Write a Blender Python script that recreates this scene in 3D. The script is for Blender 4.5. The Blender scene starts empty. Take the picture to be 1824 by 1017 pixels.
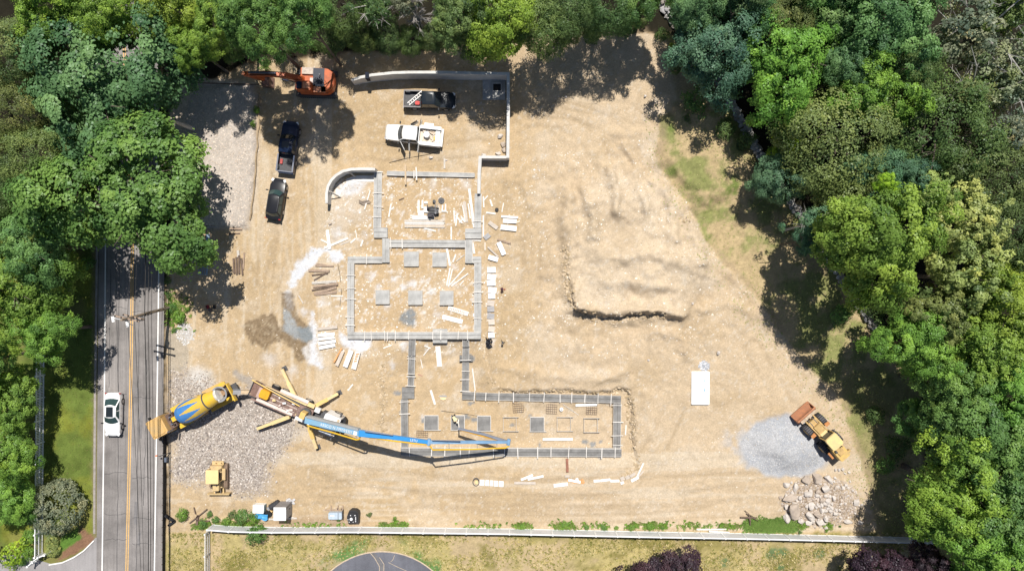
import bpy, math, random
import numpy as np
from mathutils import Vector, Matrix

sc = bpy.context.scene
COL = sc.collection
R = math.radians
S, H = 15.5, 82.0            # photograph pixels per metre on the ground, camera height in metres
CX, CY = 912.0, 508.5

# ------------------------------------------------------------------ camera, sky, sun
cam = bpy.data.cameras.new('camera')
cam.sensor_width = 36.0
cam.lens = 36.0 * H / (1824.0 / S)
cam.clip_start = 1.0
cam.clip_end = 3000.0
co = bpy.data.objects.new('camera', cam)
co.location = (0, 0, H)
COL.objects.link(co)
sc.camera = co

SUN = Vector((0.075, 0.475, 1.0)).normalized()     # towards the sun
world = bpy.data.worlds.new('World'); sc.world = world; world.use_nodes = True
wn = world.node_tree
sky = wn.nodes.new('ShaderNodeTexSky'); sky.sky_type = 'NISHITA'; sky.sun_disc = False
sky.sun_elevation = math.asin(SUN.z)
sky.sun_rotation = math.atan2(SUN.x, SUN.y)
bg = wn.nodes['Background']; bg.inputs['Strength'].default_value = 0.066
wn.links.new(sky.outputs[0], bg.inputs[0])
sl = bpy.data.lights.new('sun', 'SUN'); sl.energy = 5.0; sl.angle = R(0.5); sl.color = (1.0, 0.955, 0.88)
so = bpy.data.objects.new('sun', sl); COL.objects.link(so)
so.rotation_euler = SUN.to_track_quat('Z', 'Y').to_euler()
so.location = (10, 60, 120)
sc.view_settings.view_transform = 'Standard'; sc.view_settings.look = 'None'
sc.view_settings.exposure = 0.17; sc.view_settings.gamma = 1.0
sc.view_settings.use_curve_mapping = False
sc.cycles.max_bounces = 5; sc.cycles.diffuse_bounces = 2; sc.cycles.glossy_bounces = 2
sc.cycles.transmission_bounces = 2; sc.cycles.use_adaptive_sampling = True

# ------------------------------------------------------------------ helpers
random.seed(7); rng = np.random.default_rng(11)

def at(px, py, z=0.0):
    """metres of a point that the photograph shows at px, py when it stands z above the ground"""
    k = 1.0 - z / H
    return (px - CX) / S * k, (CY - py) / S * k

def tag(o, label=None, cat=None, group=None, kind=None):
    if label: o['label'] = label
    if cat: o['category'] = cat
    if group: o['group'] = group
    if kind: o['kind'] = kind
    return o

def empty(name, loc, rz=0.0, label=None, cat=None, group=None):
    o = bpy.data.objects.new(name, None); COL.objects.link(o)
    o.location = loc; o.rotation_euler = (0, 0, rz); o.empty_display_size = 0.3
    return tag(o, label, cat, group)

def copy_tree(o, parent=None):
    c = o.copy(); COL.objects.link(c)
    if parent: c.parent = parent
    for ch in list(o.children): copy_tree(ch, c)
    return c

_mats = {}
def mat(name, col, rough=0.75, var=0.12, scale=3.0, metal=0.0, spec=0.4, stain=None, bump=0.0, bscale=25.0):
    if name in _mats: return _mats[name]
    m = bpy.data.materials.new(name); m.use_nodes = True
    nt = m.node_tree; b = nt.nodes['Principled BSDF']
    tc = nt.nodes.new('ShaderNodeTexCoord')
    nz = nt.nodes.new('ShaderNodeTexNoise'); nz.inputs['Scale'].default_value = scale; nz.inputs['Detail'].default_value = 6; nz.inputs['Roughness'].default_value = 0.65
    nt.links.new(tc.outputs['Object'], nz.inputs['Vector'])
    cr = nt.nodes.new('ShaderNodeValToRGB')
    cr.color_ramp.elements[0].position = 0.32; cr.color_ramp.elements[1].position = 0.68
    lo = stain if stain else tuple(c * (1 - var) for c in col)
    hi = tuple(min(1, c * (1 + var)) for c in col)
    cr.color_ramp.elements[0].color = (*lo, 1); cr.color_ramp.elements[1].color = (*hi, 1)
    nt.links.new(nz.outputs['Fac'], cr.inputs['Fac']); nt.links.new(cr.outputs['Color'], b.inputs['Base Color'])
    b.inputs['Roughness'].default_value = rough; b.inputs['Metallic'].default_value = metal
    b.inputs['Specular IOR Level'].default_value = spec
    if bump:
        n2 = nt.nodes.new('ShaderNodeTexNoise'); n2.inputs['Scale'].default_value = bscale; n2.inputs['Detail'].default_value = 4
        nt.links.new(tc.outputs['Object'], n2.inputs['Vector'])
        bp = nt.nodes.new('ShaderNodeBump'); bp.inputs['Strength'].default_value = bump; bp.inputs['Distance'].default_value = 0.1
        nt.links.new(n2.outputs['Fac'], bp.inputs['Height']); nt.links.new(bp.outputs['Normal'], b.inputs['Normal'])
    _mats[name] = m
    return m

class MB:
    """collects shapes, then links them as one mesh object"""
    def __init__(s): s.v = []; s.f = []; s.m = []; s.cur = 0
    def add(s, vs, fs, M=None):
        n = len(s.v)
        s.v += [tuple(M @ Vector(p)) for p in vs] if M is not None else [tuple(p) for p in vs]
        s.f += [[n + i for i in f] for f in fs]; s.m += [s.cur] * len(fs)
        return s
    def box(s, c, d, M=None, rz=0.0, taper=1.0):
        x, y, z = d[0] / 2, d[1] / 2, d[2] / 2; t = taper
        vs = [(-x, -y, -z), (x, -y, -z), (x, y, -z), (-x, y, -z), (-x * t, -y * t, z), (x * t, -y * t, z), (x * t, y * t, z), (-x * t, y * t, z)]
        L = Matrix.Translation(c) @ Matrix.Rotation(rz, 4, 'Z')
        return s.add(vs, [(0, 3, 2, 1), (4, 5, 6, 7), (0, 1, 5, 4), (1, 2, 6, 5), (2, 3, 7, 6), (3, 0, 4, 7)], M @ L if M is not None else L)
    def prism(s, poly, z0, z1, M=None, inset=0.0):
        n = len(poly)
        cx = sum(p[0] for p in poly) / n; cy = sum(p[1] for p in poly) / n
        top = [(cx + (p[0] - cx) * (1 - inset), cy + (p[1] - cy) * (1 - inset)) for p in poly]
        vs = [(p[0], p[1], z0) for p in poly] + [(p[0], p[1], z1) for p in top]
        a = sum(poly[i][0] * poly[(i + 1) % n][1] - poly[(i + 1) % n][0] * poly[i][1] for i in range(n))
        fs = [list(range(n, 2 * n)), list(range(n - 1, -1, -1))] + [(i, (i + 1) % n, n + (i + 1) % n, n + i) for i in range(n)]
        if a < 0: fs = [f[::-1] for f in fs]
        return s.add(vs, fs, M)
    def side(s, prof, y0, y1, M=None):
        """extrude an xz profile along y"""
        L = Matrix(((1, 0, 0, 0), (0, 0, 1, 0), (0, 1, 0, 0), (0, 0, 0, 1)))
        return s.prism(prof, y0, y1, M @ L if M is not None else L)
    def tube(s, pts, r, n=8, M=None):
        pts = [Vector(p) for p in pts]; k = len(pts)
        rs = r if isinstance(r, (list, tuple)) else [r] * k
        vs, fs = [], []
        for i, p in enumerate(pts):
            d = (pts[min(i + 1, k - 1)] - pts[max(i - 1, 0)]).normalized()
            u = d.cross(Vector((0, 0, 1)))
            u = Vector((1, 0, 0)) if u.length < 1e-3 else u.normalized()
            w = u.cross(d)
            for j in range(n):
                a = 2 * math.pi * j / n
                vs.append(p + (u * math.cos(a) + w * math.sin(a)) * rs[i])
        for i in range(k - 1):
            for j in range(n):
                fs.append((i * n + j, i * n + (j + 1) % n, (i + 1) * n + (j + 1) % n, (i + 1) * n + j))
        fs.append(list(range(n - 1, -1, -1))); fs.append([(k - 1) * n + j for j in range(n)])
        return s.add(vs, fs, M)
    def lathe(s, prof, M=None, n=16):
        """prof: (radius, z)"""
        vs, fs = [], []
        for r, z in prof:
            for j in range(n):
                a = 2 * math.pi * j / n; vs.append((r * math.cos(a), r * math.sin(a), z))
        for i in range(len(prof) - 1):
            for j in range(n):
                fs.append((i * n + j, i * n + (j + 1) % n, (i + 1) * n + (j + 1) % n, (i + 1) * n + j))
        fs.append(list(range(n - 1, -1, -1))); fs.append([(len(prof) - 1) * n + j for j in range(n)])
        return s.add(vs, fs, M)
    def loft(s, rings, M=None, cap=True):
        n = len(rings[0]); vs = [p for r in rings for p in r]; fs = []
        for i in range(len(rings) - 1):
            for j in range(n):
                fs.append((i * n + j, i * n + (j + 1) % n, (i + 1) * n + (j + 1) % n, (i + 1) * n + j))
        if cap:
            fs.append(list(range(n - 1, -1, -1))); fs.append([(len(rings) - 1) * n + j for j in range(n)])
        return s.add(vs, fs, M)
    def sheet(s, pts, M=None): return s.add(pts, [list(range(len(pts)))], M)
    def build(s, name, mats, parent=None, loc=None, smooth=False, label=None):
        me = bpy.data.meshes.new(name); me.from_pydata([tuple(p) for p in s.v], [], s.f)
        for m in (mats if isinstance(mats, (list, tuple)) else [mats]): me.materials.append(m)
        if len(me.materials) > 1: me.polygons.foreach_set('material_index', s.m)
        if smooth: me.polygons.foreach_set('use_smooth', [True] * len(me.polygons)); me.set_sharp_from_angle(angle=R(40))
        me.update()
        o = bpy.data.objects.new(name, me); COL.objects.link(o)
        if parent is not None: o.parent = parent
        if loc is not None: o.location = loc
        if label: o['label'] = label
        return o

def rot(ax, deg): return Matrix.Rotation(R(deg), 4, ax)
def tr(x, y, z): return Matrix.Translation((x, y, z))
def rrect(w, h, r, n=4, cx=0.0, cy=0.0):
    out = []
    for sx, sy, a0 in ((1, 1, 0), (-1, 1, 90), (-1, -1, 180), (1, -1, 270)):
        for i in range(n + 1):
            a = R(a0 + 90 * i / n)
            out.append((cx + sx * (w / 2 - r) + r * math.cos(a), cy + sy * (h / 2 - r) + r * math.sin(a)))
    return out

# ------------------------------------------------------------------ terrain fields (numpy)
def vnoise(x, y, seed):
    r = np.random.default_rng(seed); T = r.random((256, 256))
    xi = np.floor(x).astype(int); yi = np.floor(y).astype(int); fx = x - xi; fy = y - yi
    fx = fx * fx * (3 - 2 * fx); fy = fy * fy * (3 - 2 * fy)
    a = T[xi & 255, yi & 255]; b = T[(xi + 1) & 255, yi & 255]; c = T[xi & 255, (yi + 1) & 255]; d = T[(xi + 1) & 255, (yi + 1) & 255]
    return (a * (1 - fx) + b * fx) * (1 - fy) + (c * (1 - fx) + d * fx) * fy
def fbm(x, y, seed, oct=4, gain=0.5):
    t = np.zeros_like(x); amp = 1.0; tot = 0
    for o in range(oct):
        t += amp * vnoise(x * 2 ** o + 13.7 * o, y * 2 ** o + 7.1 * o, seed + o); tot += amp; amp *= gain
    return t / tot
def ss(a, b, x):
    t = np.clip((x - a) / (b - a), 0, 1); return t * t * (3 - 2 * t)
def sdf(poly, x, y):
    """signed distance in photograph pixels, positive inside"""
    d = np.full(x.shape, 1e9); ins = np.zeros(x.shape, bool); n = len(poly)
    for i in range(n):
        ax, ay = poly[i]; bx, by = poly[(i + 1) % n]
        ex, ey = bx - ax, by - ay; L = ex * ex + ey * ey + 1e-9
        t = np.clip(((x - ax) * ex + (y - ay) * ey) / L, 0, 1)
        d = np.minimum(d, np.hypot(x - ax - t * ex, y - ay - t * ey))
        c = ((ay > y) != (by > y)) & (x < (bx - ax) * (y - ay) / (by - ay + 1e-12) + ax)
        ins ^= c
    return np.where(ins, d, -d)
def ldist(line, x, y):
    d = np.full(x.shape, 1e9)
    for (ax, ay), (bx, by) in zip(line[:-1], line[1:]):
        ex, ey = bx - ax, by - ay; L = ex * ex + ey * ey + 1e-9
        t = np.clip(((x - ax) * ex + (y - ay) * ey) / L, 0, 1)
        d = np.minimum(d, np.hypot(x - ax - t * ex, y - ay - t * ey))
    return d

STEP = 0.2
def axis(lo, hi):
    core = np.arange(lo, hi + 1e-6, STEP)
    out = []; s = 0.6; p = hi
    while p < 900: p += s; s *= 1.35; out.append(p)
    out2 = []; s = 0.6; p = lo
    while p > -900: p -= s; s *= 1.35; out2.append(p)
    return np.concatenate([np.array(out2[::-1]), core, np.array(out)])
gx = axis(-62, 62); gy = axis(-36, 36)
GX, GY = np.meshgrid(gx, gy, indexing='ij')
PX = CX + GX * S; PY = CY - GY * S
# pixel coordinates with a slightly wandering edge, for everything that has an uneven border
wob = 9.0
WX = PX + wob * (fbm(GX * .55, GY * .55, 31, 5, .6) - .5) * 2; WY = PY + wob * (fbm(GX * .55, GY * .55, 57, 5, .6) - .5) * 2
FX = PX + 5 * (fbm(GX * 1.6, GY * 1.6, 71, 4, .65) - .5) * 2; FY = PY + 5 * (fbm(GX * 1.6, GY * 1.6, 77, 4, .65) - .5) * 2

SITE = [(296, 1200), (296, 440), (345, 150), (450, 112), (620, 92), (900, 80), (1040, 56), (1150, 58), (1190, 70), (1205, 180), (1175, 212), (1165, 285),
        (1225, 360), (1245, 400), (1280, 465), (1340, 520), (1390, 590), (1440, 650), (1490, 700), (1520, 790), (1545, 850), (1560, 945), (1560, 1200)]
WALL_LINE = [(1178, 8), (1205, 50), (1240, 90), (1275, 140), (1310, 200), (1338, 250), (1362, 295), (1395, 345), (1440, 405), (1480, 470), (1525, 540), (1570, 600)]
VERGE = [(1190, 60), (1240, 90), (1310, 200), (1362, 295), (1440, 405), (1480, 470), (1570, 600), (1640, 700), (1650, 955), (1530, 955), (1500, 790), (1460, 740), (1360, 620), (1240, 470), (1190, 380), (1130, 290), (1150, 190), (1150, 70)]
PIT = [(690, 650), (760, 600), (866, 600), (866, 660), (885, 690), (930, 696), (1000, 693), (1060, 698), (1090, 694), (1118, 690), (1128, 730), (1131, 790), (1137, 835), (1100, 850), (900, 830), (700, 818), (682, 780), (683, 700)]
MOUND = [(1010, 500), (1022, 552), (1062, 562), (1108, 566), (1150, 558), (1172, 560), (1214, 572), (1240, 540), (1290, 500), (1265, 420), (1225, 370), (1180, 320), (1120, 300), (1050, 320), (1018, 360), (1008, 430)]
PAD = [(300, 130), (455, 150), (462, 190), (458, 300), (450, 370), (446, 408), (380, 410), (335, 402), (300, 330)]

hz = np.zeros_like(GX)
sP = sdf(PIT, FX, FY)
steep_ = ss(880, 900, PX) * ss(720, 700, PY) + ss(1105, 1115, PX)
steep_ = np.clip(steep_, 0, 1)
hz -= .75 * (steep_ * ss(-1, 5, sP) + (1 - steep_) * ss(-15, 40, sP)) * ss(835, 790, PY)
sM = sdf(MOUND, FX, FY)
edge = ss(480, 540, PY) * ss(1250, 1190, PX)           # steep towards the south, gentle elsewhere
hz += 1.25 * (edge * ss(-1, 7, sM) + (1 - edge) * ss(-10, 60, sM)) * (.55 + .45 * ss(330, 520, PY))
rid = np.abs(fbm(GX * .16, GY * .16, 91, 4, .55) - .5) * 2
mm = ss(870, 1010, PX) * ss(1400, 1250, PX) * ss(200, 320, PY) * ss(700, 600, PY)
hz += mm * (.6 * (1 - rid) + .16 * fbm(GX * .7, GY * .7, 95, 3) - .4)
hz += ss(0, 26, sdf([(1170, 205), (1200, 180), (1290, 190), (1360, 300), (1350, 345), (1240, 380), (1165, 290)], FX, FY)) * .7
hz += .45 * ss(-2, 9, sdf(PAD, FX, FY))
cone = np.hypot((PX - 1405) / 80, (PY - 795) / 52)
cone = cone + .34 * (fbm(GX * .45, GY * .45, 15, 3, .6) - .5)
hz += (.95 + .5 * (fbm(GX * .5, GY * .5, 17, 3) - .5)) * ss(1.0, .05, cone)
QX = PX + 11 * (fbm(GX * .7, GY * .7, 401, 4, .6) - .5) * 2; QY = PY + 11 * (fbm(GX * .7, GY * .7, 407, 4, .6) - .5) * 2
RIDGES = [([(1014, 345), (1012, 420), (1014, 500), (1028, 548)], 1.0, 13), ([(1028, 548), (1064, 556), (1110, 556), (1170, 552), (1216, 566)], .75, 12), ([(1040, 335), (1052, 370), (1060, 420)], .75, 9), ([(1085, 308), (1097, 340), (1102, 385)], .9, 9),
          ([(1125, 305), (1140, 335), (1150, 380)], .65, 9), ([(1180, 340), (1195, 390), (1200, 430)], .75, 10), ([(1205, 365), (1232, 420), (1248, 470)], .7, 10), ([(1060, 450), (1100, 460), (1160, 455), (1225, 470)], .6, 12), ([(1080, 500), (1150, 505), (1205, 522)], .45, 12),
          ([(1160, 590), (1215, 600), (1224, 640)], .5, 8), ([(1290, 480), (1330, 520), (1370, 580)], .35, 12), ([(1110, 255), (1135, 295), (1165, 330)], .5, 7), ([(1070, 395), (1110, 412)], -.7, 22), ([(1120, 525), (1185, 532)], -.5, 14), ([(1000, 600), (1080, 590), (1160, 585)], -.3, 14), ([(1230, 560), (1290, 540), (1340, 560)], .35, 9), ([(905, 320), (935, 300), (940, 360)], .4, 10), ([(890, 655), (960, 668), (1060, 672), (1115, 668)], .35, 10), ([(1150, 700), (1160, 760), (1175, 820)], .25, 9), ([(1095, 235), (1150, 240)], .3, 7)]
for ln, hh, ww in RIDGES:
    hz += .78 * hh * np.exp(-(ldist(ln, QX, QY) / ww) ** 2) * (.45 + 1.1 * fbm(GX * .45, GY * .45, int(ln[0][0]), 3))
rill = np.abs(fbm(GX * .55 + .25 * GY, GY * .30, 421, 4, .6) - .5) * 2
hz += mm * .14 * (1 - ss(0, .22, rill)) * -1
rub = ss(1.05, .3, np.hypot((PX - 1460) / 85, (PY - 890) / 50)); hz += .55 * rub
sS = sdf(SITE, WX, WY)
site = ss(-4, 6, sS)
rough = fbm(GX * 1.3, GY * 1.3, 5, 4, .6) - .5
hz += site * (.11 * rough + .5 * (fbm(GX * .12, GY * .12, 8, 3) - .5))
# wheel tracks
tr_h = np.zeros_like(GX); tr_c = np.zeros_like(GX)
def track(line, wpx=3.2, gap=28, depth=.05):
    global tr_h, tr_c
    d = ldist(line, FX * .4 + PX * .6, FY * .4 + PY * .6)
    q = np.exp(-((d - gap / 2) / wpx) ** 2)
    tread = .7 + .3 * np.sin(PX * 1.3 + PY * 1.1)
    tr_h -= depth * q * tread * 1.6; tr_c = np.maximum(tr_c, q)
arc = lambda cx, cy, r, a0, a1, n=14: [(cx + r * math.cos(R(a0 + (a1 - a0) * i / n)), cy + r * math.sin(R(a0 + (a1 - a0) * i / n))) for i in range(n + 1)]
track(arc(960, 330, 120, -100, -20)); track(arc(985, 360, 165, -95, -30)); track([(470, 500), (480, 420), (470, 300), (500, 200), (560, 170)])
track([(640, 270), (760, 275), (860, 262)]); track([(430, 900), (620, 880), (900, 905), (1200, 900), (1400, 860), (1420, 760), (1340, 620)])
track([(500, 660), (470, 560), (500, 440), (540, 380)]); track([(1240, 640), (1180, 780), (1120, 860), (900, 885), (640, 850), (480, 800)], gap=34)
track([(940, 200), (1010, 150), (1080, 130)]); track([(950, 420), (940, 560), (930, 660)], gap=30); track([(1180, 250), (1120, 200), (1010, 180)])
for k in range(16):
    x0, y0 = 880 + 560 * ((k * 37) % 17) / 17, 130 + 720 * ((k * 23) % 19) / 19; a0 = (k * 67) % 360
    track(arc(x0, y0, 60 + (k * 29) % 110, a0, a0 + 60 + (k * 13) % 50), wpx=2.4, depth=.035)
for yy_ in (838, 868, 893, 915): track([(560, yy_ + 6), (820, yy_ + 3), (1100, yy_), (1380, yy_ - 12)], wpx=2.8, depth=.03)
tr_h *= site; hz += tr_h
# dragged-earth ripples
hz += site * .03 * np.sin((PX * .35 + PY * .9) * .22 + 9 * fbm(GX * .3, GY * .3, 44, 2)) * ss(.5, .65, fbm(GX * .1, GY * .1, 45, 2))
# cracks along the cut edges
CRACKS = [[(684, 655), (682, 690), (685, 720), (681, 750), (683, 775)], [(1120, 692), (1126, 730), (1131, 765), (1130, 790), (1136, 832)],
          [(866, 600), (868, 640), (872, 660), (880, 685)], [(1010, 440), (1009, 480), (1015, 520), (1024, 553)], [(1020, 548), (1062, 566), (1110, 564), (1180, 560)], [(1215, 390), (1250, 382), (1282, 378)], [(1150, 640), (1190, 600), (1240, 620)], [(640, 600), (700, 690), (760, 690)]]
crk = np.zeros_like(GX)
for i, c in enumerate(CRACKS[:6]):
    q = np.exp(-(ldist(c, FX, FY) / 1.8) ** 2) * (.35 + .65 * ss(.3, .6, fbm(GX * .8, GY * .8, 60 + i, 2)))
    crk = np.maximum(crk, q)
hz -= .22 * crk
for c in CRACKS[6:]: hz -= .05 * np.exp(-(ldist(c, FX, FY) / 2.5) ** 2)
# flat under the road, walls and fences
hz *= ss(296, 312, PX)
hz += (1 - site) * ss(300, 330, PX) * .12 * (fbm(GX * .8, GY * .8, 18, 3) - .5) * ss(-12, -40, sS)
hz *= ss(140, 152, np.hypot(PX - 680, PY - 1118))
core_w = (np.abs(GX) < 62) & (np.abs(GY) < 36)
hz *= np.where(core_w, 1, 0)
HZ = hz
def zat(x, y):
    i = np.clip(np.searchsorted(gx, x) - 1, 0, len(gx) - 2); j = np.clip(np.searchsorted(gy, y) - 1, 0, len(gy) - 2)
    u = (x - gx[i]) / (gx[i + 1] - gx[i]); v = (y - gy[j]) / (gy[j + 1] - gy[j])
    return float((HZ[i, j] * (1 - u) + HZ[i + 1, j] * u) * (1 - v) + (HZ[i, j + 1] * (1 - u) + HZ[i + 1, j + 1] * u) * v)
def on(px, py, dz=0.0):
    x, y = at(px, py, 0); return (x, y, zat(x, y) + dz)

# ------------------------------------------------------------------ ground colours (what each place is made of, plus shade painted into cracks and the hollow)
C3 = lambda r, g, b: np.array([r, g, b])
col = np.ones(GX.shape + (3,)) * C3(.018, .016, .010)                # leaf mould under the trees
n1 = fbm(GX * .25, GY * .25, 101, 4, .6)[..., None]; n2 = fbm(GX * 1.1, GY * 1.1, 111, 4, .6)[..., None]; n3 = fbm(GX * 3.2, GY * 3.2, 121, 3, .7)[..., None]
lay_w = np.zeros(GX.shape)
def lay(c, w):
    global col
    w = np.clip(w, 0, 1)
    if w.ndim == 2: w = w[..., None]
    col = col * (1 - w) + c * w
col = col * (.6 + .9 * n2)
grass = C3(.085, .115, .025) * (.55 + .9 * n2) + C3(.05, .035, .0) * ss(.45, .7, n1)
# lawn on the far side of the road, field beyond the white fence, verge by the stone wall
lawn_w = ss(176, 170, PX) * ss(380, 440, FY)
lay(grass * 1.3, lawn_w)
lay(C3(.22, .19, .075), lawn_w * ss(.5, .72, fbm(GX * .3, GY * .3, 131, 4)) * .6)
lay(C3(.20, .17, .10), ss(160, 170, FX) * ss(176, 172, PX) * ss(400, 440, PY) * .8)
dry = C3(.36, .30, .135) * (.7 + .6 * n3) * (.75 + .5 * n1)
olive = C3(.19, .165, .05) * (.65 + .7 * n2)
field_w = ss(938, 946, FY) * ss(292, 297, PX)
lay(dry, field_w)
lay(olive, field_w * np.maximum(ss(.53, .66, fbm(GX * .22, GY * .34, 141, 5, .6)) * .8, ss(978, 950, FY) * ss(420, 470, PX) * .75))
lay(C3(.44, .34, .21) * (.8 + .4 * n3), field_w * ss(.47, .62, fbm(GX * .35 + 9, GY * .35, 151, 5, .62)) * .8)
lay(C3(.12, .21, .065) * (.7 + .6 * n3[..., 0][..., None]), field_w * ss(166, 154, np.hypot(PX - 680, PY - 1118) + 10 * (n2[..., 0] - .5)) * ss(.38, .55, fbm(GX * .4, GY * .4, 161, 3)))
for gxp, gyp, gr in ((1375, 985, 12), (1395, 983, 8), (1390, 1010, 7), (1460, 985, 9), (1290, 1000, 8)):
    lay(C3(.10, .16, .07), ss(gr + 3, gr - 3, np.hypot(FX - gxp, FY - gyp)) * field_w * .9)
vs_ = sdf(VERGE, WX, WY); verge_w = ss(-3, 5, vs_)
tan = C3(.42, .325, .185) * (.75 + .5 * n3)
lay(tan, verge_w)
lay(C3(.16, .20, .055) * (.65 + .7 * n3), verge_w * np.maximum(ss(.45, .64, fbm(GX * .38, GY * .38, 171, 5, .66)) * .75, ss(18, 4, np.hypot(FX - 1195, FY - 305)) + ss(14, 3, np.hypot(FX - 1193, FY - 232)) + ss(30, 10, np.hypot(FX - 1300, FY - 335)) * ss(.42, .6, n2[..., 0])))
lay(C3(.19, .19, .075) * (.7 + .6 * n3), verge_w * ss(600, 680, FY) * ss(.35, .6, n1[..., 0]) * .75)
lay(C3(.19, .13, .085) * (.6 + .8 * n3), ss(-14, 2, vs_) * ss(12, 0, sS) * ss(0, 8, ldist(WALL_LINE, PX, PY)) * 0)
# bare earth of the site
d0 = C3(.51, .362, .205)
lay(d0 * (.90 + .20 * n2), site * ss(952, 940, FY))
bare = site * ss(950, 940, FY)
lay(C3(.575, .43, .275) * (.88 + .22 * n3), bare * ss(900, 1010, PX + 60 * (n1[..., 0] - .5)) * .8)
lay(C3(.52, .355, .19) * (.88 + .22 * n3), bare * ss(620, 680, PX) * ss(860, 840, PX) * ss(300, 330, PY) * ss(620, 590, PY) * .5)
lay(C3(.42, .29, .15) * (.9 + .2 * n3), bare * ss(.56, .72, fbm(GX * .2, GY * .2, 181, 5, .6)) * .34)
lay(C3(.62, .50, .36), bare * ss(.54, .68, fbm(GX * .3, GY * .3, 191, 5, .65)) * .38)
lay(C3(.40, .285, .165), bare * tr_c * ss(.3, .6, fbm(GX * .25, GY * .25, 433, 3)) * .6)
lay(C3(.36, .26, .16), bare * crk * .5)  # groove shade painted into the soil colour along cracks and bank edges
lay(C3(.36, .25, .145), bare * ss(.55, .75, fbm(GX * .5, GY * .5, 195, 4)) * mm * .22)
lay(C3(.62, .49, .34) * (.92 + .16 * n3), bare * ss(-6, 22, sdf(MOUND, QX, QY)) * .45); lay(C3(.42, .31, .19), bare * np.exp(-(ldist([(1050, 415), (1085, 400), (1110, 415)], QX, QY) / 24) ** 2) * .4)  # second layer paints the hollow's brown shading into the soil colour
st1 = fbm(PX * .006, PY * .11, 441, 4, .65) * ss(800, 850, PY) + fbm(PX * .10, PY * .007, 443, 4, .65) * ss(600, 540, PX) * ss(800, 700, PY)
lay(C3(.41, .30, .18), bare * ss(.5, .62, st1) * .28); lay(C3(.61, .50, .36), bare * ss(.42, .32, st1) * (st1 > .02) * .45)
st2 = fbm((PX * .8 + PY * .6) * .012, (PY * .8 - PX * .6) * .09, 447, 4, .65)
lay(C3(.43, .32, .20), bare * ss(.54, .66, st2) * ss(880, 960, PX) * .25)
lay(C3(.37, .28, .185) * (.8 + .4 * n3), ss(2, -5, sS) * ss(-16, -5, sS) * ss(1000, 1100, PX) * ss(.35, .6, n1[..., 0]) * .7)
fine = ss(.60, .78, fbm(GX * 2.6, GY * 2.6, 201, 3, .8))
lay(C3(.64, .55, .43), bare * fine * .45)
# whitish spilled cement and dust
def blot(pts, w, c, r=0.0, soft=3.0, jag=1):
    q = ss(-soft, soft, sdf(pts, PX * (1 - jag) + FX * jag, PY * (1 - jag) + FY * jag)) if len(pts) > 2 else ss(r + soft, r - soft, ldist(pts, FX, FY))
    lay(np.array(c) * (.9 + .2 * n3), q * w * (.45 + 1.1 * n3[..., 0]))
def pathblot(line, r, w, c, soft=2.5): lay(np.array(c) * (.9 + .2 * n3), ss(r + soft * 1.6, r - soft * 1.4, ldist(line, FX * 1.5 - PX * .5, FY * 1.5 - PY * .5)) * w * (.45 + 1.1 * n3[..., 0]))
white = (.66, .64, .62); whit2 = (.60, .54, .47); wet = (.20, .135, .075); slur = (.33, .325, .30)
pathblot([(563, 450), (545, 470), (527, 492)], 9, .95, white); pathblot([(560, 450), (585, 446), (600, 460)], 4, .9, white)
blot([(587, 447), (606, 446), (614, 456), (608, 464), (596, 468), (588, 458)], 1, white, soft=2)
pathblot([(570, 452), (552, 470)], 4, .8, white); pathblot([(512, 525), (518, 545)], 7, .95, (.7, .7, .69))
blot([(432, 590), (440, 572), (470, 562), (490, 560), (500, 585), (505, 600), (488, 610), (470, 622), (450, 612)], .85, wet, jag=1.4)
lay(C3(.42, .32, .2), ss(-3, 3, sdf([(432, 590), (440, 572), (470, 562), (490, 560), (500, 585), (505, 600), (488, 610), (470, 622), (450, 612)], FX, FY)) * fine * .8)
blot([(500, 518), (522, 522), (530, 560), (560, 600), (550, 640), (530, 645), (520, 620), (500, 600), (502, 560)], .8, wet)
blot([(504, 545), (518, 560), (530, 580), (555, 590), (556, 604), (540, 608), (520, 600), (505, 590)], .95, slur); blot([(532, 585), (556, 580), (560, 598), (545, 608), (530, 600)], .8, (.22, .235, .23))
blot([(536, 620), (560, 600), (575, 640), (570, 652), (548, 650)], .8, whit2); pathblot([(556, 560), (562, 600), (556, 640), (572, 652)], 5, .8, white)
blot([(606, 590), (625, 603), (662, 603), (658, 620), (640, 628), (620, 622), (606, 608)], .95, white, soft=4)
pathblot([(535, 470), (520, 505)], 8, .9, white)
blot([(604, 330), (640, 318), (655, 325), (640, 345), (618, 352), (606, 345)], .75, white, soft=6)
blot([(600, 340), (650, 335), (660, 400), (590, 410)], .25, whit2, soft=8)
blot([(718, 555), (734, 550), (742, 562), (736, 582), (722, 578), (710, 570)], 1, (.24, .24, .225))
for a, b, w_, p in ((662, 492, .6, 12), (700, 498, .65, 9), (752, 500, .5, 8), (766, 520, .6, 9), (690, 545, .5, 10), (780, 560, .4, 10), (842, 535, .5, 7), (720, 510, .6, 8), (810, 475, .4, 8), (675, 512, .7, 9), (735, 505, .7, 10), (720, 615, .55, 14), (700, 650, .5, 10), (575, 540, .4, 14), (540, 555, .5, 12), (600, 420, .4, 18), (480, 640, .35, 22), (350, 670, .45, 26), (520, 660, .4, 16), (770, 330, .3, 14), (830, 330, .35, 18), (800, 338, .35, 10), (750, 745, .5, 8), (650, 420, .3, 12)):
    lay(np.array(white) * (.85 + .3 * n3), ss(p, 2, np.hypot(FX * 1.6 - PX * .6 - a, FY * 1.6 - PY * .6 - b)) * w_)
house = bare * ss(-4, 10, sdf([(590, 310), (855, 310), (860, 470), (900, 470), (890, 620), (740, 640), (560, 640), (560, 470)], FX, FY))
lay(C3(.78, .74, .68), house * ss(.60, .70, fbm(GX * 1.9, GY * 1.9, 211, 4, .75)) * .5)
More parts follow.
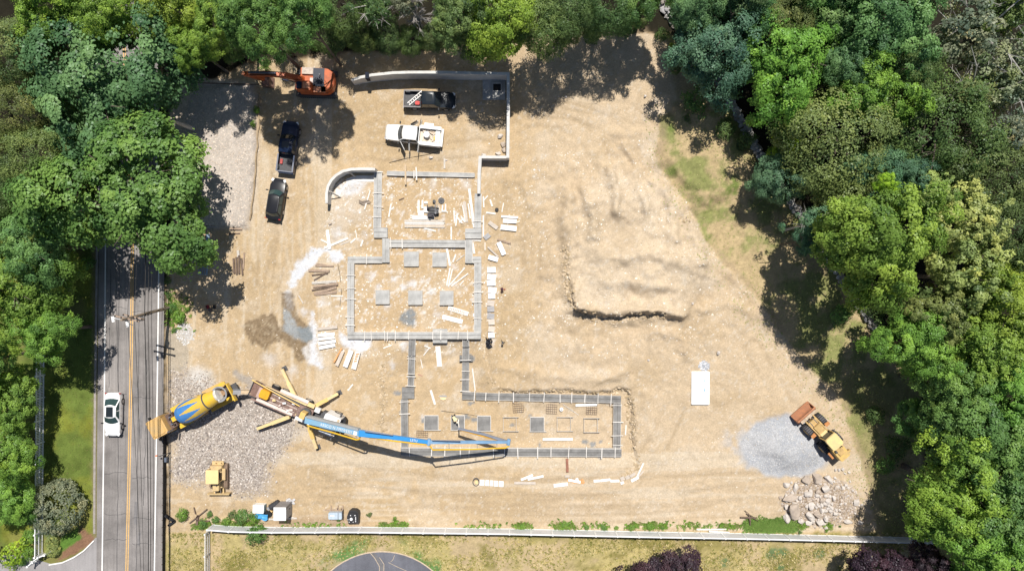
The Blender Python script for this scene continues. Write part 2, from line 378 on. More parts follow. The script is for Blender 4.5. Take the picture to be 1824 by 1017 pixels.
for a, b, r_ in ((838, 720, 6), (915, 806, 8), (1043, 789, 6), (1057, 793, 7), (1072, 790, 4), (962, 795, 4), (1069, 816, 5), (833, 639, 12), (716, 735, 6), (708, 700, 7), (726, 700, 8), (755, 750, 8), (845, 748, 7), (945, 742, 4), (974, 753, 3), (970, 770, 3), (830, 745, 8), (913, 760, 5)):
    lay(C3(.235, .24, .235), ss(r_ + 1, r_ - 2, np.hypot((FX - a), (FY - b) * 1.5)) * .85)
# stone pads and yards
pad_w = ss(-6, 10, sdf(PAD, WX, WY)); lay(C3(.50, .42, .34) * (.75 + .5 * n3), pad_w)
YARD = [(302, 660), (330, 655), (400, 690), (470, 700), (520, 740), (545, 765), (520, 790), (485, 830), (478, 880), (440, 884), (400, 868), (345, 862), (306, 858)]
yard_w = ss(-14, 22, sdf(YARD, WX, WY) + 26 * (fbm(GX * .8, GY * .8, 451, 4, .65) - .5)); lay(C3(.37, .315, .26) * (.6 + .8 * n3) * (.8 + .4 * n2), yard_w * .92)
lay(C3(.60, .55, .48) * (.8 + .4 * n3), ss(34, 6, np.hypot(FX - 358, FY - 675)) * .75)
lay(C3(.50, .47, .45), ss(16, 6, np.hypot((FX - 332) * 1.2, (FY - 592) * .75)) * .6)
lay(C3(.42, .35, .26) * (.9 + .2 * n3), ss(-3, 3, sdf([(300, 590), (325, 580), (338, 630), (330, 660), (300, 665)], FX, FY)) * .8)
lay(C3(.34, .30, .26), ss(10, 3, ldist([(420, 665), (445, 680), (452, 690)], FX, FY)) * .75)
lay(C3(.39, .385, .385) * (.85 + .3 * n3), ss(1.14, .96, cone + .15 * (n2[..., 0] - .5)))
lay(C3(.46, .435, .41) * (.85 + .3 * n3), ss(-8, 8, sdf([(1312, 800), (1325, 772), (1350, 770), (1345, 785), (1375, 775), (1385, 815), (1350, 812)], QX, QY)) * .8)
lay(C3(.46, .44, .42), ss(1.6, 1.1, np.hypot((FX - 1370) / 62, (FY - 790) / 34)) * ss(.4, .6, n2[..., 0]) * .5)
lay(C3(.33, .34, .37) * (.7 + .6 * n3), ss(9, 5, np.hypot(FX - 1255, (FY - 652) * .9)) * .9)
lay(C3(.30, .225, .15) * (.7 + .6 * n3), rub * .85)
lay(C3(.13, .19, .05) * (.7 + .6 * n3), ss(-4, 5, sdf([(1320, 930), (1335, 918), (1360, 928), (1385, 922), (1412, 928), (1422, 946), (1400, 949), (1330, 947)], WX, FY)))
lay(C3(.28, .19, .12) * (.8 + .4 * n2), ss(908, 930, FY) * ss(944, 938, PY) * ss(420, 520, FX) * ss(680, 600, FX) * .6)
# planting bed by the drive
lay(C3(.21, .12, .075) * (.7 + .6 * n3), ss(-2, 2, sdf([(145, 935), (172, 962), (150, 975), (120, 992), (100, 998), (110, 982), (130, 970)], FX, FY)))
lay(C3(.09, .17, .03) * (.7 + .6 * n3), ss(-2, 2, sdf([(110, 955), (140, 940), (145, 958), (120, 975), (104, 985)], FX, FY)))
col = np.where((bare > .3)[..., None], col * C3(.895, .945, 1.03), col)
col = np.clip(col, .004, .9)

# ------------------------------------------------------------------ ground material and pieces
def earth_mat():
    m = bpy.data.materials.new('earth'); m.use_nodes = True; nt = m.node_tree; b = nt.nodes['Principled BSDF']
    at_ = nt.nodes.new('ShaderNodeAttribute'); at_.attribute_name = 'soil'
    tc = nt.nodes.new('ShaderNodeTexCoord')
    def noise(sc_, det=3, ro=.6):
        n = nt.nodes.new('ShaderNodeTexNoise'); n.inputs['Scale'].default_value = sc_; n.inputs['Detail'].default_value = det; n.inputs['Roughness'].default_value = ro
        nt.links.new(tc.outputs['Object'], n.inputs['Vector']); return n
    a, c = noise(5.5, 4, .75), noise(1.4, 3)
    def rng_(n, lo, hi):
        r = nt.nodes.new('ShaderNodeMapRange'); r.inputs['From Min'].default_value = .28; r.inputs['From Max'].default_value = .72
        r.inputs['To Min'].default_value = lo; r.inputs['To Max'].default_value = hi; nt.links.new(n.outputs['Fac'], r.inputs['Value']); return r
    ra, rc = rng_(a, .80, 1.20), rng_(c, .92, 1.08)
    mu = nt.nodes.new('ShaderNodeMath'); mu.operation = 'MULTIPLY'
    nt.links.new(ra.outputs[0], mu.inputs[0]); nt.links.new(rc.outputs[0], mu.inputs[1])
    vm = nt.nodes.new('ShaderNodeVectorMath'); vm.operation = 'SCALE'
    nt.links.new(at_.outputs['Color'], vm.inputs[0]); nt.links.new(mu.outputs[0], vm.inputs['Scale'])
    nt.links.new(vm.outputs[0], b.inputs['Base Color'])
    b.inputs['Roughness'].default_value = .95; b.inputs['Specular IOR Level'].default_value = .12
    bp = nt.nodes.new('ShaderNodeBump'); bp.inputs['Strength'].default_value = .55; bp.inputs['Distance'].default_value = .12
    nt.links.new(a.outputs['Fac'], bp.inputs['Height']); nt.links.new(bp.outputs['Normal'], b.inputs['Normal'])
    return m
EARTH = earth_mat()
nx, ny = len(gx), len(gy)
cx_ = (PX[:-1, :-1] + PX[1:, 1:]) / 2; cy_ = (PY[:-1, :-1] + PY[1:, 1:]) / 2
mid = lambda a: (a[:-1, :-1] + a[1:, 1:]) / 2
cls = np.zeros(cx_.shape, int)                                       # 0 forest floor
cls[mid(verge_w) > .5] = 1
cls[mid(site) > .5] = 2
cls[(cy_ > 942) & (cx_ > 296) & (cx_ < 1660)] = 3
cls[mid(lawn_w) > .5] = 4
cls[(mid(pad_w) > .5) & (cx_ > 300)] = 5
cls[mid(yard_w) > .5] = 6
NAMES = ['forest_floor', 'grass_verge', 'ground', 'dry_field', 'lawn', 'gravel_pad', 'gravel_yard']
idx = np.arange(nx * ny).reshape(nx, ny)
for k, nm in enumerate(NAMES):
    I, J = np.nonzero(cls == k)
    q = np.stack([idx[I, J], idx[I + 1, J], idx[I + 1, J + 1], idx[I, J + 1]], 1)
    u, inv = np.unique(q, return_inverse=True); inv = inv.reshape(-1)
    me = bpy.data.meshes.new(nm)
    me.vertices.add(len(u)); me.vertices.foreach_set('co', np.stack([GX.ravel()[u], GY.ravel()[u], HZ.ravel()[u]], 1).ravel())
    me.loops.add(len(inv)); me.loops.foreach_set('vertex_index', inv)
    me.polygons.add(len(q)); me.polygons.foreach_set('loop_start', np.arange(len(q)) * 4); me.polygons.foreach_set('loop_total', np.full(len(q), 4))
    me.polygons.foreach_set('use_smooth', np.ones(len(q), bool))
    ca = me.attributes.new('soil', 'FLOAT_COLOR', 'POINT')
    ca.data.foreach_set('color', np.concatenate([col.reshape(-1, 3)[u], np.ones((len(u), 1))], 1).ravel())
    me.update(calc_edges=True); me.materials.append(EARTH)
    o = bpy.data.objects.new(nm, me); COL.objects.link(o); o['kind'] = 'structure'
# ================================================================== road and paving
def asphalt(name, base, streak=.17, patch=.25):
    m = bpy.data.materials.new(name); m.use_nodes = True; nt = m.node_tree; b = nt.nodes['Principled BSDF']
    tc = nt.nodes.new('ShaderNodeTexCoord')
    def nz(scale, vec, det=4, ro=.6):
        mp = nt.nodes.new('ShaderNodeMapping'); mp.inputs['Scale'].default_value = vec
        n = nt.nodes.new('ShaderNodeTexNoise'); n.inputs['Scale'].default_value = scale; n.inputs['Detail'].default_value = det; n.inputs['Roughness'].default_value = ro
        nt.links.new(tc.outputs['Object'], mp.inputs['Vector']); nt.links.new(mp.outputs[0], n.inputs['Vector']); return n
    def rg(n, lo, hi, a=.35, c=.65):
        r = nt.nodes.new('ShaderNodeMapRange'); r.inputs['From Min'].default_value = a; r.inputs['From Max'].default_value = c
        r.inputs['To Min'].default_value = lo; r.inputs['To Max'].default_value = hi; nt.links.new(n.outputs['Fac'], r.inputs['Value']); return r.outputs[0]
    s1 = rg(nz(1.0, (2.2, .06, 1), 5, .7), 1 - streak, 1 + streak)
    s2 = rg(nz(.25, (1, 1, 1), 5, .65), 1 - patch, 1 + patch)
    s3 = rg(nz(14, (1, 1, 1), 3, .7), .88, 1.12)
    m1 = nt.nodes.new('ShaderNodeMath'); m1.operation = 'MULTIPLY'; m2 = nt.nodes.new('ShaderNodeMath'); m2.operation = 'MULTIPLY'
    nt.links.new(s1, m1.inputs[0]); nt.links.new(s2, m1.inputs[1]); nt.links.new(m1.outputs[0], m2.inputs[0]); nt.links.new(s3, m2.inputs[1])
    vm = nt.nodes.new('ShaderNodeVectorMath'); vm.operation = 'SCALE'; vm.inputs[0].default_value = base
    nt.links.new(m2.outputs[0], vm.inputs['Scale']); nt.links.new(vm.outputs[0], b.inputs['Base Color'])
    b.inputs['Roughness'].default_value = .85; b.inputs['Specular IOR Level'].default_value = .25
    return m
ROAD_M = asphalt('road_asphalt', (.225, .208, .20)); DRIVE_M = asphalt('drive_asphalt', (.30, .285, .285), .08, .12); CIRC_M = asphalt('turnaround_asphalt', (.13, .133, .155), .06, .2)
WHITE_P = mat('white_paint', (.78, .77, .75), .6, .12, 4); YEL_P = mat('yellow_paint', (.62, .39, .15), .6, .14, 4)
CURB_M = mat('curb_stone', (.30, .27, .25), .85, .25, 2); WHITE_C = mat('white_curb', (.7, .68, .66), .8, .1, 3); TAR = mat('tar', (.045, .045, .05), .6, .2, 2)

def interp(line, y):
    for (a, b), (c, d) in zip(line[:-1], line[1:]):
        if b <= y <= d: return a + (c - a) * (y - b) / (d - b)
    return line[-1][0]
RL = [(120, -900), (158, -60), (164, 30), (168, 141), (171, 240), (175, 340), (176, 440), (174, 700), (172, 1017), (164, 1900)]
RR = [(246, -900), (276, -60), (281, 100), (288, 300), (293, 440), (292, 590), (291, 700), (289, 1017), (281, 1900)]
WLL = [(136, -900), (160, -60), (165, 0), (172, 141), (178, 240), (186, 360), (188, 440), (187, 590), (186, 700), (182, 1017), (172, 1900)]
WLR = [(240, -900), (268, -60), (274, 100), (280, 300), (283.5, 440), (282, 560), (279.5, 740), (275, 1017), (264, 1900)]
YL = [(190, -900), (216, -60), (222, 100), (231, 300), (236, 440), (234.5, 600), (231, 800), (226, 1017), (216, 1900)]
YS = [-900, -500, -200, -60, 0, 60, 141, 200, 240, 300, 340, 380, 440, 500, 560, 620, 700, 760, 820, 900, 960, 1017, 1200, 1500, 1900]
def ribbon(name, la, lb, z, m, kind='structure', oa=0, ob=0):
    mb = MB(); vs = []
    for y in YS:
        for ln, o in ((la, oa), (lb, ob)):
            X, Y = at(interp(ln, y) + o, y); vs.append((X, Y, z))
    n = len(YS)
    mb.add(vs, [(2 * i, 2 * i + 2, 2 * i + 3, 2 * i + 1) for i in range(n - 1)])
    o = mb.build(name, m); o['kind'] = kind; return o
ribbon('road', RL, RR, .020, ROAD_M)
ribbon('white_line', WLL, WLL, .025, WHITE_P, oa=-1.1, ob=1.1)
ribbon('white_line', WLR, WLR, .025, WHITE_P, oa=-1.1, ob=1.1)
ribbon('yellow_line', YL, YL, .025, YEL_P, oa=-2.7, ob=-.9)
ribbon('yellow_line', YL, YL, .025, YEL_P, oa=.9, ob=2.7)
# tar seams and cracks sealed along the lanes
def strip(name, pts, wpx, z, m, kind='structure', hgt=None):
    mb = MB(); P = [Vector((*at(*p), 0)) for p in pts]; vs = []
    for i, p in enumerate(P):
        d = (P[min(i + 1, len(P) - 1)] - P[max(i - 1, 0)]).normalized(); nrm = Vector((-d.y, d.x, 0)) * wpx / S / 2
        zz = z if hgt is None else z + zat(p.x, p.y)
        vs += [p + nrm + Vector((0, 0, zz)), p - nrm + Vector((0, 0, zz))]
    mb.add(vs, [(2 * i + 1, 2 * i + 3, 2 * i + 2, 2 * i) for i in range(len(P) - 1)])
    o = mb.build(name, m); o['kind'] = kind; return o
def wiggle(x0, y0, x1, y1, n, a):
    return [(x0 + (x1 - x0) * i / n + random.uniform(-a, a), y0 + (y1 - y0) * i / n) for i in range(n + 1)]
for (x0, y0, x1, y1) in ((213, 440, 209, 1017), (206, 450, 212, 760), (248, 560, 243, 1017), (262, 640, 256, 900), (197, 480, 195, 690)):
    strip('tar_seam', wiggle(x0, y0, x1, y1, 26, .9), .8, .0265, TAR)
for y in (548, 700, 915, 842, 960):
    strip('tar_seam', [(x, y + random.uniform(-2, 2)) for x in range(186, 228, 5)], .6, .028, TAR)
    strip('tar_seam', [(x, y + 8 + random.uniform(-2, 2)) for x in range(236, 276, 5)], .6, .0295, TAR)
for _ in range(6):                                                   # old patch repairs
    x, y = random.uniform(240, 256), random.uniform(480, 980); h = random.uniform(14, 40)
    strip('road_patch', wiggle(x, y, x - 1, y + h, 5, .6), random.uniform(3, 6), .0225 + .0005 * _, mat('patch_asphalt', (.19, .18, .18), .85, .15, 3))
# driveway and its white kerb, brown gutter along the lawn
mb = MB(); mb.sheet([(*at(*p), .012) for p in ((-400, 990), (40, 988), (92, 1004), (112, 1000), (140, 986), (158, 972), (170, 957), (173, 957), (172, 1100), (168, 1900), (-400, 1900))][::-1])
o = mb.build('driveway', DRIVE_M); o['kind'] = 'structure'
def kerb(name, pts, wpx, h, m, z0=-.1):
    mb = MB(); P = [Vector((*at(*p), 0)) for p in pts]; rings = []
    for i, p in enumerate(P):
        d = (P[min(i + 1, len(P) - 1)] - P[max(i - 1, 0)]).normalized(); nr = Vector((-d.y, d.x, 0)) * wpx / S / 2
        rings.append([p - nr + Vector((0, 0, z0)), p + nr + Vector((0, 0, z0)), p + nr + Vector((0, 0, h)), p - nr + Vector((0, 0, h))])
    mb.loft([r[::-1] for r in rings]); o = mb.build(name, m); o['kind'] = 'structure'; return o
kerb('driveway_kerb', [(88, 1005), (112, 1001), (132, 992), (150, 980), (160, 970), (168, 962)], 2.4, .14, WHITE_C)
kerb('gutter', [(173, 440), (171, 600), (169.5, 700), (168.5, 820), (168, 950)], 4.0, .03, CURB_M)
# turnaround at the bottom
mb = MB(); mb.prism([(*at(680 + 136 * math.cos(R(a)), 1118 + 136 * math.sin(R(a))),) for a in range(0, 360, 6)], -.1, .03)
o = mb.build('turnaround', CIRC_M); o['kind'] = 'structure'
DUSTY = mat('dusty_edge', (.50, .40, .29), .9, .2, 4)
strip('sandy_edge', [(680 + 136.5 * math.cos(R(a)), 1118 + 136.5 * math.sin(R(a))) for a in range(180, 361, 6)], 2.2, .036, DUSTY)
strip('turnaround_patch', [(663, 984), (672, 995), (680, 1008), (679, 1060)], 7, .034, mat('older_asphalt', (.15, .145, .15), .85, .2, 3))
for l in ([(659, 983), (668, 994), (676, 1008), (675, 1060)], [(676, 992), (684, 1004), (683, 1060)]): strip('sandy_seam', l, 1.0, .038, DUSTY)
for l in ([(703, 988), (700, 996), (696, 1000)], [(692, 1001), (706, 1008), (724, 1016), (760, 1040)]): strip('sandy_seam', l, .7, .038, DUSTY)

# ================================================================== concrete walls
CONC = mat('new_concrete', (.40, .395, .38), .85, .22, 1.2, bump=.2); CONC_D = mat('damp_concrete', (.205, .20, .193), .8, .28, 1.2, bump=.1)
CONC_W = mat('wall_concrete', (.60, .585, .56), .85, .13, 1.4, bump=.1); CONC_L = mat('light_concrete', (.66, .64, .61), .85, .12, 2)
FORM = mat('form_lumber', (.50, .46, .41), .8, .2, 6); FORM_W = mat('bleached_lumber', (.70, .665, .62), .8, .12, 5); LUMB = mat('brown_lumber', (.34, .25, .185), .8, .25, 5)
LUMB_T = mat('tan_lumber', (.52, .40, .27), .8, .2, 5); LUMB_D = mat('dark_lumber', (.15, .105, .08), .85, .3, 5); STEEL = mat('rebar_steel', (.16, .11, .085), .6, .3, 8)
def wall_run(pts, wpx, h, z0=-.6, base_h=None):
    """pts are px of the wall's top centre line"""
    P = []
    for i, p in enumerate(pts):
        hh = h[i] if isinstance(h, (list, tuple)) else h
        P.append((Vector((*at(p[0], p[1], hh), 0)), hh))
    rings = []
    for i, (p, hh) in enumerate(P):
        a = P[max(i - 1, 0)][0]; b = P[min(i + 1, len(P) - 1)][0]
        d1 = (p - a).normalized() if i > 0 else (b - p).normalized(); d2 = (b - p).normalized() if i < len(P) - 1 else d1
        d = (d1 + d2).normalized(); nr = Vector((-d.y, d.x, 0)) / max(.4, d.dot(d1)) * wpx / S / 2
        rings.append([p + nr + Vector((0, 0, z0)), p - nr + Vector((0, 0, z0)), p - nr + Vector((0, 0, hh)), p + nr + Vector((0, 0, hh))])
    return rings
rw = empty('retaining_wall', (*at(905, 200), 0), 0, 'long grey concrete retaining wall with square corner behind the parked pickup trucks', 'wall')
def child_world(mb, name, m, par, **k):
    o = mb.build(name, m, **k); o.parent = par; o.matrix_parent_inverse = Matrix.Translation(par.location).inverted() ; return o
mb = MB(); mb.loft(wall_run([(626, 143), (642, 138), (662, 134), (700, 130), (730, 129), (780, 129), (850, 130.5), (904.5, 131.5)], 4.6, [1.6, 1.9, 2.1, 2.2, 2.2, 2.2, 2.2, 2.2])); child_world(mb, 'wall_section', CONC_W, rw)
mb = MB(); mb.loft(wall_run([(905, 129.5), (905.5, 200), (904.5, 281.5)], 5.2, [2.203, 2.1, 1.7])); child_world(mb, 'wall_section', CONC_W, rw)
mb = MB(); mb.loft(wall_run([(902, 280), (858, 280)], 4.6, [1.697, 1.6])); child_world(mb, 'wall_section', CONC_W, rw)
mb = MB(); mb.loft(wall_run([(855.5, 278), (853.5, 310), (853, 345)], 5.5, [1.603, 1.2, .9])); child_world(mb, 'wall_section', CONC_W, rw)
cw = empty('curved_wall', (*at(625, 335), 0), 0, 'curved pale concrete wall with a straight end standing on its wide footing', 'wall')
arc_top = [(581.5, 362), (581.5, 345), (584, 332), (590, 321), (599, 312), (611, 305), (626, 301.5), (645, 301), (668, 301.5)]
mb = MB(); mb.loft(wall_run(arc_top, 4.6, 1.75)); child_world(mb, 'wall_section', CONC_W, cw)
inner = [(600, 373), (599, 352), (603, 340), (611, 330), (622, 323), (636, 318.5), (672, 318.5)]
mb = MB(); mb.loft(wall_run(inner, 11, .12, z0=-.4)); child_world(mb, 'footing', CONC_L, cw)
for a, b in (((587, 341), (607, 352)), ((620, 305), (633, 315))):
    mb = MB(); xa, ya = at(*a, 1.6); xb, yb = at(*b, .15); mb.tube([(xa, ya, 1.6), (xb, yb, .18)], .09, 4); child_world(mb, 'brace', FORM, cw)
# pale concrete pad with dark hatch in the wall's corner
hp = empty('window_well', (*at(880, 160), zat(*at(880, 160))), 0, 'bluish concrete pad with square dark hatch inside the retaining wall corner', 'hatch')
MB().box((0, 0, .05), (2.6, 2.4, .16)).build('pad', CONC, hp)
mb = MB()
for dx, dy, sx, sy in ((0, .45, 1.1, .12), (0, -.45, 1.1, .12), (.5, 0, .12, .8), (-.5, 0, .12, .8)): mb.box((.35 + dx, .2 + dy, .22), (sx, sy, .24))
mb.build('curb', CONC, hp); MB().box((.35, .2, .15), (.86, .76, .06)).build('hatch', mat('hatch_black', (.012, .012, .014), .5), hp)

# ================================================================== house footings
hf = empty('house_footing', (*at(760, 560), 0), 0, 'grey poured concrete footing outlining the rooms of a house, still inside timber forms', 'foundation')
zn = [0.0]
FZ = lambda px, py: zat(*at(px, py))
def foot(x0, y0, x1, y1, w, dark=False, braces=(), form=True, top=None, groove=True):
    z = max(FZ(x0, y0), FZ(x1, y1), FZ((x0 + x1) / 2, (y0 + y1) / 2)) + .28 if top is None else top
    zn[0] += .003; z += zn[0] % .045
    a = Vector((*at(x0, y0), 0)); b = Vector((*at(x1, y1), 0)); L = (b - a).length; ang = math.atan2(b.y - a.y, b.x - a.x); hw = w / S / 2
    M = Matrix.Translation(((a.x + b.x) / 2, (a.y + b.y) / 2, 0)) @ Matrix.Rotation(ang, 4, 'Z')
    sec = [(-hw, -1.3), (hw, -1.3), (hw, z), (.055, z), (.055, z - .10), (-.055, z - .10), (-.055, z), (-hw, z)] if groove else [(-hw, -1.3), (hw, -1.3), (hw, z), (-hw, z)]
    mb = MB(); mb.loft([[(-L / 2, y, q) for y, q in sec][::-1], [(L / 2, y, q) for y, q in sec][::-1]], M)
    child_world(mb, 'concrete_strip', CONC_D if dark else CONC, hf)
    if form:
        for sy in (1, -1):
            zn[0] += .0007
            mb = MB(); mb.box((0, sy * (hw + .025), z - .2 + zn[0] % .01), (L - .1, .035, .46), M); child_world(mb, 'form_board', FORM_W if random.random() < .6 else FORM, hf)
    for t in braces:
        mb = MB(); e1, e2 = random.uniform(.08, .32), random.uniform(.08, .3)
        mb.box(((t - .5) * L, (e1 - e2) / 2, z + .10), (random.uniform(.06, .10), 2 * hw + e1 + e2, .06), M, rz=random.uniform(-.06, .06)); child_world(mb, 'cross_brace', FORM_W, hf)
foot(674.5, 306, 673, 408, 12.5, braces=(.02, .38, .62, .80))
foot(667, 415, 691.5, 415, 17, braces=(), groove=True)
foot(688.5, 425, 688.5, 468, 11.5)
foot(694.5, 434, 830, 434.5, 12, braces=(.02, .17))
foot(620.5, 463, 682.5, 463, 10.5, braces=(.55,))
foot(626.5, 468.5, 626, 591, 11, braces=(.18, .37, .52, .78, .9))
foot(620.5, 597, 857, 597, 11, braces=(.13, .18, .28, .3, .36, .46, .64, .7, .83, .9))
foot(851.5, 469, 851, 591.5, 11.5, braces=(.28, .42, .56, .8))
foot(841.5, 463, 857.5, 463, 11)
foot(835.5, 428, 835.5, 469, 12)
foot(852, 346, 851, 407, 11, braces=(.8,))
foot(829, 416.5, 858, 416.5, 16.5)
foot(690, 309.5, 846, 313, 6.5, braces=(.31,), top=.34, groove=False)
foot(734.5, 603, 733.5, 633, 11, True); foot(733, 634, 732, 668, 10.5, True, (.02, .15, .95)); foot(731.5, 669, 730.5, 690, 10, True, (.1, .9))
foot(715, 700.5, 737, 700.5, 20, True, form=False)
foot(720, 711, 720.5, 797, 11.5, True, (.05, .3))
foot(829.5, 603, 830, 618, 10.5, True); foot(829.5, 619, 829, 643, 11, True, (.95,)); foot(818, 639, 842, 639, 11, True, form=False); foot(829, 645.5, 828.5, 699, 11.5, True, (.3, .58, .97))
foot(822.5, 705.5, 846, 706, 12.5, True, (.95,)); foot(847, 706, 1107, 712, 11.5, True, (.07, .16, .26, .37, .47, .58, .66, .75, .84, .93), groove=True)
foot(1100.5, 718.5, 1099.5, 799, 12.5, True, (.05, .42, .72, .93))
foot(714, 804, 1107, 806, 13, True, (.04, .14, .2, .27, .31, .42, .47, .53, .62, .68, .76, .84, .91, .97), groove=True)
pad_i = 0
foot(771, 598, 797, 598, 25, groove=False, form=False, top=.36 + zat(*at(784, 598)))
# isolated footing pads
def pad(px, py, w, h, dark, label, fill=True, mark=None):
    x, y = at(px, py); z = zat(x, y); a, b = w / S, h / S
    t = empty('footing_pad' if fill else 'pad_form', (x, y, z), 0, label, 'concrete pad' if fill else 'timber form', 'square concrete footing pads' if fill else 'empty square timber forms')
    if fill: MB().box((0, 0, .06), (a - .06, b - .06, .42)).build('concrete', CONC_D if dark else CONC, t)
    for sx, sy, lx, ly, dz in ((0, 1, a, .05, 0), (0, -1, a, .05, .006), (1, 0, .05, b - .1, .012), (-1, 0, .05, b - .1, .018)):
        ex = .35 if (dark and sy == -1) or (not fill and sy) else 0
        MB().box((sx * a / 2 + ex / 3, sy * b / 2, .12 + dz), (lx + ex, ly, .34)).build('form_board', FORM if not dark else FORM_W, t)
for p in ((733.5, 461.5, 26, 26, False, 'pale square concrete pad below the cross footing, nearer the brown planks'), (783.5, 462.5, 25, 25, False, 'pale square concrete pad beside a fan of loose white boards under the cross footing'),
          (682.5, 529, 24.5, 24.5, False, 'concrete pad nearest the long planks in the big room, first of its row of three'), (740.5, 530, 25, 25, False, 'concrete pad above the dark grey cement puddle, middle of its row of three'), (796, 530.5, 24, 25, False, 'concrete pad above two red and white form panels, last of its row of three'),
          (767.5, 754, 25, 26, True, 'dark fresh concrete pad nearest to the pump truck in the lower room'), (815, 754, 24, 26, True, 'dark fresh concrete pad under the hose at which the worker stands'), (862, 755, 24, 27, True, 'dark fresh concrete pad right behind the folded end of the boom'), (957, 757, 25, 26, True, 'dark fresh concrete pad between two empty forms in the lower room')):
    pad(*p)
for p in ((908, 757, 23, 25, False, 'empty square form with a heart shaped cement splash inside', False), (1005, 757, 24, 25, False, 'empty square form with a crossing white board on its corner', False), (1053, 759, 24, 25, False, 'empty square form closest to the outer corner footing', False)):
    pad(*p)
blob = MB(); x, y = at(911, 760); z = zat(x, y)
# steel mesh grids
def grid(px, py, w, h, ang, n, m, label):
    x, y = at(px, py); t = empty('rebar_mat', (x, y, zat(x, y) + .04), R(ang), label, 'steel mesh', 'rebar mats lying in the lower room')
    a, b = w / S, h / S
    for i in range(n): MB().box(((i / (n - 1) - .5) * a, 0, .03), (.035, b, .03)).build('bar', STEEL, t)
    for j in range(m): MB().box((0, (j / (m - 1) - .5) * b, .06), (a, .035, .03)).build('bar', STEEL, t)
grid(923, 726, 19, 19, 4, 6, 6, 'rusty rebar grid nearest the folded boom along the inner footing edge')
grid(983, 728, 19, 20, -2, 6, 6, 'rusty rebar grid beside the small white reel')
grid(1055, 730, 19, 19, -1, 6, 6, 'rusty rebar grid partly under a white pole')
grid(751, 774, 20, 11, -1, 6, 4, 'narrow rusty rebar grid between pad and blue boom')

# ================================================================== fences
VIN = mat('white_vinyl', (.80, .80, .80), .5, .06, 1.5); VIN_P = mat('vinyl_panel', (.60, .605, .62), .55, .1, 1.2)
FB = [(381, 934), (420, 937), (480, 938.5), (640, 938), (900, 941), (1130, 946), (1330, 949.5), (1480, 953), (1660, 958)]
def along(line, d):
    for (a, b), (c, e) in zip(line[:-1], line[1:]):
        L = math.hypot(c - a, e - b)
        if d <= L: return (a + (c - a) * d / L, b + (e - b) * d / L)
        d -= L
    return line[-1]
def length(line): return sum(math.hypot(c - a, e - b) for (a, b), (c, e) in zip(line[:-1], line[1:]))
vf = empty('vinyl_fence', (*at(1000, 942), 0), 0, 'long white solid panel fence between the earth yard and the dry field', 'fence')
L = length(FB); n = round(L / 37.8); HF = 1.75
for i in range(n + 1):
    p = Vector((*at(*along(FB, L * i / n)), 0))
    mb = MB(); mb.box((p.x, p.y, HF / 2 + .05 - .15), (.15, .15, HF + .4)); mb.box((p.x, p.y, HF + .18), (.21, .21, .07), taper=.6); child_world(mb, 'fence_post', VIN, vf)
    if i < n:
        q = Vector((*at(*along(FB, L * (i + 1) / n)), 0)); d = q - p; A = math.atan2(d.y, d.x); c = (p + q) / 2; l = d.length - .16
        for k in range(1):
            mb = MB(); mb.box((c.x, c.y, .08 + HF / 2), (l, .05, HF - .18), rz=A); child_world(mb, 'fence_panel', VIN_P, vf)
        mb = MB(); mb.box((c.x, c.y, HF + .03), (l, .13, .12), rz=A); child_world(mb, 'top_rail', VIN, vf)
        mb = MB(); mb.box((c.x, c.y, .1), (l, .11, .14), rz=A); child_world(mb, 'bottom_rail', VIN, vf)
def picket(name, line, h, label, step=.17, mats=(VIN, VIN), solid=.0, postpx=38):
    t = empty(name, (*at(*along(line, length(line) / 2)), 0), 0, label, 'fence')
    L = length(line); n = max(1, round(L / postpx))
    for i in range(n + 1):
        p = Vector((*at(*along(line, L * i / n)), 0)); mb = MB(); mb.box((p.x, p.y, h / 2), (.14, .14, h + .2)); mb.box((p.x, p.y, h + .13), (.19, .19, .06)); child_world(mb, 'fence_post', mats[0], t)
        if i < n:
            q = Vector((*at(*along(line, L * (i + 1) / n)), 0)); d = q - p; A = math.atan2(d.y, d.x); c = (p + q) / 2; l = d.length - .15
            for zz in (.2, h * .55, h - .02):
                mb = MB(); mb.box((c.x, c.y, zz), (l, .09, .10), rz=A); child_world(mb, 'rail', mats[0], t)
            mb = MB(); k = int(l / step)
            for j in range(k):
                s_ = (j + .5) / k; mb.box((p.x + d.x * s_, p.y + d.y * s_, h / 2 + .04), (.085, .03, h - .25), rz=A)
            o = child_world(mb, 'pickets', mats[1], t); o['kind'] = 'stuff'
    return t
picket('picket_fence', [(80, 628), (78.5, 800), (77, 984)], 1.45, 'white picket fence running along the lawn under the street trees')
picket('picket_fence', [(374, 944), (373.5, 1060)], 1.3, 'weathered grey and white fence leaving the long fence corner at right angles', mats=(FORM_W, FORM_W))
picket('gate_enclosure', [(64, 1000), (78, 986), (94, 980)], 1.4, 'white slatted gate wing turned back at the end of the picket fence', postpx=14)
SILT = mat('silt_cloth', (.018, .018, .022), .85, .2, 3)
sf = empty('silt_fence', (*at(296, 850), 0), 0, 'low black silt fence lining the edge of the road beside the gravel yard', 'fence')
sline = [(296.5, 765), (296, 880), (294, 1040)]
for i in range(21):
    a, b = along(sline, length(sline) * i / 21), along(sline, length(sline) * (i + 1) / 21)
    p, q = Vector((*at(*a), 0)), Vector((*at(*b), 0)); d = q - p
    mb = MB(); mb.box(((p.x + q.x) / 2, (p.y + q.y) / 2, .3), (d.length - .03, .03, .75), rz=math.atan2(d.y, d.x) + random.uniform(-.03, .03)); child_world(mb, 'cloth_panel', SILT, sf)
    mb = MB(); mb.box((p.x - .06, p.y, .35), (.05, .05, .95)); child_world(mb, 'stake', LUMB_D, sf)
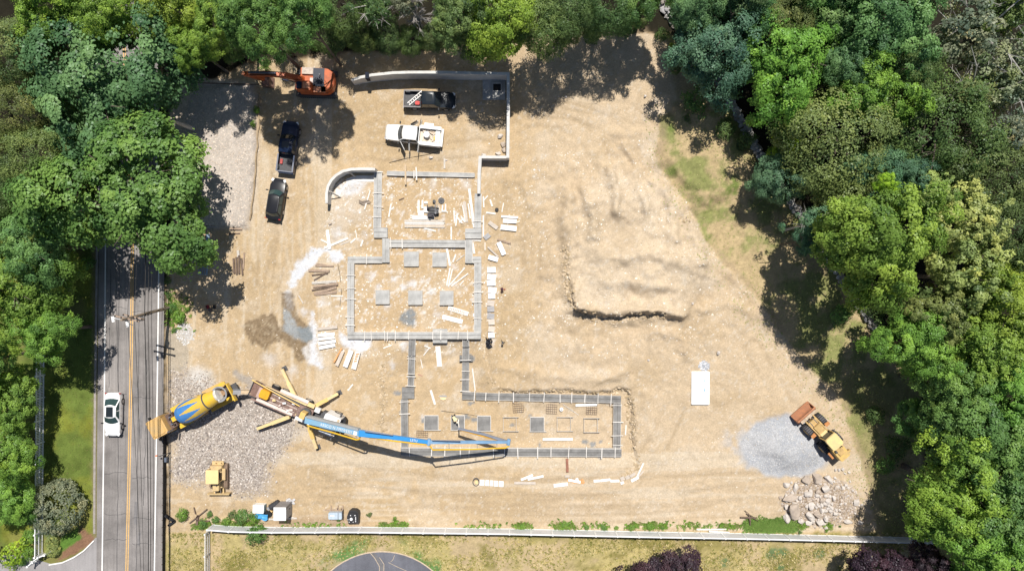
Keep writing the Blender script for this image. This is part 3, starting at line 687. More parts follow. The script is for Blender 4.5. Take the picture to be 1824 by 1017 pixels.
for k, (x0, y0, x1, y1) in enumerate(((296, 916, 312, 927), (313, 926, 302, 934))):
    p, q = Vector((*on(x0, y0),)), Vector((*on(x1, y1),)); d = q - p
    mb = MB(); mb.box(((p.x + q.x) / 2, (p.y + q.y) / 2, .22), (d.length, .22, .4), rz=math.atan2(d.y, d.x)); child_world(mb, 'fallen_panel', SILT, sf)

# dry stone wall on the wood's edge
sw = empty('stone_wall', (*at(1362, 295), 0), 0, 'dry stone wall of weathered grey fieldstones winding along the edge of the wood', 'wall')
STONE = [mat('fieldstone', (.33, .32, .32), .9, .25, 3, bump=.3, bscale=8), mat('fieldstone_pale', (.43, .41, .39), .9, .2, 3, bump=.3, bscale=8), mat('fieldstone_brown', (.28, .25, .22), .9, .25, 3, bump=.3, bscale=8)]
def rock_mesh(name, m, seed, flat=.65, cuts=9):
    r = random.Random(seed); import bmesh
    bm = bmesh.new(); bmesh.ops.create_icosphere(bm, subdivisions=2, radius=.5)
    planes = []
    for _ in range(cuts):
        d = Vector((r.gauss(0, 1), r.gauss(0, 1), r.gauss(0, 1))).normalized(); planes.append((d, r.uniform(.27, .42)))
    for v in bm.verts:
        for d, o in planes:
            e = v.co.dot(d) - o
            if e > 0: v.co -= d * e
        v.co += Vector((r.uniform(-1, 1), r.uniform(-1, 1), r.uniform(-1, 1))) * .018
        v.co.z *= flat
    me = bpy.data.meshes.new(name); bm.to_mesh(me); bm.free(); me.materials.append(m); return me
ROCKS = [rock_mesh('rock', STONE[i % 3], 40 + i, flat=random.uniform(.55, .85)) for i in range(9)]
def stone(name, par, loc, dim, rz, me=None):
    o = bpy.data.objects.new(name, me or random.choice(ROCKS)); COL.objects.link(o); o.rotation_euler = (random.uniform(-.25, .25), random.uniform(-.25, .25), rz); o.scale = dim
    if par is not None: o.parent = par; o.location = Vector(loc) - par.location
    else: o.location = loc
    return o
L = length(WALL_LINE); d = 0; cnt = 0
while d < L and cnt < 290:
    for side in (-1, 1):
        px, py = along(WALL_LINE, d); x, y = at(px + side * 3.0 + random.uniform(-1, 1), py - side * 2.0 + random.uniform(-1, 1))
        w = random.uniform(.55, 1.0); stone('stone', sw, (x, y, .18 + random.uniform(0, .22)), (w, random.uniform(.5, .8), random.uniform(.6, .95)), random.uniform(0, 3)); cnt += 1
    if random.random() < .6: px, py = along(WALL_LINE, d); x, y = at(px, py); stone('stone', sw, (x, y, .6), (random.uniform(.5, .9), .6, .6), random.uniform(0, 3)); cnt += 1
    d += random.uniform(6.5, 9)
# ================================================================== trees
def leaf_mat():
    m = bpy.data.materials.new('foliage'); m.use_nodes = True; nt = m.node_tree; nt.nodes.remove(nt.nodes['Principled BSDF'])
    out = nt.nodes['Material Output']
    oi = nt.nodes.new('ShaderNodeObjectInfo'); at_ = nt.nodes.new('ShaderNodeAttribute'); at_.attribute_name = 'tone'
    vm = nt.nodes.new('ShaderNodeVectorMath'); vm.operation = 'MULTIPLY'
    nt.links.new(oi.outputs['Color'], vm.inputs[0]); nt.links.new(at_.outputs['Color'], vm.inputs[1])
    df = nt.nodes.new('ShaderNodeBsdfDiffuse'); tl = nt.nodes.new('ShaderNodeBsdfTranslucent'); gl = nt.nodes.new('ShaderNodeBsdfGlossy')
    gl.inputs['Roughness'].default_value = .42; gl.inputs['Color'].default_value = (.9, .95, 1, 1)
    t2 = nt.nodes.new('ShaderNodeVectorMath'); t2.operation = 'MULTIPLY'; t2.inputs[1].default_value = (1.2, 1.35, .55)
    nt.links.new(vm.outputs[0], df.inputs['Color']); nt.links.new(vm.outputs[0], t2.inputs[0]); nt.links.new(t2.outputs[0], tl.inputs['Color'])
    m1 = nt.nodes.new('ShaderNodeMixShader'); m1.inputs[0].default_value = .30
    nt.links.new(df.outputs[0], m1.inputs[1]); nt.links.new(tl.outputs[0], m1.inputs[2])
    m2 = nt.nodes.new('ShaderNodeMixShader'); m2.inputs[0].default_value = .014
    nt.links.new(m1.outputs[0], m2.inputs[1]); nt.links.new(gl.outputs[0], m2.inputs[2]); nt.links.new(m2.outputs[0], out.inputs['Surface'])
    return m
LEAF = leaf_mat()
BARK = mat('bark', (.13, .105, .085), .95, .35, 6, bump=.4); BARK_P = mat('pale_bark', (.42, .40, .37), .9, .3, 3, bump=.3); BARK_G = mat('grey_dead_bark', (.36, .33, .31), .95, .2, 5)
def leaf_mesh(name, P, N, size, tone, g):
    """P, N: n x 3 arrays; every leaf is one folded quad"""
    n = len(P); N = N / np.linalg.norm(N, axis=1, keepdims=True)
    T = g.normal(size=(n, 3)); T -= N * (T * N).sum(1, keepdims=True); T /= np.linalg.norm(T, axis=1, keepdims=True) + 1e-9
    B = np.cross(N, T); s = size[:, None]
    V = np.empty((n, 4, 3)); V[:, 0] = P - T * s * .55; V[:, 2] = P + T * s * .55
    V[:, 1] = P - B * s * .38 + N * s * .12; V[:, 3] = P + B * s * .38 + N * s * .12
    me = bpy.data.meshes.new(name); me.vertices.add(n * 4); me.vertices.foreach_set('co', V.astype(np.float32).ravel())
    me.loops.add(n * 4); me.loops.foreach_set('vertex_index', np.arange(n * 4)); me.polygons.add(n)
    me.polygons.foreach_set('loop_start', np.arange(n) * 4); me.polygons.foreach_set('loop_total', np.full(n, 4))
    a = me.attributes.new('tone', 'FLOAT_COLOR', 'POINT'); c = np.ones((n, 4)); c[:, :3] = tone
    a.data.foreach_set('color', np.repeat(c, 4, 0).astype(np.float32).ravel())
    me.update(calc_edges=True); me.materials.append(LEAF); return me
def unit(g, n):
    v = g.normal(size=(n, 3)); return v / np.linalg.norm(v, axis=1, keepdims=True)
def crown_mesh(name, seed, rad=5.0, hz_=4.2, lobes=85, lr=(.7, 1.45), per=270, leaf=(.2, .36), zmin=-.45, fill=(.62, 1.0), up=.55, gap=.34, jag=.26, tv=.32, flat=.68, core=0):
    """crown of many leaf clumps: unit radius about `rad`, centre at the origin"""
    g = np.random.default_rng(seed); ph = g.random(4) * 6.28
    out_p, out_n, out_s, out_t = [], [], [], []
    d = unit(g, lobes * 4); d = d[d[:, 2] > zmin]
    keep = []
    for v in d:                                                       # spread the clumps
        if all(np.dot(v, w) < math.cos(1.35 / math.sqrt(lobes)) for w in keep): keep.append(v)
        if len(keep) >= lobes: break
    for v in keep:
        th = math.atan2(v[1], v[0])
        rr = 1 + jag * math.sin(2 * th + ph[0]) * .6 + jag * math.sin(3 * th + ph[1]) + jag * .6 * math.sin(5 * th + ph[2]) * (1 - abs(v[2]))
        f = g.uniform(*fill) if g.random() > gap else g.uniform(fill[0] * .55, fill[0])
        c = v * np.array([rad, rad, hz_]) * rr * f
        r = g.uniform(*lr) * (1.1 - .3 * max(0, v[2]))
        k = int(per * (r / lr[1]) ** 2 * g.uniform(.8, 1.2))
        axis_ = v + np.array([0, 0, up]); axis_ /= np.linalg.norm(axis_)
        q = unit(g, k * 2); q = q[q @ axis_ > -.15][:k]; k = len(q)
        # sub-clumps make the outline of the clump uneven
        sub = unit(g, 7); w = np.max(q @ sub.T, 1)
        rad_k = r * (.55 + .5 * np.clip((w - .45) / .5, 0, 1)) * g.uniform(.82, 1.05, k)
        rad_k = rad_k * np.where(g.random(k) < .12, g.uniform(1.0, 1.35, k), g.uniform(.72, 1.06, k))
        sa_ = g.uniform(0, 3.14); e_ = g.uniform(.85, 1.6); L_ = q * rad_k[:, None] * np.array([1, 1, flat]); dv = np.array([math.cos(sa_), math.sin(sa_), 0])
        p = c + L_ + np.outer(L_ @ dv, dv) * (e_ - 1)
        out_p.append(p); out_n.append(q * .6 + axis_ * .35 + np.array([0, .12, .5]) + g.normal(size=(k, 3)) * .24)
        out_s.append(g.uniform(*leaf, k)); hue = g.normal() * tv * .6
        t = (1 + g.normal(size=k) * tv * .35 + hue).clip(.5, 1.6); out_t.append(np.stack([t * (1 + .35 * hue), t, t * (1 - .2 * hue)], 1))
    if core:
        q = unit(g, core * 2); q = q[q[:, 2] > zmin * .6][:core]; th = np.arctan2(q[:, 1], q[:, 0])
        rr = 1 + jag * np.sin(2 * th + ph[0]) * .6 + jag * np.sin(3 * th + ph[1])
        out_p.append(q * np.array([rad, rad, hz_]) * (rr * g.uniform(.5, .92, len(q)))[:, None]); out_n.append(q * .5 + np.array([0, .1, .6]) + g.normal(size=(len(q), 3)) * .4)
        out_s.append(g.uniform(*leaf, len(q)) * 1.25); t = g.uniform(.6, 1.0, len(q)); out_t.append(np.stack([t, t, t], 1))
    return leaf_mesh(name, np.concatenate(out_p), np.concatenate(out_n), np.concatenate(out_s), np.concatenate(out_t), g)
CROWNS = {
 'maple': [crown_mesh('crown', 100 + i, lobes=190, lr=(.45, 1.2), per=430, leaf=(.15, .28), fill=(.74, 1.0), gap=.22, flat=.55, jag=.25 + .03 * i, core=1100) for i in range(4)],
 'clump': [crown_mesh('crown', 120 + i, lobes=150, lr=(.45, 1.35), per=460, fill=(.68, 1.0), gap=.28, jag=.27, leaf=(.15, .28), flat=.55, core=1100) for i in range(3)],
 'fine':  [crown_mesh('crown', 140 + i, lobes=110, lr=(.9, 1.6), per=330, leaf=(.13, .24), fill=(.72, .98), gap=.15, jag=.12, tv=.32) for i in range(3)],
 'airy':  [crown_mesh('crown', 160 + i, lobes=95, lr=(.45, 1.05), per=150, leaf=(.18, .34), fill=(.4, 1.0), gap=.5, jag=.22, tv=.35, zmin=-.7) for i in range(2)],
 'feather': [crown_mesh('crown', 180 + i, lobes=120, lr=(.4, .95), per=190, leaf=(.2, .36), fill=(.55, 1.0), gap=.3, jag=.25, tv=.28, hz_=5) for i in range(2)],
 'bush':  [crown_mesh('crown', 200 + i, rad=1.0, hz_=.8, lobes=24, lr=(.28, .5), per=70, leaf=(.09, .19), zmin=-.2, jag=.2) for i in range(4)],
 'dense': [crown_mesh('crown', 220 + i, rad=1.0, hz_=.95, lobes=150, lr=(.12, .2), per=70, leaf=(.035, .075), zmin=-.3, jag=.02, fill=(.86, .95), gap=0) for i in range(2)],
}
def limb_mesh(name, seed, h, crown_r, m, r0=.28, branches=7, reach=.8, lean=.0):
    r = random.Random(seed); mb = MB()
    lx, ly = r.uniform(-.05, .05) * h, r.uniform(-.05, .05) * h
    trunk = [(0, 0, -.3), (lx * .3, ly * .3, h * .25), (lx * .7, ly * .7, h * .5), (lx, ly, h * .72), (lx * 1.2, ly * 1.2, h * .88)]
    mb.tube(trunk, [r0 * 1.5, r0, r0 * .8, r0 * .5, r0 * .16], 8)
    for i in range(branches):
        t = r.uniform(.38, .72); a = i * 2.4 + r.uniform(-.4, .4); z = h * t
        b = Vector((lx * t, ly * t, z)); e = Vector((math.cos(a), math.sin(a), 0)) * crown_r * reach * r.uniform(.7, 1.1) + Vector((lx, ly, z + h * r.uniform(.05, .24)))
        mid_ = b.lerp(e, .5) + Vector((0, 0, h * .05)) + Vector((r.uniform(-.3, .3), r.uniform(-.3, .3), 0))
        mb.tube([b, mid_, e], [r0 * .42, r0 * .26, r0 * .07], 5)
        for k in range(2):
            a2 = a + r.choice((-1, 1)) * r.uniform(.5, 1.0); e2 = mid_ + Vector((math.cos(a2), math.sin(a2), .45)) * crown_r * .38
            mb.tube([mid_, mid_.lerp(e2, .5) + Vector((0, 0, .2)), e2], [r0 * .22, r0 * .12, r0 * .04], 4)
    me = bpy.data.meshes.new(name); me.from_pydata([tuple(p) for p in mb.v], [], mb.f); me.materials.append(m); me.update()
    return me
TRUNKS = [limb_mesh('trunk', 300 + i, 1.0 * 13, 5.0, BARK) for i in range(4)]
TRUNK_P = [limb_mesh('trunk', 320 + i, 13.0, 5.2, BARK_P, r0=.3, branches=11, reach=1.0) for i in range(2)]
GR = dict(a=(.072, .132, .036), b=(.094, .162, .030), c=(.115, .172, .030), d=(.068, .120, .052), e=(.056, .104, .062), f=(.088, .112, .040),
          g=(.165, .190, .068), h=(.108, .120, .078), i=(.058, .090, .030), j=(.155, .22, .022), k=(.032, .020, .026), l=(.07, .135, .05))
tcount = [0]
def tree(px, py, rpx, h, kind, hue, label, name=None, sq=1.0, trunk=True, group='trees of the surrounding wood', jit=.1):
    """px, py: middle of the crown as the photograph shows it, rpx its radius there, h height of the tree in metres"""
    tcount[0] += 1; i = tcount[0]; r = random.Random(900 + i)
    h = h * ((1.0 if 440 < px < 570 else .78) if group == W else (.60 if px < 30 and py > 650 else .88) if group == Rd else (.72 if py < 330 else 1.18) if group == En else .88); ch = min(h * .42, rpx / S * 1.05); zc = h - ch
    k = 1 - zc / H; x, y = at(px, py, zc); rad = rpx / S * k
    names = dict(maple='maple_tree', clump='broadleaf_tree', fine='fine_leaved_tree', airy='sycamore_tree', feather='ash_tree')
    t = empty(name or names.get(kind, 'tree'), (x, y, zat(x, y)), r.uniform(0, 6.28), label, 'tree', group)
    me = CROWNS[kind][i % len(CROWNS[kind])]
    c = bpy.data.objects.new('crown', me); COL.objects.link(c); c.parent = t; c.location = (0, 0, zc); s_ = rad / 5.3
    c.scale = (s_, s_ * sq, ch / 4.2 * 1.0)
    b = np.array(GR[hue]) * (2.4 if kind == 'airy' else 2.1); c.color = (b[0] * r.uniform(1 - jit, 1 + jit), b[1] * r.uniform(1 - jit * .6, 1 + jit * .6), b[2] * r.uniform(1 - jit, 1 + jit), 1)
    if trunk:
        pale = kind in ('airy',)
        tm = (TRUNK_P if pale else TRUNKS)[i % (2 if pale else 4)]
        o = bpy.data.objects.new('trunk', tm); COL.objects.link(o); o.parent = t; o.scale = (s_, s_, h / 13.0)
    return t
def bush(px, py, rpx, h, hue, label, kind='bush', name='shrub', group=None, cat='shrub', sq=1.0):
    tcount[0] += 1; r = random.Random(900 + tcount[0]); x, y = at(px, py, h * .5)
    t = empty(name, (x, y, zat(x, y)), r.uniform(0, 6.28) if sq == 1 else 0, label, cat, group)
    c = bpy.data.objects.new('foliage', CROWNS[kind][tcount[0] % len(CROWNS[kind])]); COL.objects.link(c); c.parent = t
    s_ = rpx / S * (1 if kind == 'dense' else .78); c.location = (0, 0, h * .38); c.scale = (s_, s_ * sq, h * .62 / .85); b = np.array(GR[hue]) * 2.1; c.color = (*b, 1)
    mb = MB()
    for q in range(4):
        a = q * 1.6; mb.tube([(0, 0, -.05), (math.cos(a) * s_ * .3, math.sin(a) * s_ * .3, h * .35), (math.cos(a) * s_ * .55, math.sin(a) * s_ * .55, h * .6)], [.03, .02, .008], 4)
    mb.build('stems', BARK, t)
    return t
W, Rd, En, Es, Sw = 'wood on the near side', 'trees along the road', 'trees beyond the stone wall', 'trees of the eastern wood', 'trees south of the yard'
TREES = [
 # north-west, over the road
 (178, 138, 128, 16.5, 'maple', 'd', 'huge blue green maple arching over the road, largest crown in that corner', Rd),
 (232, 342, 132, 18, 'maple', 'a', 'wide mid green maple hanging over the road end just before the open asphalt', Rd),
 (345, 84, 38, 13, 'maple', 'b', 'small bright green maple between the big road maple and the orange excavator', Rd),
 (300, 25, 62, 15, 'clump', 'c', 'yellow green broadleaf tree at the top edge beside the road maple', Rd),
 (180, 18, 56, 18, 'clump', 'c', 'yellow tinted tree behind the big road maple at the top edge', Rd),
 (85, 22, 56, 17, 'clump', 'b', 'fresh green tree near the top corner beyond the road', Rd),
 (18, 95, 62, 17, 'fine', 'f', 'dull olive tree at the picture corner beyond the road maple', Rd),
 (14, 205, 58, 17, 'fine', 'f', 'olive brown tree below the corner tree beyond the road', Rd),
 (55, 285, 58, 17, 'fine', 'f', 'olive tree beside the wide maple with dark gap under it', Rd),
 (-10, 340, 50, 16, 'fine', 'i', 'dark olive tree cut by the picture edge above the dark gap', Rd),
 (52, 432, 66, 16, 'maple', 'l', 'blue green tree between the dark gap and the lime green tree', Rd),
 (45, 520, 82, 15, 'maple', 'b', 'lime green maple beside the lawn, largest on that side of the road', Rd),
 (78, 590, 48, 13, 'clump', 'b', 'lime green tree at whose foot the picket fence begins', Rd),
 (128, 395, 40, 9, 'fine', 'i', 'low dark tree in the shade beside the lawn top', Rd),
 (18, 715, 48, 14, 'maple', 'b', 'leafy tree behind the picket fence level with the white car', Rd),
 (8, 800, 52, 14, 'maple', 'b', 'bright green tree behind the picket fence, second below the white car level', Rd),
 (10, 888, 48, 13, 'clump', 'b', 'bright green tree behind the round clipped bush', Rd),
 (-40, 640, 50, 14, 'maple', 'a', 'green tree mostly cut off beside the small lawn corner', Rd),
 # north edge
 (392, 38, 46, 18, 'maple', 'b', 'bright green tree at the top edge right of the yellow green tree', W),
 (455, 42, 58, 18, 'maple', 'a', 'green tree standing right above the orange excavator boom', W),
 (540, 30, 50, 18, 'clump', 'a', 'darker green tree behind the excavator cab at the wood edge', W),
 (608, 18, 46, 13, 'fine', 'i', 'dark tree in the shaded stretch left of the dead tree', W),
 (665, 12, 50, 13, 'airy', 'i', 'thin dark tree in the shade behind the retaining wall start', W),
 (720, -8, 46, 14, 'airy', 'h', 'pale sparse tree just behind the bare dead tree', W),
 (818, 22, 56, 17, 'clump', 'f', 'olive yellow tree overhanging the retaining wall, beside the dead tree', W),
 (888, 32, 68, 18, 'clump', 'c', 'yellow green tree overhanging the wall corner, brightest on the top edge', W),
 (965, 50, 52, 15, 'fine', 'f', 'olive tree with ragged edge over the shaded bare earth', W),
 (1010, 20, 50, 16, 'fine', 'i', 'dark olive tree at the top beside the ragged olive one', W),
 (1078, 12, 52, 15, 'fine', 'i', 'dark green tree near the little bush on the stump', W),
 (1150, -14, 50, 16, 'clump', 'a', 'green tree standing where the stone wall leaves the picture', W),
 # north-east
 (1288, 92, 80, 17, 'clump', 'e', 'large blue green tree right behind the top of the stone wall', En),
 (1392, 122, 86, 18, 'maple', 'b', 'large bright green maple with clustered crown behind the stone wall', En),
 (1242, 12, 50, 16, 'clump', 'd', 'dark blue green tree at the top beside the stone wall', En),
 (1338, 14, 56, 17, 'clump', 'l', 'green tree at the top edge above the large bright maple', En),
 (1400, 38, 46, 17, 'fine', 'f', 'small olive tree squeezed between the bright maple and the top edge', En),
 (1478, 40, 58, 17, 'clump', 'd', 'dark green tree with bare limb at the top edge', En),
 (1578, 50, 88, 18, 'maple', 'l', 'very large green tree spreading below the top edge of the wood', Es),
 (1520, 120, 52, 15, 'clump', 'd', 'dark clumped tree between the two large maples', Es),
 (1548, 168, 66, 16, 'maple', 'b', 'bright green round tree below the very large one', Es),
 (1625, 128, 46, 15, 'fine', 'i', 'dark fine leaved tree beside the pale sycamores', Es),
 (1725, 70, 92, 19, 'airy', 'h', 'thin grey green sycamore with pale limbs showing, topmost', Es),
 (1802, 150, 76, 19, 'airy', 'h', 'thin grey green sycamore with white limbs at the picture edge', Es),
 (1728, 170, 66, 17, 'airy', 'f', 'sparse olive tree in front of the two pale sycamores', Es),
 (1800, 20, 62, 19, 'airy', 'i', 'sparse dark tree in the top corner of the wood', Es),
 (1805, 245, 60, 18, 'airy', 'h', 'sparse grey tree below the white limbed sycamore', Es),
 (1490, 262, 98, 16, 'fine', 'f', 'broad fine leaved olive tree, soft brownish crown', Es),
 (1668, 240, 92, 17, 'fine', 'i', 'broad dark green fine leaved tree beside the olive one', Es),
 (1745, 320, 80, 17, 'fine', 'i', 'dark green fine leaved tree farther out than its twin', Es),
 (1395, 262, 26, 8, 'clump', 'j', 'small vivid green tree poking out at the stone wall bend', En),
 (1382, 322, 44, 11, 'clump', 'e', 'grey blue small tree leaning over the stone wall', En),
 (1556, 310, 48, 14, 'clump', 'e', 'blue green tree behind the broad olive one', Es),
 (1612, 312, 42, 15, 'clump', 'e', 'blue green round tree next to the pale yellow tree', Es),
 (1500, 368, 30, 11, 'clump', 'c', 'small yellow green tree between the blue green trees', Es),
 (1578, 326, 17, 17, 'clump', 'j', 'tiny vivid yellow green crown among blue green ones', Es),
 (1448, 400, 40, 9, 'airy', 'e', 'small grey blue tree with bare limb above the shaded verge', En),
 (1440, 428, 24, 8, 'clump', 'e', 'smallest grey blue tree hanging over the shaded verge', En),
 (1562, 430, 96, 17, 'maple', 'b', 'big bright green maple, most prominent crown right of the stone wall', En),
 (1705, 395, 72, 18, 'feather', 'g', 'pale yellow green feathery tree, upper of its pair', Es),
 (1712, 488, 76, 18, 'feather', 'g', 'pale yellow green feathery tree, lower of its pair', Es),
 (1655, 345, 40, 16, 'feather', 'g', 'small pale feathery tree at the top of the pale group', Es),
 (1800, 420, 66, 17, 'fine', 'i', 'dark tree at the picture edge behind the pale feathery pair', Es),
 (1660, 560, 58, 16, 'feather', 'f', 'dull olive feathery tree above the round dark green tree', Es),
 (1795, 545, 72, 18, 'maple', 'c', 'yellow green tree at the picture edge, brightest of the lower wood', Es),
 (1755, 620, 76, 17, 'maple', 'c', 'yellow green tree below the brightest one', Es),
 (1625, 612, 60, 12, 'maple', 'b', 'round saturated green tree standing forward over the shaded verge', En),
 (1692, 690, 58, 15, 'clump', 'a', 'dark green tree below the round saturated one', Es),
 (1800, 690, 62, 17, 'maple', 'b', 'green tree at the picture edge below the yellow green ones', Es),
 (1650, 745, 46, 8.5, 'clump', 'a', 'dark green tree near the wheel loader side of the wood', Es),
 (1738, 775, 84, 17, 'maple', 'a', 'wide mid green tree behind the wheel loader', Es),
 (1815, 790, 60, 17, 'clump', 'a', 'mid green tree at the picture edge behind the wide one', Es),
 (1700, 870, 82, 17, 'maple', 'b', 'wide green tree over the end of the white fence', Es),
 (1790, 900, 84, 18, 'maple', 'a', 'large green tree in the lower corner of the wood', Es),
 (1745, 965, 74, 17, 'maple', 'b', 'green tree below the fence end in the lower corner', Es),
 (1815, 1000, 60, 17, 'clump', 'a', 'green tree in the very corner by the purple tree', Es),
 (1190, 1042, 62, 10, 'maple', 'k', 'dark purple leaved tree in the dry field', Sw),
 (1592, 1044, 66, 11, 'maple', 'k', 'dark purple leaved tree beside the corner wood, farther from the turnaround', Sw),
 (1662, 1028, 42, 11, 'maple', 'k', 'smaller dark purple tree touching the corner wood', Sw),
 (1860, 460, 60, 18, 'fine', 'i', 'dark tree past the picture edge of the wood', Es),
 (1870, 330, 60, 18, 'fine', 'h', 'olive tree past the picture edge of the wood', Es),
 (1880, 620, 60, 18, 'maple', 'b', 'green tree past the picture edge of the wood', Es),
 (1500, -40, 70, 18, 'maple', 'a', 'added shade casting green tree past the top edge of the eastern wood', Es),  # from here on, extra trees beyond the view added as shade casters
 (1320, -60, 70, 18, 'clump', 'd', 'added shade casting blue green tree past the top edge of the wood', Es),
 (1640, -50, 70, 18, 'airy', 'h', 'added shade casting sparse tree past the top edge of the wood', Es),
]
for t in TREES: tree(*t[:7], group=t[7])
for k, (px, py, r_, h_) in enumerate(((415, 84, 26, 5), (590, 66, 30, 5), (640, 62, 30, 5), (690, 66, 28, 5), (735, 72, 26, 5), (775, 66, 26, 5), (835, 78, 24, 5), (1010, 52, 28, 5), (1062, 44, 26, 5), (1110, 40, 24, 5), (505, 78, 24, 5))):
    tree(px, py, r_, h_ / .78, 'fine', 'i', 'small dark understory tree in deep shade, ' + ('first', 'second', 'third', 'fourth', 'fifth', 'sixth', 'seventh', 'eighth', 'ninth', 'tenth', 'eleventh')[k] + ' of those fronting the top wood edge', 'understory_tree', group='understory trees of the top wood edge')
# low growth on the dark forest floor
UNDER = [(1240, 180, 26), (1290, 230, 22), (1330, 250, 18), (1500, 560, 22), (1560, 560, 20), (1180, 60, 14), (600, 62, 20), (660, 66, 18), (720, 70, 16), (420, 90, 22), (500, 96, 16), (1050, 62, 18), (1110, 52, 16), (1205, 120, 12), (330, 130, 18), (560, 80, 14), (780, 82, 12), (120, 440, 18), (150, 470, 14), (1560, 740, 20), (1600, 800, 24), (1580, 830, 18), (1640, 900, 18), (1420, 330, 14), (1480, 430, 12)]
for k, (px, py, r_) in enumerate(UNDER):
    side_ = 'behind the excavator and retaining wall' if py < 140 and px < 800 else 'below the top edge trees by the bare earth' if py < 140 else 'beyond the stone wall' if py < 600 else 'behind the wheel loader under the trees'
    if px < 200: side_ = 'beside the shaded lawn top'
    bush(px, py, r_, 2.2, 'i' if k % 3 else 'a', 'dark green undergrowth shrub in the shade ' + side_, group='undergrowth shrubs ' + side_)
# bare dead tree
dt = empty('dead_tree', (*at(754, 66), 0), 0, 'bare grey dead tree with fanned twigs at the top edge', 'tree', None)
mb = MB(); rr = random.Random(5)
mb.tube([(0, 0, -.2), (.05, .2, 4), (.0, .5, 9), (-.1, .8, 13)], [.26, .2, .13, .05], 7)
for i in range(30):
    z = rr.uniform(2.5, 9.5); a = rr.uniform(0, 6.28); l = rr.uniform(1.2, 2.6) * (1.15 - z / 16); b = Vector((0, z * .06, z)); e = b + Vector((math.cos(a) * l, math.sin(a) * l, rr.uniform(.1, .8)))
    mb.tube([b, b.lerp(e, .5) + Vector((0, 0, .15)), e], [.07, .045, .015], 4)
    for q in range(4):
        m_ = b.lerp(e, rr.uniform(.35, .85)); a2 = a + rr.uniform(-.9, .9); e2 = m_ + Vector((math.cos(a2) * l * .45, math.sin(a2) * l * .45, rr.uniform(-.1, .4))); mb.tube([m_, e2], [.032, .01], 3)
mb.build('trunk', BARK_G, dt)
# bare pale limbs and a leaning log in view
for a, b, za, zb, r0, lab in (((345, 230), (306, 215), .4, 5, .26, 'pale leaning tree trunk lying out of the shade beside the gravel pad'), ((1140, 23), (1152, -10), .2, 9, .3, 'grey tree trunk leaning at the top of the wood by the stump bush'), ((774, 36), (775, 8), .2, 8, .22, 'straight grey trunk next to the bare dead tree')):
    xa, ya = at(*a, za); xb, yb = at(*b, zb); m_ = MB(); m_.tube([(0, 0, 0), ((xb - xa) * .5, (yb - ya) * .5, (zb - za) * .5 + .1), (xb - xa, yb - ya, zb - za)], [r0, r0 * .9, r0 * .7], 8)
    tag(m_.build('tree_trunk', BARK_P, loc=(xa, ya, za)), lab, 'trunk')
# shrubs and weeds
bush(95, 905, 45, 4.2, 'h', 'large round clipped olive bush standing over the picket fence by the lawn', 'dense', 'round_bush', cat='bush')
bush(91, 966, 10.5, 1.1, 'g', 'upper small clipped ball shrub by the gate fence', 'dense', 'topiary', 'clipped ball shrubs by the gate'); bush(93, 980, 11.5, 1.3, 'g', 'lower and larger clipped ball shrub by the gate fence', 'dense', 'topiary', 'clipped ball shrubs by the gate')
bush(18, 988, 30, 2.6, 'j', 'yellow flowering bush in the corner by the driveway', 'bush', 'flowering_bush', cat='bush')
bush(52, 955, 17, 1.6, 'b', 'dark green hedge piece behind the white picket fence end', 'bush', 'hedge', cat='hedge'); bush(50, 985, 13, 1.4, 'b', 'low green hedge piece right beside the slatted gate wing', 'bush', 'hedge', cat='hedge')
bush(38, 1000, 10, 1.2, 'a', 'green plant between the yellow bush and the gate', 'bush', 'hedge', cat='hedge')
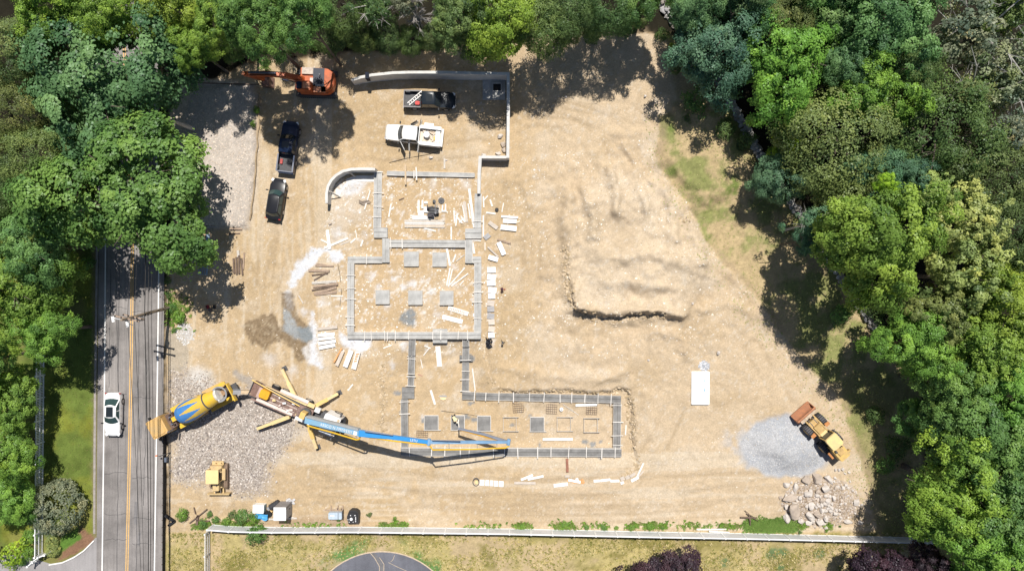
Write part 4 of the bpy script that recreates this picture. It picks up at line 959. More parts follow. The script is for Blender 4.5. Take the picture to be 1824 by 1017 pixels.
PL = [(470, 124, 11, 2.2, 'b', 'vivid sapling growing through the excavator bucket'), (457, 196, 7, 1.2, 'b', 'thin sapling on the edge of the gravel pad nearest the excavator'), (452, 222, 6, 1.0, 'b', 'thin sapling lower on the gravel pad edge'),
 (318, 565, 14, 1.2, 'b', 'bright weed bush at the foot of the utility pole'), (306, 548, 9, .9, 'a', 'weeds right at the utility pole base by the road'), (334, 551, 5, .6, 'b', 'tiny weed tuft beside the bush at the utility pole'), (310, 588, 5, .5, 'a', 'small weed tuft above the white gravel heap by the pole'), (298, 500, 8, 1.0, 'i', 'dark weeds in the shade at the road edge'), (299, 525, 7, .8, 'a', 'weeds along the road edge above the pole'),
 (323, 919, 13, 1.3, 'b', 'bright bush beside the fallen silt fence'), (372, 917, 6, .7, 'a', 'small weed between fallen stakes and the fence corner'), (383, 926, 8, .8, 'a', 'weed at the white fence corner'), (360, 935, 9, .8, 'a', 'weeds outside the white fence corner'), (402, 930, 9, .8, 'b', 'weeds on the white fence, third from the corner'), (432, 921, 16, 1.4, 'a', 'leafy weeds piled against the fence by the blue tarp'), (452, 926, 11, 1.2, 'b', 'weeds touching the blue tarp'), (412, 918, 9, .9, 'i', 'dark weeds near the fence behind the dozer'), (455, 952, 20, 2.6, 'a', 'green shrub growing over the white fence from the field'),
 (657, 917, 5, .5, 'f', 'pale weed patch beside the black tank'), (703, 923, 6, .8, 'b', 'bright green weed tuft on the fence, upper of two'), (716, 934, 8, .7, 'b', 'bright green weed tuft on the fence, lower of two'), (685, 933, 6, .4, 'i', 'dull weeds at the fence left of the bright tufts'), (603, 926, 3.5, .5, 'a', 'tiny weed below the wrapped bundle'),
 (930, 938, 10, .6, 'b', 'green weeds spilling over the fence below the white slabs'), (1006, 935, 13, .7, 'b', 'green weeds spilling over the fence right of those below the white slabs'), (1045, 939, 9, .5, 'a', 'low weeds starting the long weedy stretch on the fence'), (1075, 939, 10, .5, 'a', 'low weeds, second in the long weedy stretch'), (1098, 940, 8, .5, 'b', 'low weeds, middle of the long weedy stretch'), (1125, 940, 11, .7, 'b', 'taller bright weeds in the long weedy stretch'), (1158, 938, 12, .8, 'b', 'tallest weeds closing the long weedy stretch'), (1180, 940, 6, .5, 'a', 'last tuft of the long weedy stretch'),
 (1472, 945, 6, .7, 'b', 'yellow green weed in front of the rubble by the fence'), (1425, 948, 6, .8, 'a', 'dark weed between grass patch and rubble'), (1496, 937, 4, .6, 'a', 'slim weed at the foot of the rubble'), (1147, 40, 9, 1.4, 'f', 'round little bush on a stump at the top wood edge'), (1196, 82, 6, 1.2, 'j', 'vivid shrub at the tip of the bare earth under the stone wall'), (1222, 214, 8, .5, 'i', 'dark tuft on the grassy verge beside tree shade')]
for a in PL: bush(a[0], a[1], a[2] * (.62 if a[1] > 917 and a[0] > 650 else 1), a[3] * (.6 if a[1] > 917 and a[0] > 650 else 1), *a[4:6], name='weed_clump' if a[3] < 1.15 else 'shrub', cat='weeds' if a[3] < 1.15 else 'shrub')
# grass patch by the rubble, tufts in the dry field (nobody could count them)
def tufts(name, pts, hgt, cols, blades=4, wid=.05):
    g = np.random.default_rng(3); V, F, C = [], [], []; n = 0
    for (x, y, z) in pts:
        c = cols[g.integers(len(cols))]; c = tuple(np.array(c) * g.uniform(.75, 1.25))
        for b in range(blades):
            a = g.uniform(0, 6.28); l = g.uniform(.4, 1.0) * hgt; dx, dy = math.cos(a), math.sin(a); w = wid * g.uniform(.7, 1.4)
            V += [(x - dy * w, y + dx * w, z), (x + dy * w, y - dx * w, z), (x + dx * l * .8, y + dy * l * .8, z + l * .75)]; F.append((n, n + 1, n + 2)); C += [c] * 3; n += 3
    me = bpy.data.meshes.new(name); me.from_pydata(V, [], F); a = me.attributes.new('tone', 'FLOAT_COLOR', 'POINT')
    a.data.foreach_set('color', np.concatenate([np.array(C), np.ones((len(C), 1))], 1).astype(np.float32).ravel()); me.materials.append(LEAF); me.update()
    o = bpy.data.objects.new(name, me); COL.objects.link(o); o['kind'] = 'stuff'; o.color = (1, 1, 1, 1); return o
pts = []
while len(pts) < 2600:
    px, py = random.gauss(1372, 26), random.gauss(936, 7)
    if 1322 < px < 1420 and 918 + 6 * math.sin(px * .12) < py < 947: pts.append(on(px, py))
tufts('green_grass', pts, .28, [(.20, .34, .08), (.26, .36, .10), (.17, .27, .07)], 5, .05)
pts = []
for px0, n_, r_ in ((703, 60, 8), (716, 70, 8), (930, 120, 13), (1006, 170, 16), (1045, 20, 9), (1075, 25, 11), (1128, 70, 9), (1158, 140, 11), (1182, 40, 8), (685, 50, 9), (400, 140, 20), (430, 220, 20), (360, 120, 14), (1475, 50, 6), (1428, 50, 7), (318, 150, 16), (306, 100, 10), (1300, 80, 26), (860, 40, 30), (1230, 60, 30), (560, 60, 40)):
    for _ in range(n_):
        px, py = random.gauss(px0, r_ * .6), (936 if px0 > 330 else 555) + random.gauss(0, 3.5 if px0 > 330 else 12)
        if py < 941 or px0 < 330: pts.append(on(px, py))
tufts('fence_weeds', pts, .42, [(.20, .36, .05), (.15, .27, .05), (.25, .36, .09), (.32, .32, .14)], 6, .06)
pts = []
nf = fbm
while len(pts) < 7000:
    px, py = random.uniform(300, 1660), random.uniform(948, 1040)
    if math.hypot(px - 680, py - 1118) < 140 or abs(px - 373) < 6: continue
    v = math.sin(px * .045 + 2 * math.sin(py * .07)) + math.sin(py * .11 + px * .013)
    if random.random() < .5 + .3 * v: pts.append(on(px, py))
tufts('dry_grass', pts, .30, [(.50, .42, .17), (.32, .30, .09), (.60, .50, .26), (.25, .26, .07), (.62, .53, .32)], 5, .035)
pts = []
while len(pts) < 3600:
    px, py = random.uniform(1150, 1640), random.uniform(180, 940); x, y = at(px, py)
    i = min(np.searchsorted(gx, x), nx - 1); j = min(np.searchsorted(gy, y), ny - 1)
    if verge_w[i, j] > .5 and random.random() < .35 + .65 * (vnoise(np.array([px * .02]), np.array([py * .02]), 3)[0] > .5): pts.append(on(px, py))
tufts('verge_grass', pts, .16, [(.38, .42, .15), (.32, .40, .12), (.60, .52, .30)], 4, .03)
pts = []
while len(pts) < 2500:
    px, py = random.uniform(60, 171), random.uniform(430, 955); pts.append(on(px, py))
tufts('lawn_grass', pts, .10, [(.17, .25, .05), (.22, .26, .07), (.30, .28, .11)], 4, .03)
# ================================================================== vehicles
def paint(name, col, rough=.28, metal=0.0): 
    m = mat(name, col, rough, .05, .8, metal, .5 if sum(col) > .5 else .22); m.node_tree.nodes['Principled BSDF'].inputs['Coat Weight'].default_value = .35 if sum(col) > .5 else .06; return m
GLASS = mat('dark_glass', (.02, .026, .03), .08, .1, 2, spec=.6); GLASS_G = mat('green_glass', (.035, .065, .065), .08, .1, 2, spec=.6)
TYRE = mat('tyre_rubber', (.022, .022, .024), .9, .25, 6); RIM = mat('rim_alloy', (.45, .45, .46), .4, .1, 3, .6)
BLK = mat('black_plastic', (.016, .016, .018), .6, .2, 5); CHROME = mat('chrome', (.7, .7, .72), .2, .05, 2, .9); LAMP = mat('lamp_glass', (.75, .75, .76), .15, .05, 2); RED_L = mat('tail_lamp', (.38, .02, .02), .3, .1, 4)
DKGREY = mat('dark_grey_metal', (.075, .075, .08), .6, .25, 4); GREY = mat('grey_metal', (.27, .27, .28), .55, .2, 3); WHITE_M = mat('white_metal', (.80, .80, .79), .4, .06, 2)
def wheel(par, x, y, r=.36, w=.24, rim=True):
    M = tr(x, y, r) @ rot('X', 90)
    t = MB().lathe([(r * .62, -w / 2), (r * .93, -w / 2), (r, -w / 2 + .05), (r, w / 2 - .05), (r * .93, w / 2), (r * .62, w / 2)], M, 18).build('wheel', TYRE, par, smooth=True)
    if rim: MB().lathe([(r * .2, -w / 2 - .012), (r * .63, -w / 2 - .006), (r * .63, w / 2 + .006), (r * .2, w / 2 + .012)], M, 12).build('rim', RIM, t)
    return t
def body_loft(st, z0):
    rings = []
    for x, w, zt in st:
        zm = z0 + (zt - z0) * .55
        rings.append([(x, -w * .95, z0), (x, w * .95, z0), (x, w, zm), (x, w * .93, zt - .03), (x, w * .6, zt + .015), (x, 0, zt + .03), (x, -w * .6, zt + .015), (x, -w * .93, zt - .03), (x, -w, zm)])
    return rings
class Cab:
    """greenhouse with curved ends; u across, v up"""
    def __init__(s, xf, xr, wb, zb, xf2, xr2, wr, zr, bf=.22, br=.14): s.__dict__.update(locals())
    def front(s, u, v, o=0.0):
        w = s.wb + (s.wr - s.wb) * v; x = s.xf + (s.xf2 - s.xf) * v - s.bf * u * u * (1 - .35 * v) + o; return (x, w * u, s.zb + (s.zr - s.zb) * v + o)
    def rear(s, u, v, o=0.0):
        w = s.wb + (s.wr - s.wb) * v; x = s.xr + (s.xr2 - s.xr) * v + s.br * u * u - o; return (x, w * u, s.zb + (s.zr - s.zb) * v + o)
    def build(s, par, m, glass, panes=2, name='cabin'):
        us = [1, .85, .5, 0, -.5, -.85, -1]
        ring = lambda v, i=1.0, dz=0: [tuple(np.array(p) * np.array([1, i, 1]) + np.array([0, 0, dz])) for p in [s.front(u, v) for u in us] + [s.rear(u, v) for u in us[::-1]]]
        r1 = ring(1.0); cx = (s.xf2 + s.xr2) / 2
        top = [(cx + (p[0] - cx) * .86, p[1] * .84, p[2] + .05) for p in r1]
        c = MB().loft([ring(0)[::-1], r1[::-1], top[::-1]]).build(name, m, par, smooth=True)
        def pane(f, nm, us_=(-.9, -.6, -.2, .2, .6, .9), v0=.05, v1=.93):
            mb = MB(); vs = [f(u, v0, .014) for u in us_] + [f(u, v1, .014) for u in us_]; n = len(us_)
            fs = [(i, i + 1, n + i + 1, n + i) for i in range(n - 1)]
            return mb.add(vs, fs).build(nm, glass, par)
        pane(s.front, 'windshield'); pane(s.rear, 'rear_window')
        for sg in (1, -1):
            for k in range(panes):
                mb = MB(); q = []
                for v, a, b in ((.08, .04 + k / panes * .92, (k + .93) / panes * .94 + .02), (.90, .04 + k / panes * .92, (k + .93) / panes * .94 + .02)):
                    F = s.front(1, v); B = s.rear(1, v); w = s.wb + (s.wr - s.wb) * v
                    q.append([(B[0] + (F[0] - B[0]) * t, sg * (w + .012), F[2] + .004) for t in (a, b)])
                pts_ = [q[0][0], q[0][1], q[1][1], q[1][0]]
                mb.sheet(pts_ if sg < 0 else pts_[::-1]).build('side_window', glass, par)
        return c
def details(par, L, w, zl=.62, head=LAMP, mx=.7, mz=1.0, mirror=BLK, grille=True):
    for sg in (1, -1):
        MB().box((L / 2 - .22, sg * (w - .24), zl + .12), (.34, .26, .10), rz=-sg * .5).build('headlight', head, par)
        MB().box((-L / 2 + .06, sg * (w - .14), zl + .14), (.10, .2, .3)).build('taillight', RED_L, par)
        MB().box((mx, sg * (w + .14), mz), (.13, .26, .14)).build('mirror', mirror, par)
    if grille: MB().box((L / 2 - .03, 0, zl - .08), (.08, w * 1.2, .2)).build('grille', BLK, par)

# white saloon on the road, heading down the picture
t = empty('white_car', (*at(200, 738.5, .9), .02), R(-90 - .8), 'white saloon car with dark sunroof driving on the road', 'car')
PW = paint('white_car_paint', (.80, .80, .80)); L = 4.95; w = .93
st = [(-L / 2, .62, .82), (-L / 2 + .12, .80, .93), (-L / 2 + .5, .90, 1.0), (-1.2, .93, 1.0), (0, .93, .98), (.9, .92, .96), (1.6, .91, .90), (2.1, .84, .80), (2.36, .68, .70), (L / 2, .5, .60)]
MB().loft([r[::-1] for r in body_loft(st, .24)]).build('body', PW, t, smooth=True)
Cab(1.05, -1.95, .86, .95, .25, -1.15, .66, 1.42, .3, .22).build(t, PW, GLASS_G)
MB().prism(rrect(1.15, .78, .08, cx=-.42), 1.455, 1.485).build('sunroof', GLASS, t)
for x in (1.45, -1.45):
    for sg in (1, -1): wheel(t, x, sg * .82)
details(t, L, w, mx=.95)
for sg in (1, -1):
    for x in (.1, -.8): MB().box((x, sg * .945, .84), (.2, .02, .03)).build('door_handle', CHROME, t)
# black low car parked below the black pickup
t = empty('black_car', (*on(496, 356),), R(81), 'black hatchback car with green tinted windshield parked behind black pickup', 'car')
PB = paint('black_car_paint', (.020, .021, .026)); L = 4.7; w = .93
st = [(-L / 2, .66, .9), (-L / 2 + .15, .84, 1.02), (-L / 2 + .6, .92, 1.08), (-.8, .93, 1.06), (.5, .93, 1.02), (1.2, .91, .96), (1.8, .84, .86), (2.15, .7, .76), (L / 2, .46, .64)]
MB().loft([r[::-1] for r in body_loft(st, .26)]).build('body', PB, t, smooth=True)
Cab(1.05, -2.1, .86, 1.0, .42, -1.75, .66, 1.62, .3, .2).build(t, PB, GLASS_G)
for sg in (1, -1): MB().box((-.6, sg * .6, 1.68), (1.7, .035, .03)).build('roof_rail', DKGREY, t)
for x in (1.4, -1.4):
    for sg in (1, -1): wheel(t, x, sg * .82, .37)
details(t, L, w, .7, mx=.85, mz=1.05)
def pickup(px, py, z, rz, label, m, name, bedm=DKGREY, trim=CHROME):
    x, y = at(px, py, 1.0); t = empty(name, (x, y, zat(x, y)), R(rz), label, 'pickup truck', None)
    L = 5.85; w = .98
    st = [(-.95, .96, 1.12), (-.2, .98, 1.14), (.9, .98, 1.14), (1.5, .97, 1.14), (2.2, .95, 1.10), (2.6, .88, 1.04), (2.82, .74, .92), (L / 2, .58, .8)]
    MB().loft([r[::-1] for r in body_loft(st, .42)]).build('body', m, t, smooth=True)
    Cab(1.42, -1.0, .9, 1.12, .72, -.82, .74, 1.84, .22, .06).build(t, m, GLASS)
    MB().box((-1.92, 0, .72), (1.9, 1.62, .08)).build('bed_floor', bedm, t)
    for sg in (1, -1):
        b = MB().box((-1.94, sg * .91, .87), (1.94, .14, .72)).build('bed_side', m, t); MB().box((-1.94, sg * .91, 1.245), (1.94, .15, .03)).build('bed_rail', trim, b)
    b = MB().box((-2.88, 0, .87), (.1, 1.68, .7)).build('tailgate', m, t); MB().box((-2.88, 0, 1.235), (.11, 1.66, .03)).build('tailgate_cap', trim, b)
    MB().box((-.99, 0, .95), (.05, 1.66, .56)).build('bed_front', m, t)
    MB().box((-2.98, 0, .5), (.12, 1.8, .2)).build('bumper', CHROME, t); MB().box((2.86, 0, .52), (.2, 1.3, .2)).build('bumper', CHROME, t)
    for x in (1.85, -1.75):
        for sg in (1, -1): wheel(t, x, sg * .86, .41, .27)
    details(t, L, w, .78, mx=1.1, mz=1.3)
    MB().prism(rrect(.7, .8, .06, cx=.05), 1.885, 1.90).build('sunroof', GLASS, t)
    for sg in (1, -1): MB().box((-2.45, sg * .8, 1.1), (.5, .12, .2)).build('wheel_arch', bedm, t)
    return t
PBL = paint('midnight_blue_paint', (.012, .022, .055)); PBK = paint('black_green_paint', (.016, .022, .030))
tk = pickup(512.5, 261, 0, 83, 'blue black pickup truck with open bed parked beside the gravel pad', PBL, 'pickup_truck')
MB().box((-1.75, .55, .86), (.55, .28, .2)).build('red_cloth', mat('red_cloth', (.45, .10, .09), .9), None, loc=None)
o = COL.objects['red_cloth']; o.matrix_world = tk.matrix_basis; tag(o, 'crumpled red cloth lying in the bed of the blue black pickup', 'cloth')
tk2 = pickup(765, 177.5, 0, -1.5, 'black pickup truck with ladder and red fuel can under the retaining wall', PBK, 'pickup_truck', trim=mat('dull_rail', (.20, .19, .19), .6))
def rest(mb, name, m, host, label, cat, z=0):
    o = mb.build(name, m); o.matrix_world = host.matrix_basis @ tr(0, 0, z); return tag(o, label, cat)
mb = MB(); A = R(42)
for sg in (.16, -.16): mb.box((-1.55, .05, 1.36), (2.15, .07, .06), M=tr(-1.55, .05, 0) @ rot('Z', 42) @ tr(1.55, -.05 + sg, 0))
for k in range(7): mb.box(((k - 3) * .3, 0, 1.36), (.05, .32, .04), M=tr(-1.55, .05, 0) @ rot('Z', 42))
rest(mb, 'ladder', mat('ladder_aluminium', (.62, .60, .58), .5, .15, 4, .3), tk2, 'aluminium ladder laid diagonally across the bed of the black pickup', 'ladder')
rest(MB().prism(rrect(.5, .42, .1, cx=-1.35, cy=-.45), .76, 1.2), 'fuel_can', mat('red_plastic', (.55, .03, .025), .5), tk2, 'bright red fuel can under the ladder in the black pickup', 'fuel can')

# white utility truck with open doors
x, y = at(736, 240, 1.0); t = empty('utility_truck', (x, y, zat(x, y)), R(180 - 6), 'white utility truck with all four doors open and loaded bed', 'truck')
L = 6.4; w = .98; PW2 = paint('work_truck_white', (.80, .79, .77), .4)
st = [(-.7, .95, 1.15), (.2, .97, 1.17), (1.2, .97, 1.18), (1.9, .96, 1.18), (2.5, .93, 1.15), (2.9, .85, 1.08), (3.1, .68, .95), (3.2, .5, .82)]
MB().loft([r[::-1] for r in body_loft(st, .45)]).build('body', PW2, t, smooth=True)
Cab(1.75, -.72, .9, 1.15, 1.1, -.55, .78, 1.95, .22, .05).build(t, PW2, GLASS)
MB().box((-1.95, 0, .78), (2.5, 1.5, .1)).build('bed_floor', mat('rusty_bed', (.52, .43, .33), .85, .35, 5, stain=(.62, .58, .52)), t)
for sg in (1, -1):
    b = MB().prism([(-3.15, sg * .74), (-.78, sg * .74), (-.78, sg * 1.10), (-3.15, sg * 1.10)], .45, 1.35).build('side_box', PW2, t)
    MB().box((-1.95, sg * .93, 1.375), (2.2, .36, .05)).build('lid', WHITE_M, b); MB().box((-1.0, sg * 1.115, 1.0), (.12, .02, .08)).build('latch', BLK, b)
MB().box((-3.28, 0, .7), (.22, 2.0, .35)).build('rear_bumper', WHITE_M, t)
MB().box((-1.7, -1.27, 1.15), (1.05, .34, .1)).build('fold_shelf', WHITE_M, t)
MB().box((-2.8, .0, 1.0), (.5, 1.3, .35)).build('tool_rack', WHITE_M, t)
MB().box((-.74, 0, 1.35), (.07, 2.0, .5)).build('headboard', WHITE_M, t)
for sg, hinges in ((1, ((1.35, 58, 1.05), (.35, 84, .95), (-.73, 90, .98))), (-1, ((.35, 36, .95), (-.73, 84, .72)))):
    for hx, ang, ln in hinges:
        M = tr(hx, sg * .97, .55) @ rot('Z', sg * (180 - ang))
        d = MB().box((ln / 2, 0, .38), (ln, .09, .76), M).build('open_door', PW2, t); MB().box((ln / 2, 0, .98), (ln * .9, .04, .42), M).build('door_window', GLASS, d)
for sg in (1, -1):
    MB().box((2.9, sg * .72, .9), (.3, .26, .14), rz=-sg * .5).build('headlight', LAMP, t); MB().box((1.55, sg * 1.16, 1.25), (.14, .26, .2)).build('mirror', BLK, t)
    for x_ in (2.05, -1.9): wheel(t, x_, sg * .84, .42, .28)
MB().box((3.16, 0, .6), (.16, 1.5, .22)).build('bumper', CHROME, t)
for v in range(5): MB().box((2.3, (v - 2) * .3, 1.205), (.6, .02, .01)).build('hood_crease', PW2, t) if v in (1, 3) else None
def rest_t(mb, name, m, label, cat): return rest(mb, name, m, t, label, cat)
rest_t(MB().lathe([(.32, .83), (.36, .9), (.36, 1.42), (.3, 1.46), (.3, 1.43), (.05, 1.42)], tr(-1.55, -.1, 0), 16), 'reel', WHITE_M, 'white round drum standing in the bed of the utility truck', 'drum')
g = MB()
for k in range(26): g.box((random.uniform(-2.7, -1.0), random.uniform(-.6, .6), random.uniform(.86, 1.0)), (random.uniform(.15, .6), random.uniform(.08, .25), random.uniform(.08, .2)), rz=random.uniform(0, 3))
tag(rest_t(g, 'scrap_load', [mat('tool_clutter', (.40, .30, .22), .8, .5, 2, stain=(.60, .55, .46))], 'jumble of brown and grey tools filling the bed of the utility truck', 'tools'), kind='stuff')
rest_t(MB().box((-2.5, .2, 1.05), (.25, .4, .2)), 'yellow_case', mat('yellow_case', (.6, .45, .1), .6), 'small yellow case among the tools in the utility truck', 'case')

# ---------------------------------------------------------------- excavator
ORG = mat('excavator_orange', (.50, .105, .025), .45, .22, 2.5, stain=(.34, .085, .03)); ORG_L = mat('faded_orange', (.58, .24, .13), .5, .15, 2)
x, y = at(567, 152); ex = empty('excavator', (x, y, zat(x, y)), R(178), 'orange tracked excavator with long boom stretched out at the shaded wood edge', 'excavator')
def track_shoe_loop(par, yc, Lt, wt, r, m=DKGREY, shoes=34):
    prof = [(Lt / 2 * -1 + r + r * math.cos(R(a)), r + r * math.sin(R(a))) for a in range(90, 271, 30)] + [(Lt / 2 - r + r * math.cos(R(a)), r + r * math.sin(R(a))) for a in range(-90, 91, 30)]
    tk = MB().side(prof, yc - wt / 2 + .06, yc + wt / 2 - .06).build('track', m, par)
    mb = MB(); n = shoes // 2
    for k in range(n):
        xx = -Lt / 2 + r + (Lt - 2 * r) * k / (n - 1)
        mb.box((xx, yc, 2 * r + .02), ((Lt - 2 * r) / n * .78, wt, .06)); mb.box((xx, yc, .0), ((Lt - 2 * r) / n * .78, wt, .06))
    mb.build('track_shoes', m, tk)
    return tk
for yc in (1.22, -1.22): track_shoe_loop(ex, yc, 4.7, .62, .44)
MB().box((0, 0, .62), (2.6, 1.9, .45)).build('undercarriage', DKGREY, ex)
MB().lathe([(.75, .8), (.8, 1.0), (.75, 1.08)], None, 20).build('slew_ring', BLK, ex)
hpoly = [(1.55, -1.42), (1.55, 1.42), (-.9, 1.45), (-1.7, 1.35), (-2.15, 1.0), (-2.3, .4), (-2.3, -.4), (-2.15, -1.0), (-1.7, -1.35), (-.9, -1.45)]
MB().prism(hpoly, 1.08, 1.85, inset=.02).build('house', ORG, ex)
MB().prism([(-.9, -1.40), (-.9, 1.4), (-1.65, 1.28), (-2.1, .95), (-2.24, .4), (-2.24, -.4), (-2.1, -.95), (-1.65, -1.28)], 1.851, 2.15, inset=.04).build('counterweight', ORG, ex)
MB().box((-.62, -.35, 2.02), (1.25, 1.9, .34)).build('engine_hood', mat('dark_blue_hood', (.022, .03, .05), .45), ex)
MB().box((-.75, 1.05, 2.0), (1.35, .62, .30)).build('side_hood', ORG_L, ex)
MB().box((-.8, .62, 2.22), (1.0, .22, .1)).build('walkway', GREY, ex)
MB().box((.15, .10, 2.05), (.36, .55, .4)).build('muffler_cover', mat('pinkish_panel', (.62, .52, .48), .6), ex)
for dy in (-.05, .15): MB().lathe([(.07, 2.19), (.07, 2.4), (.05, 2.42)], tr(-.75, dy - .5, 0), 8).build('exhaust', GREY, ex)
cab = MB().prism(rrect(1.75, 1.05, .12, cx=.85, cy=.86), 1.86, 2.95, inset=.05).build('cab', ORG, ex)
MB().prism(rrect(.62, .78, .08, cx=1.3, cy=.86), 2.952, 2.99).build('roof_window', mat('blue_glass', (.02, .03, .06), .1), cab)
MB().box((.5, .86, 2.97), (.75, .7, .05)).build('roof_panel', ORG_L, cab)
MB().sheet([(1.74, .42, 2.1), (1.74, 1.3, 2.1), (1.71, 1.28, 2.88), (1.71, .44, 2.88)]).build('windshield', GLASS, cab)
MB().box((.6, -1.0, 1.98), (1.4, .75, .24)).build('toolbox', mat('dusty_steel', (.50, .42, .36), .8, .4, 3), ex)
# boom: rises from the house, then runs level; stick folds down and back
boom = [(.9, 1.6), (1.2, 2.3), (2.6, 3.45), (4.6, 3.75), (6.9, 3.45), (7.1, 3.0), (6.7, 3.0), (4.5, 3.2), (2.9, 2.9), (1.6, 1.7), (1.2, 1.35)]
MB().side(boom, -.33, .17).build('boom', ORG, ex)
for k in (-.40, .24): MB().tube([(1.5, k, 1.35), (3.2, k, 2.75)], .09, 8).build('boom_cylinder', CHROME, ex)
MB().tube([(3.6, -.08, 3.85), (6.6, -.08, 3.85)], .12, 8).build('arm_cylinder', mat('blue_black_rod', (.06, .065, .09), .35), ex)
MB().side([(6.8, 3.65), (7.3, 3.5), (7.45, 3.0), (6.1, 1.2), (5.7, 1.3), (6.6, 3.0)], -.26, .10).build('arm', ORG, ex)
MB().side([(5.9, 1.35), (6.1, 1.2), (6.15, .55), (5.7, .15), (5.0, .1), (5.25, .45), (5.35, .95)], -.6, .62).build('bucket', mat('worn_bucket', (.17, .10, .08), .7, .4, 3), ex)
MB().box((7.05, -.08, 3.45), (.9, .34, .16)).build('boom_tip', ORG_L, ex)
for sg in (1, -1): MB().tube([(2.8, sg * .22 - .08, 3.5), (4.6, sg * .22 - .08, 3.82), (6.6, sg * .2 - .08, 3.52)], .03, 5).build('hose', BLK, ex)

# ---------------------------------------------------------------- wheel loader
YEL = mat('loader_yellow', (.60, .40, .11), .55, .15, 2.2, stain=(.45, .32, .15)); YEL_P = mat('faded_yellow', (.70, .54, .23), .55, .1, 1.8, stain=(.58, .45, .24)); YEL_D = mat('dusty_yellow', (.47, .315, .13), .7, .25, 2.5)
RUSTY = mat('rusty_bucket', (.36, .15, .07), .75, .25, 2.5, stain=(.27, .13, .075))
x, y = at(1458, 769); ld = empty('wheel_loader', (x, y, zat(x, y)), R(131.5), 'yellow wheel loader with raised rusty bucket between stone heap and grass', 'loader')
for xx in (1.3, -1.3):
    for sg in (1, -1):
        M = tr(xx, sg * 1.0, .74) @ rot('X', 90)
        wv = MB().lathe([(.42, -.3), (.66, -.3), (.74, -.22), (.74, .22), (.66, .3), (.42, .3)], M, 20).build('wheel', mat('dusty_tyre', (.105, .10, .105), .95, .25, 4), ld, smooth=True)
        MB().lathe([(.1, -.315), (.43, -.31), (.43, .31), (.1, .315)], M, 12).build('rim', YEL_D, wv)
        mb = MB()
        for k in range(20):
            a = 2 * math.pi * k / 20; mb.box((.75 * math.cos(a), .75 * math.sin(a), 0), (.08, .06, .56), M, rz=a)
        mb.build('tread', TYRE, wv)
for sg in (1, -1): MB().prism([(.55, sg * .75), (1.0, sg * .75), (.9, sg * 1.3), (.55, sg * 1.3)], 1.42, 1.52).build('fender', mat('fender_orange', (.47, .2, .07), .6), ld)
MB().box((1.1, 0, .95), (1.9, 1.0, .7)).build('front_frame', YEL_D, ld)
MB().box((.78, 0, 1.42), (1.35, .85, .5)).build('front_hood', YEL_D, ld); MB().box((.25, 0, 1.6), (.5, .86, .3)).build('front_hood_panel', YEL_P, ld)
MB().box((-1.25, 0, 1.05), (2.9, 1.1, .8)).build('rear_frame', YEL, ld)
hood = MB().prism(rrect(2.1, 1.35, .15, cx=-2.35), 1.0, 1.95, inset=.04).build('engine_hood', YEL, ld)
MB().box((-2.3, .0, 2.0), (.9, .75, .12)).build('air_intake', YEL_D, hood); MB().box((-2.0, .42, 2.05), (.3, .2, .3)).build('filter', DKGREY, hood); MB().lathe([(.07, 1.9), (.07, 2.5), (.05, 2.5)], tr(-1.8, -.4, 0), 8).build('exhaust', DKGREY, hood)
cab = MB().prism(rrect(1.45, 1.35, .12, cx=-.55), 1.2, 2.95, inset=.04).build('cab', mat('cab_glass', (.03, .035, .035), .15), ld)
MB().prism(rrect(1.6, 1.55, .28, cx=-.6), 2.952, 3.12, inset=.06).build('cab_roof', YEL_P, cab)
for sx, sy in ((.15, .66), (.15, -.66), (-1.25, .66), (-1.25, -.66)): MB().box((sx - .0, sy, 2.1), (.1, .1, 1.7)).build('pillar', YEL, cab)
MB().box((-3.3, -.9, 1.0), (.2, .35, .5)).build('rear_fender', YEL_D, ld); MB().box((-2.3, 1.0, 1.2), (.9, .25, .12)).build('step', mat('fender_orange', (.47, .2, .07)), ld)
for sg in (1, -1):
    MB().side([(.25, 1.55), (.3, 1.75), (1.5, 1.45), (2.7, 1.0), (2.75, .8), (2.6, .75), (1.4, 1.2)], sg * .55 - .07, sg * .55 + .07).build('lift_arm', YEL_D, ld)
    MB().tube([(.2, sg * .3, 1.55), (2.3, sg * .3, 1.2)], .06, 8).build('cylinder', CHROME, ld)
MB().tube([(2.0, -.6, 1.2), (2.0, .6, 1.2)], .09, 8).build('cross_tube', YEL_D, ld)
MB().box((-.05, .0, 1.9), (.12, 1.9, .05)).build('handrail', DKGREY, ld)
for sg in (1, -1): MB().tube([(.1, sg * .75, 2.1), (.05, sg * 1.15, 2.2)], .03, 5).build('mirror_arm', BLK, ld); 
bk = MB().side([(2.62, .95), (2.55, .45), (2.85, .25), (3.7, .35), (3.55, .5), (3.0, .5), (2.85, .75), (3.05, 1.25), (2.85, 1.3)], -1.27, 1.27).build('bucket', RUSTY, ld)
for sg in (1, -1): MB().side([(2.6, .9), (2.58, .45), (2.85, .28), (3.65, .36), (2.95, 1.28)], sg * 1.27 - .035, sg * 1.27 + .035).build('side_plate', RUSTY, bk)
MB().box((2.62, 0, 1.18), (.30, 2.1, .08)).build('bucket_back', mat('worn_tan_steel', (.47, .37, .27), .8, .3, 3), bk)
MB().box((3.62, 0, .37), (.2, 2.5, .05)).build('cutting_edge', RUSTY, bk)

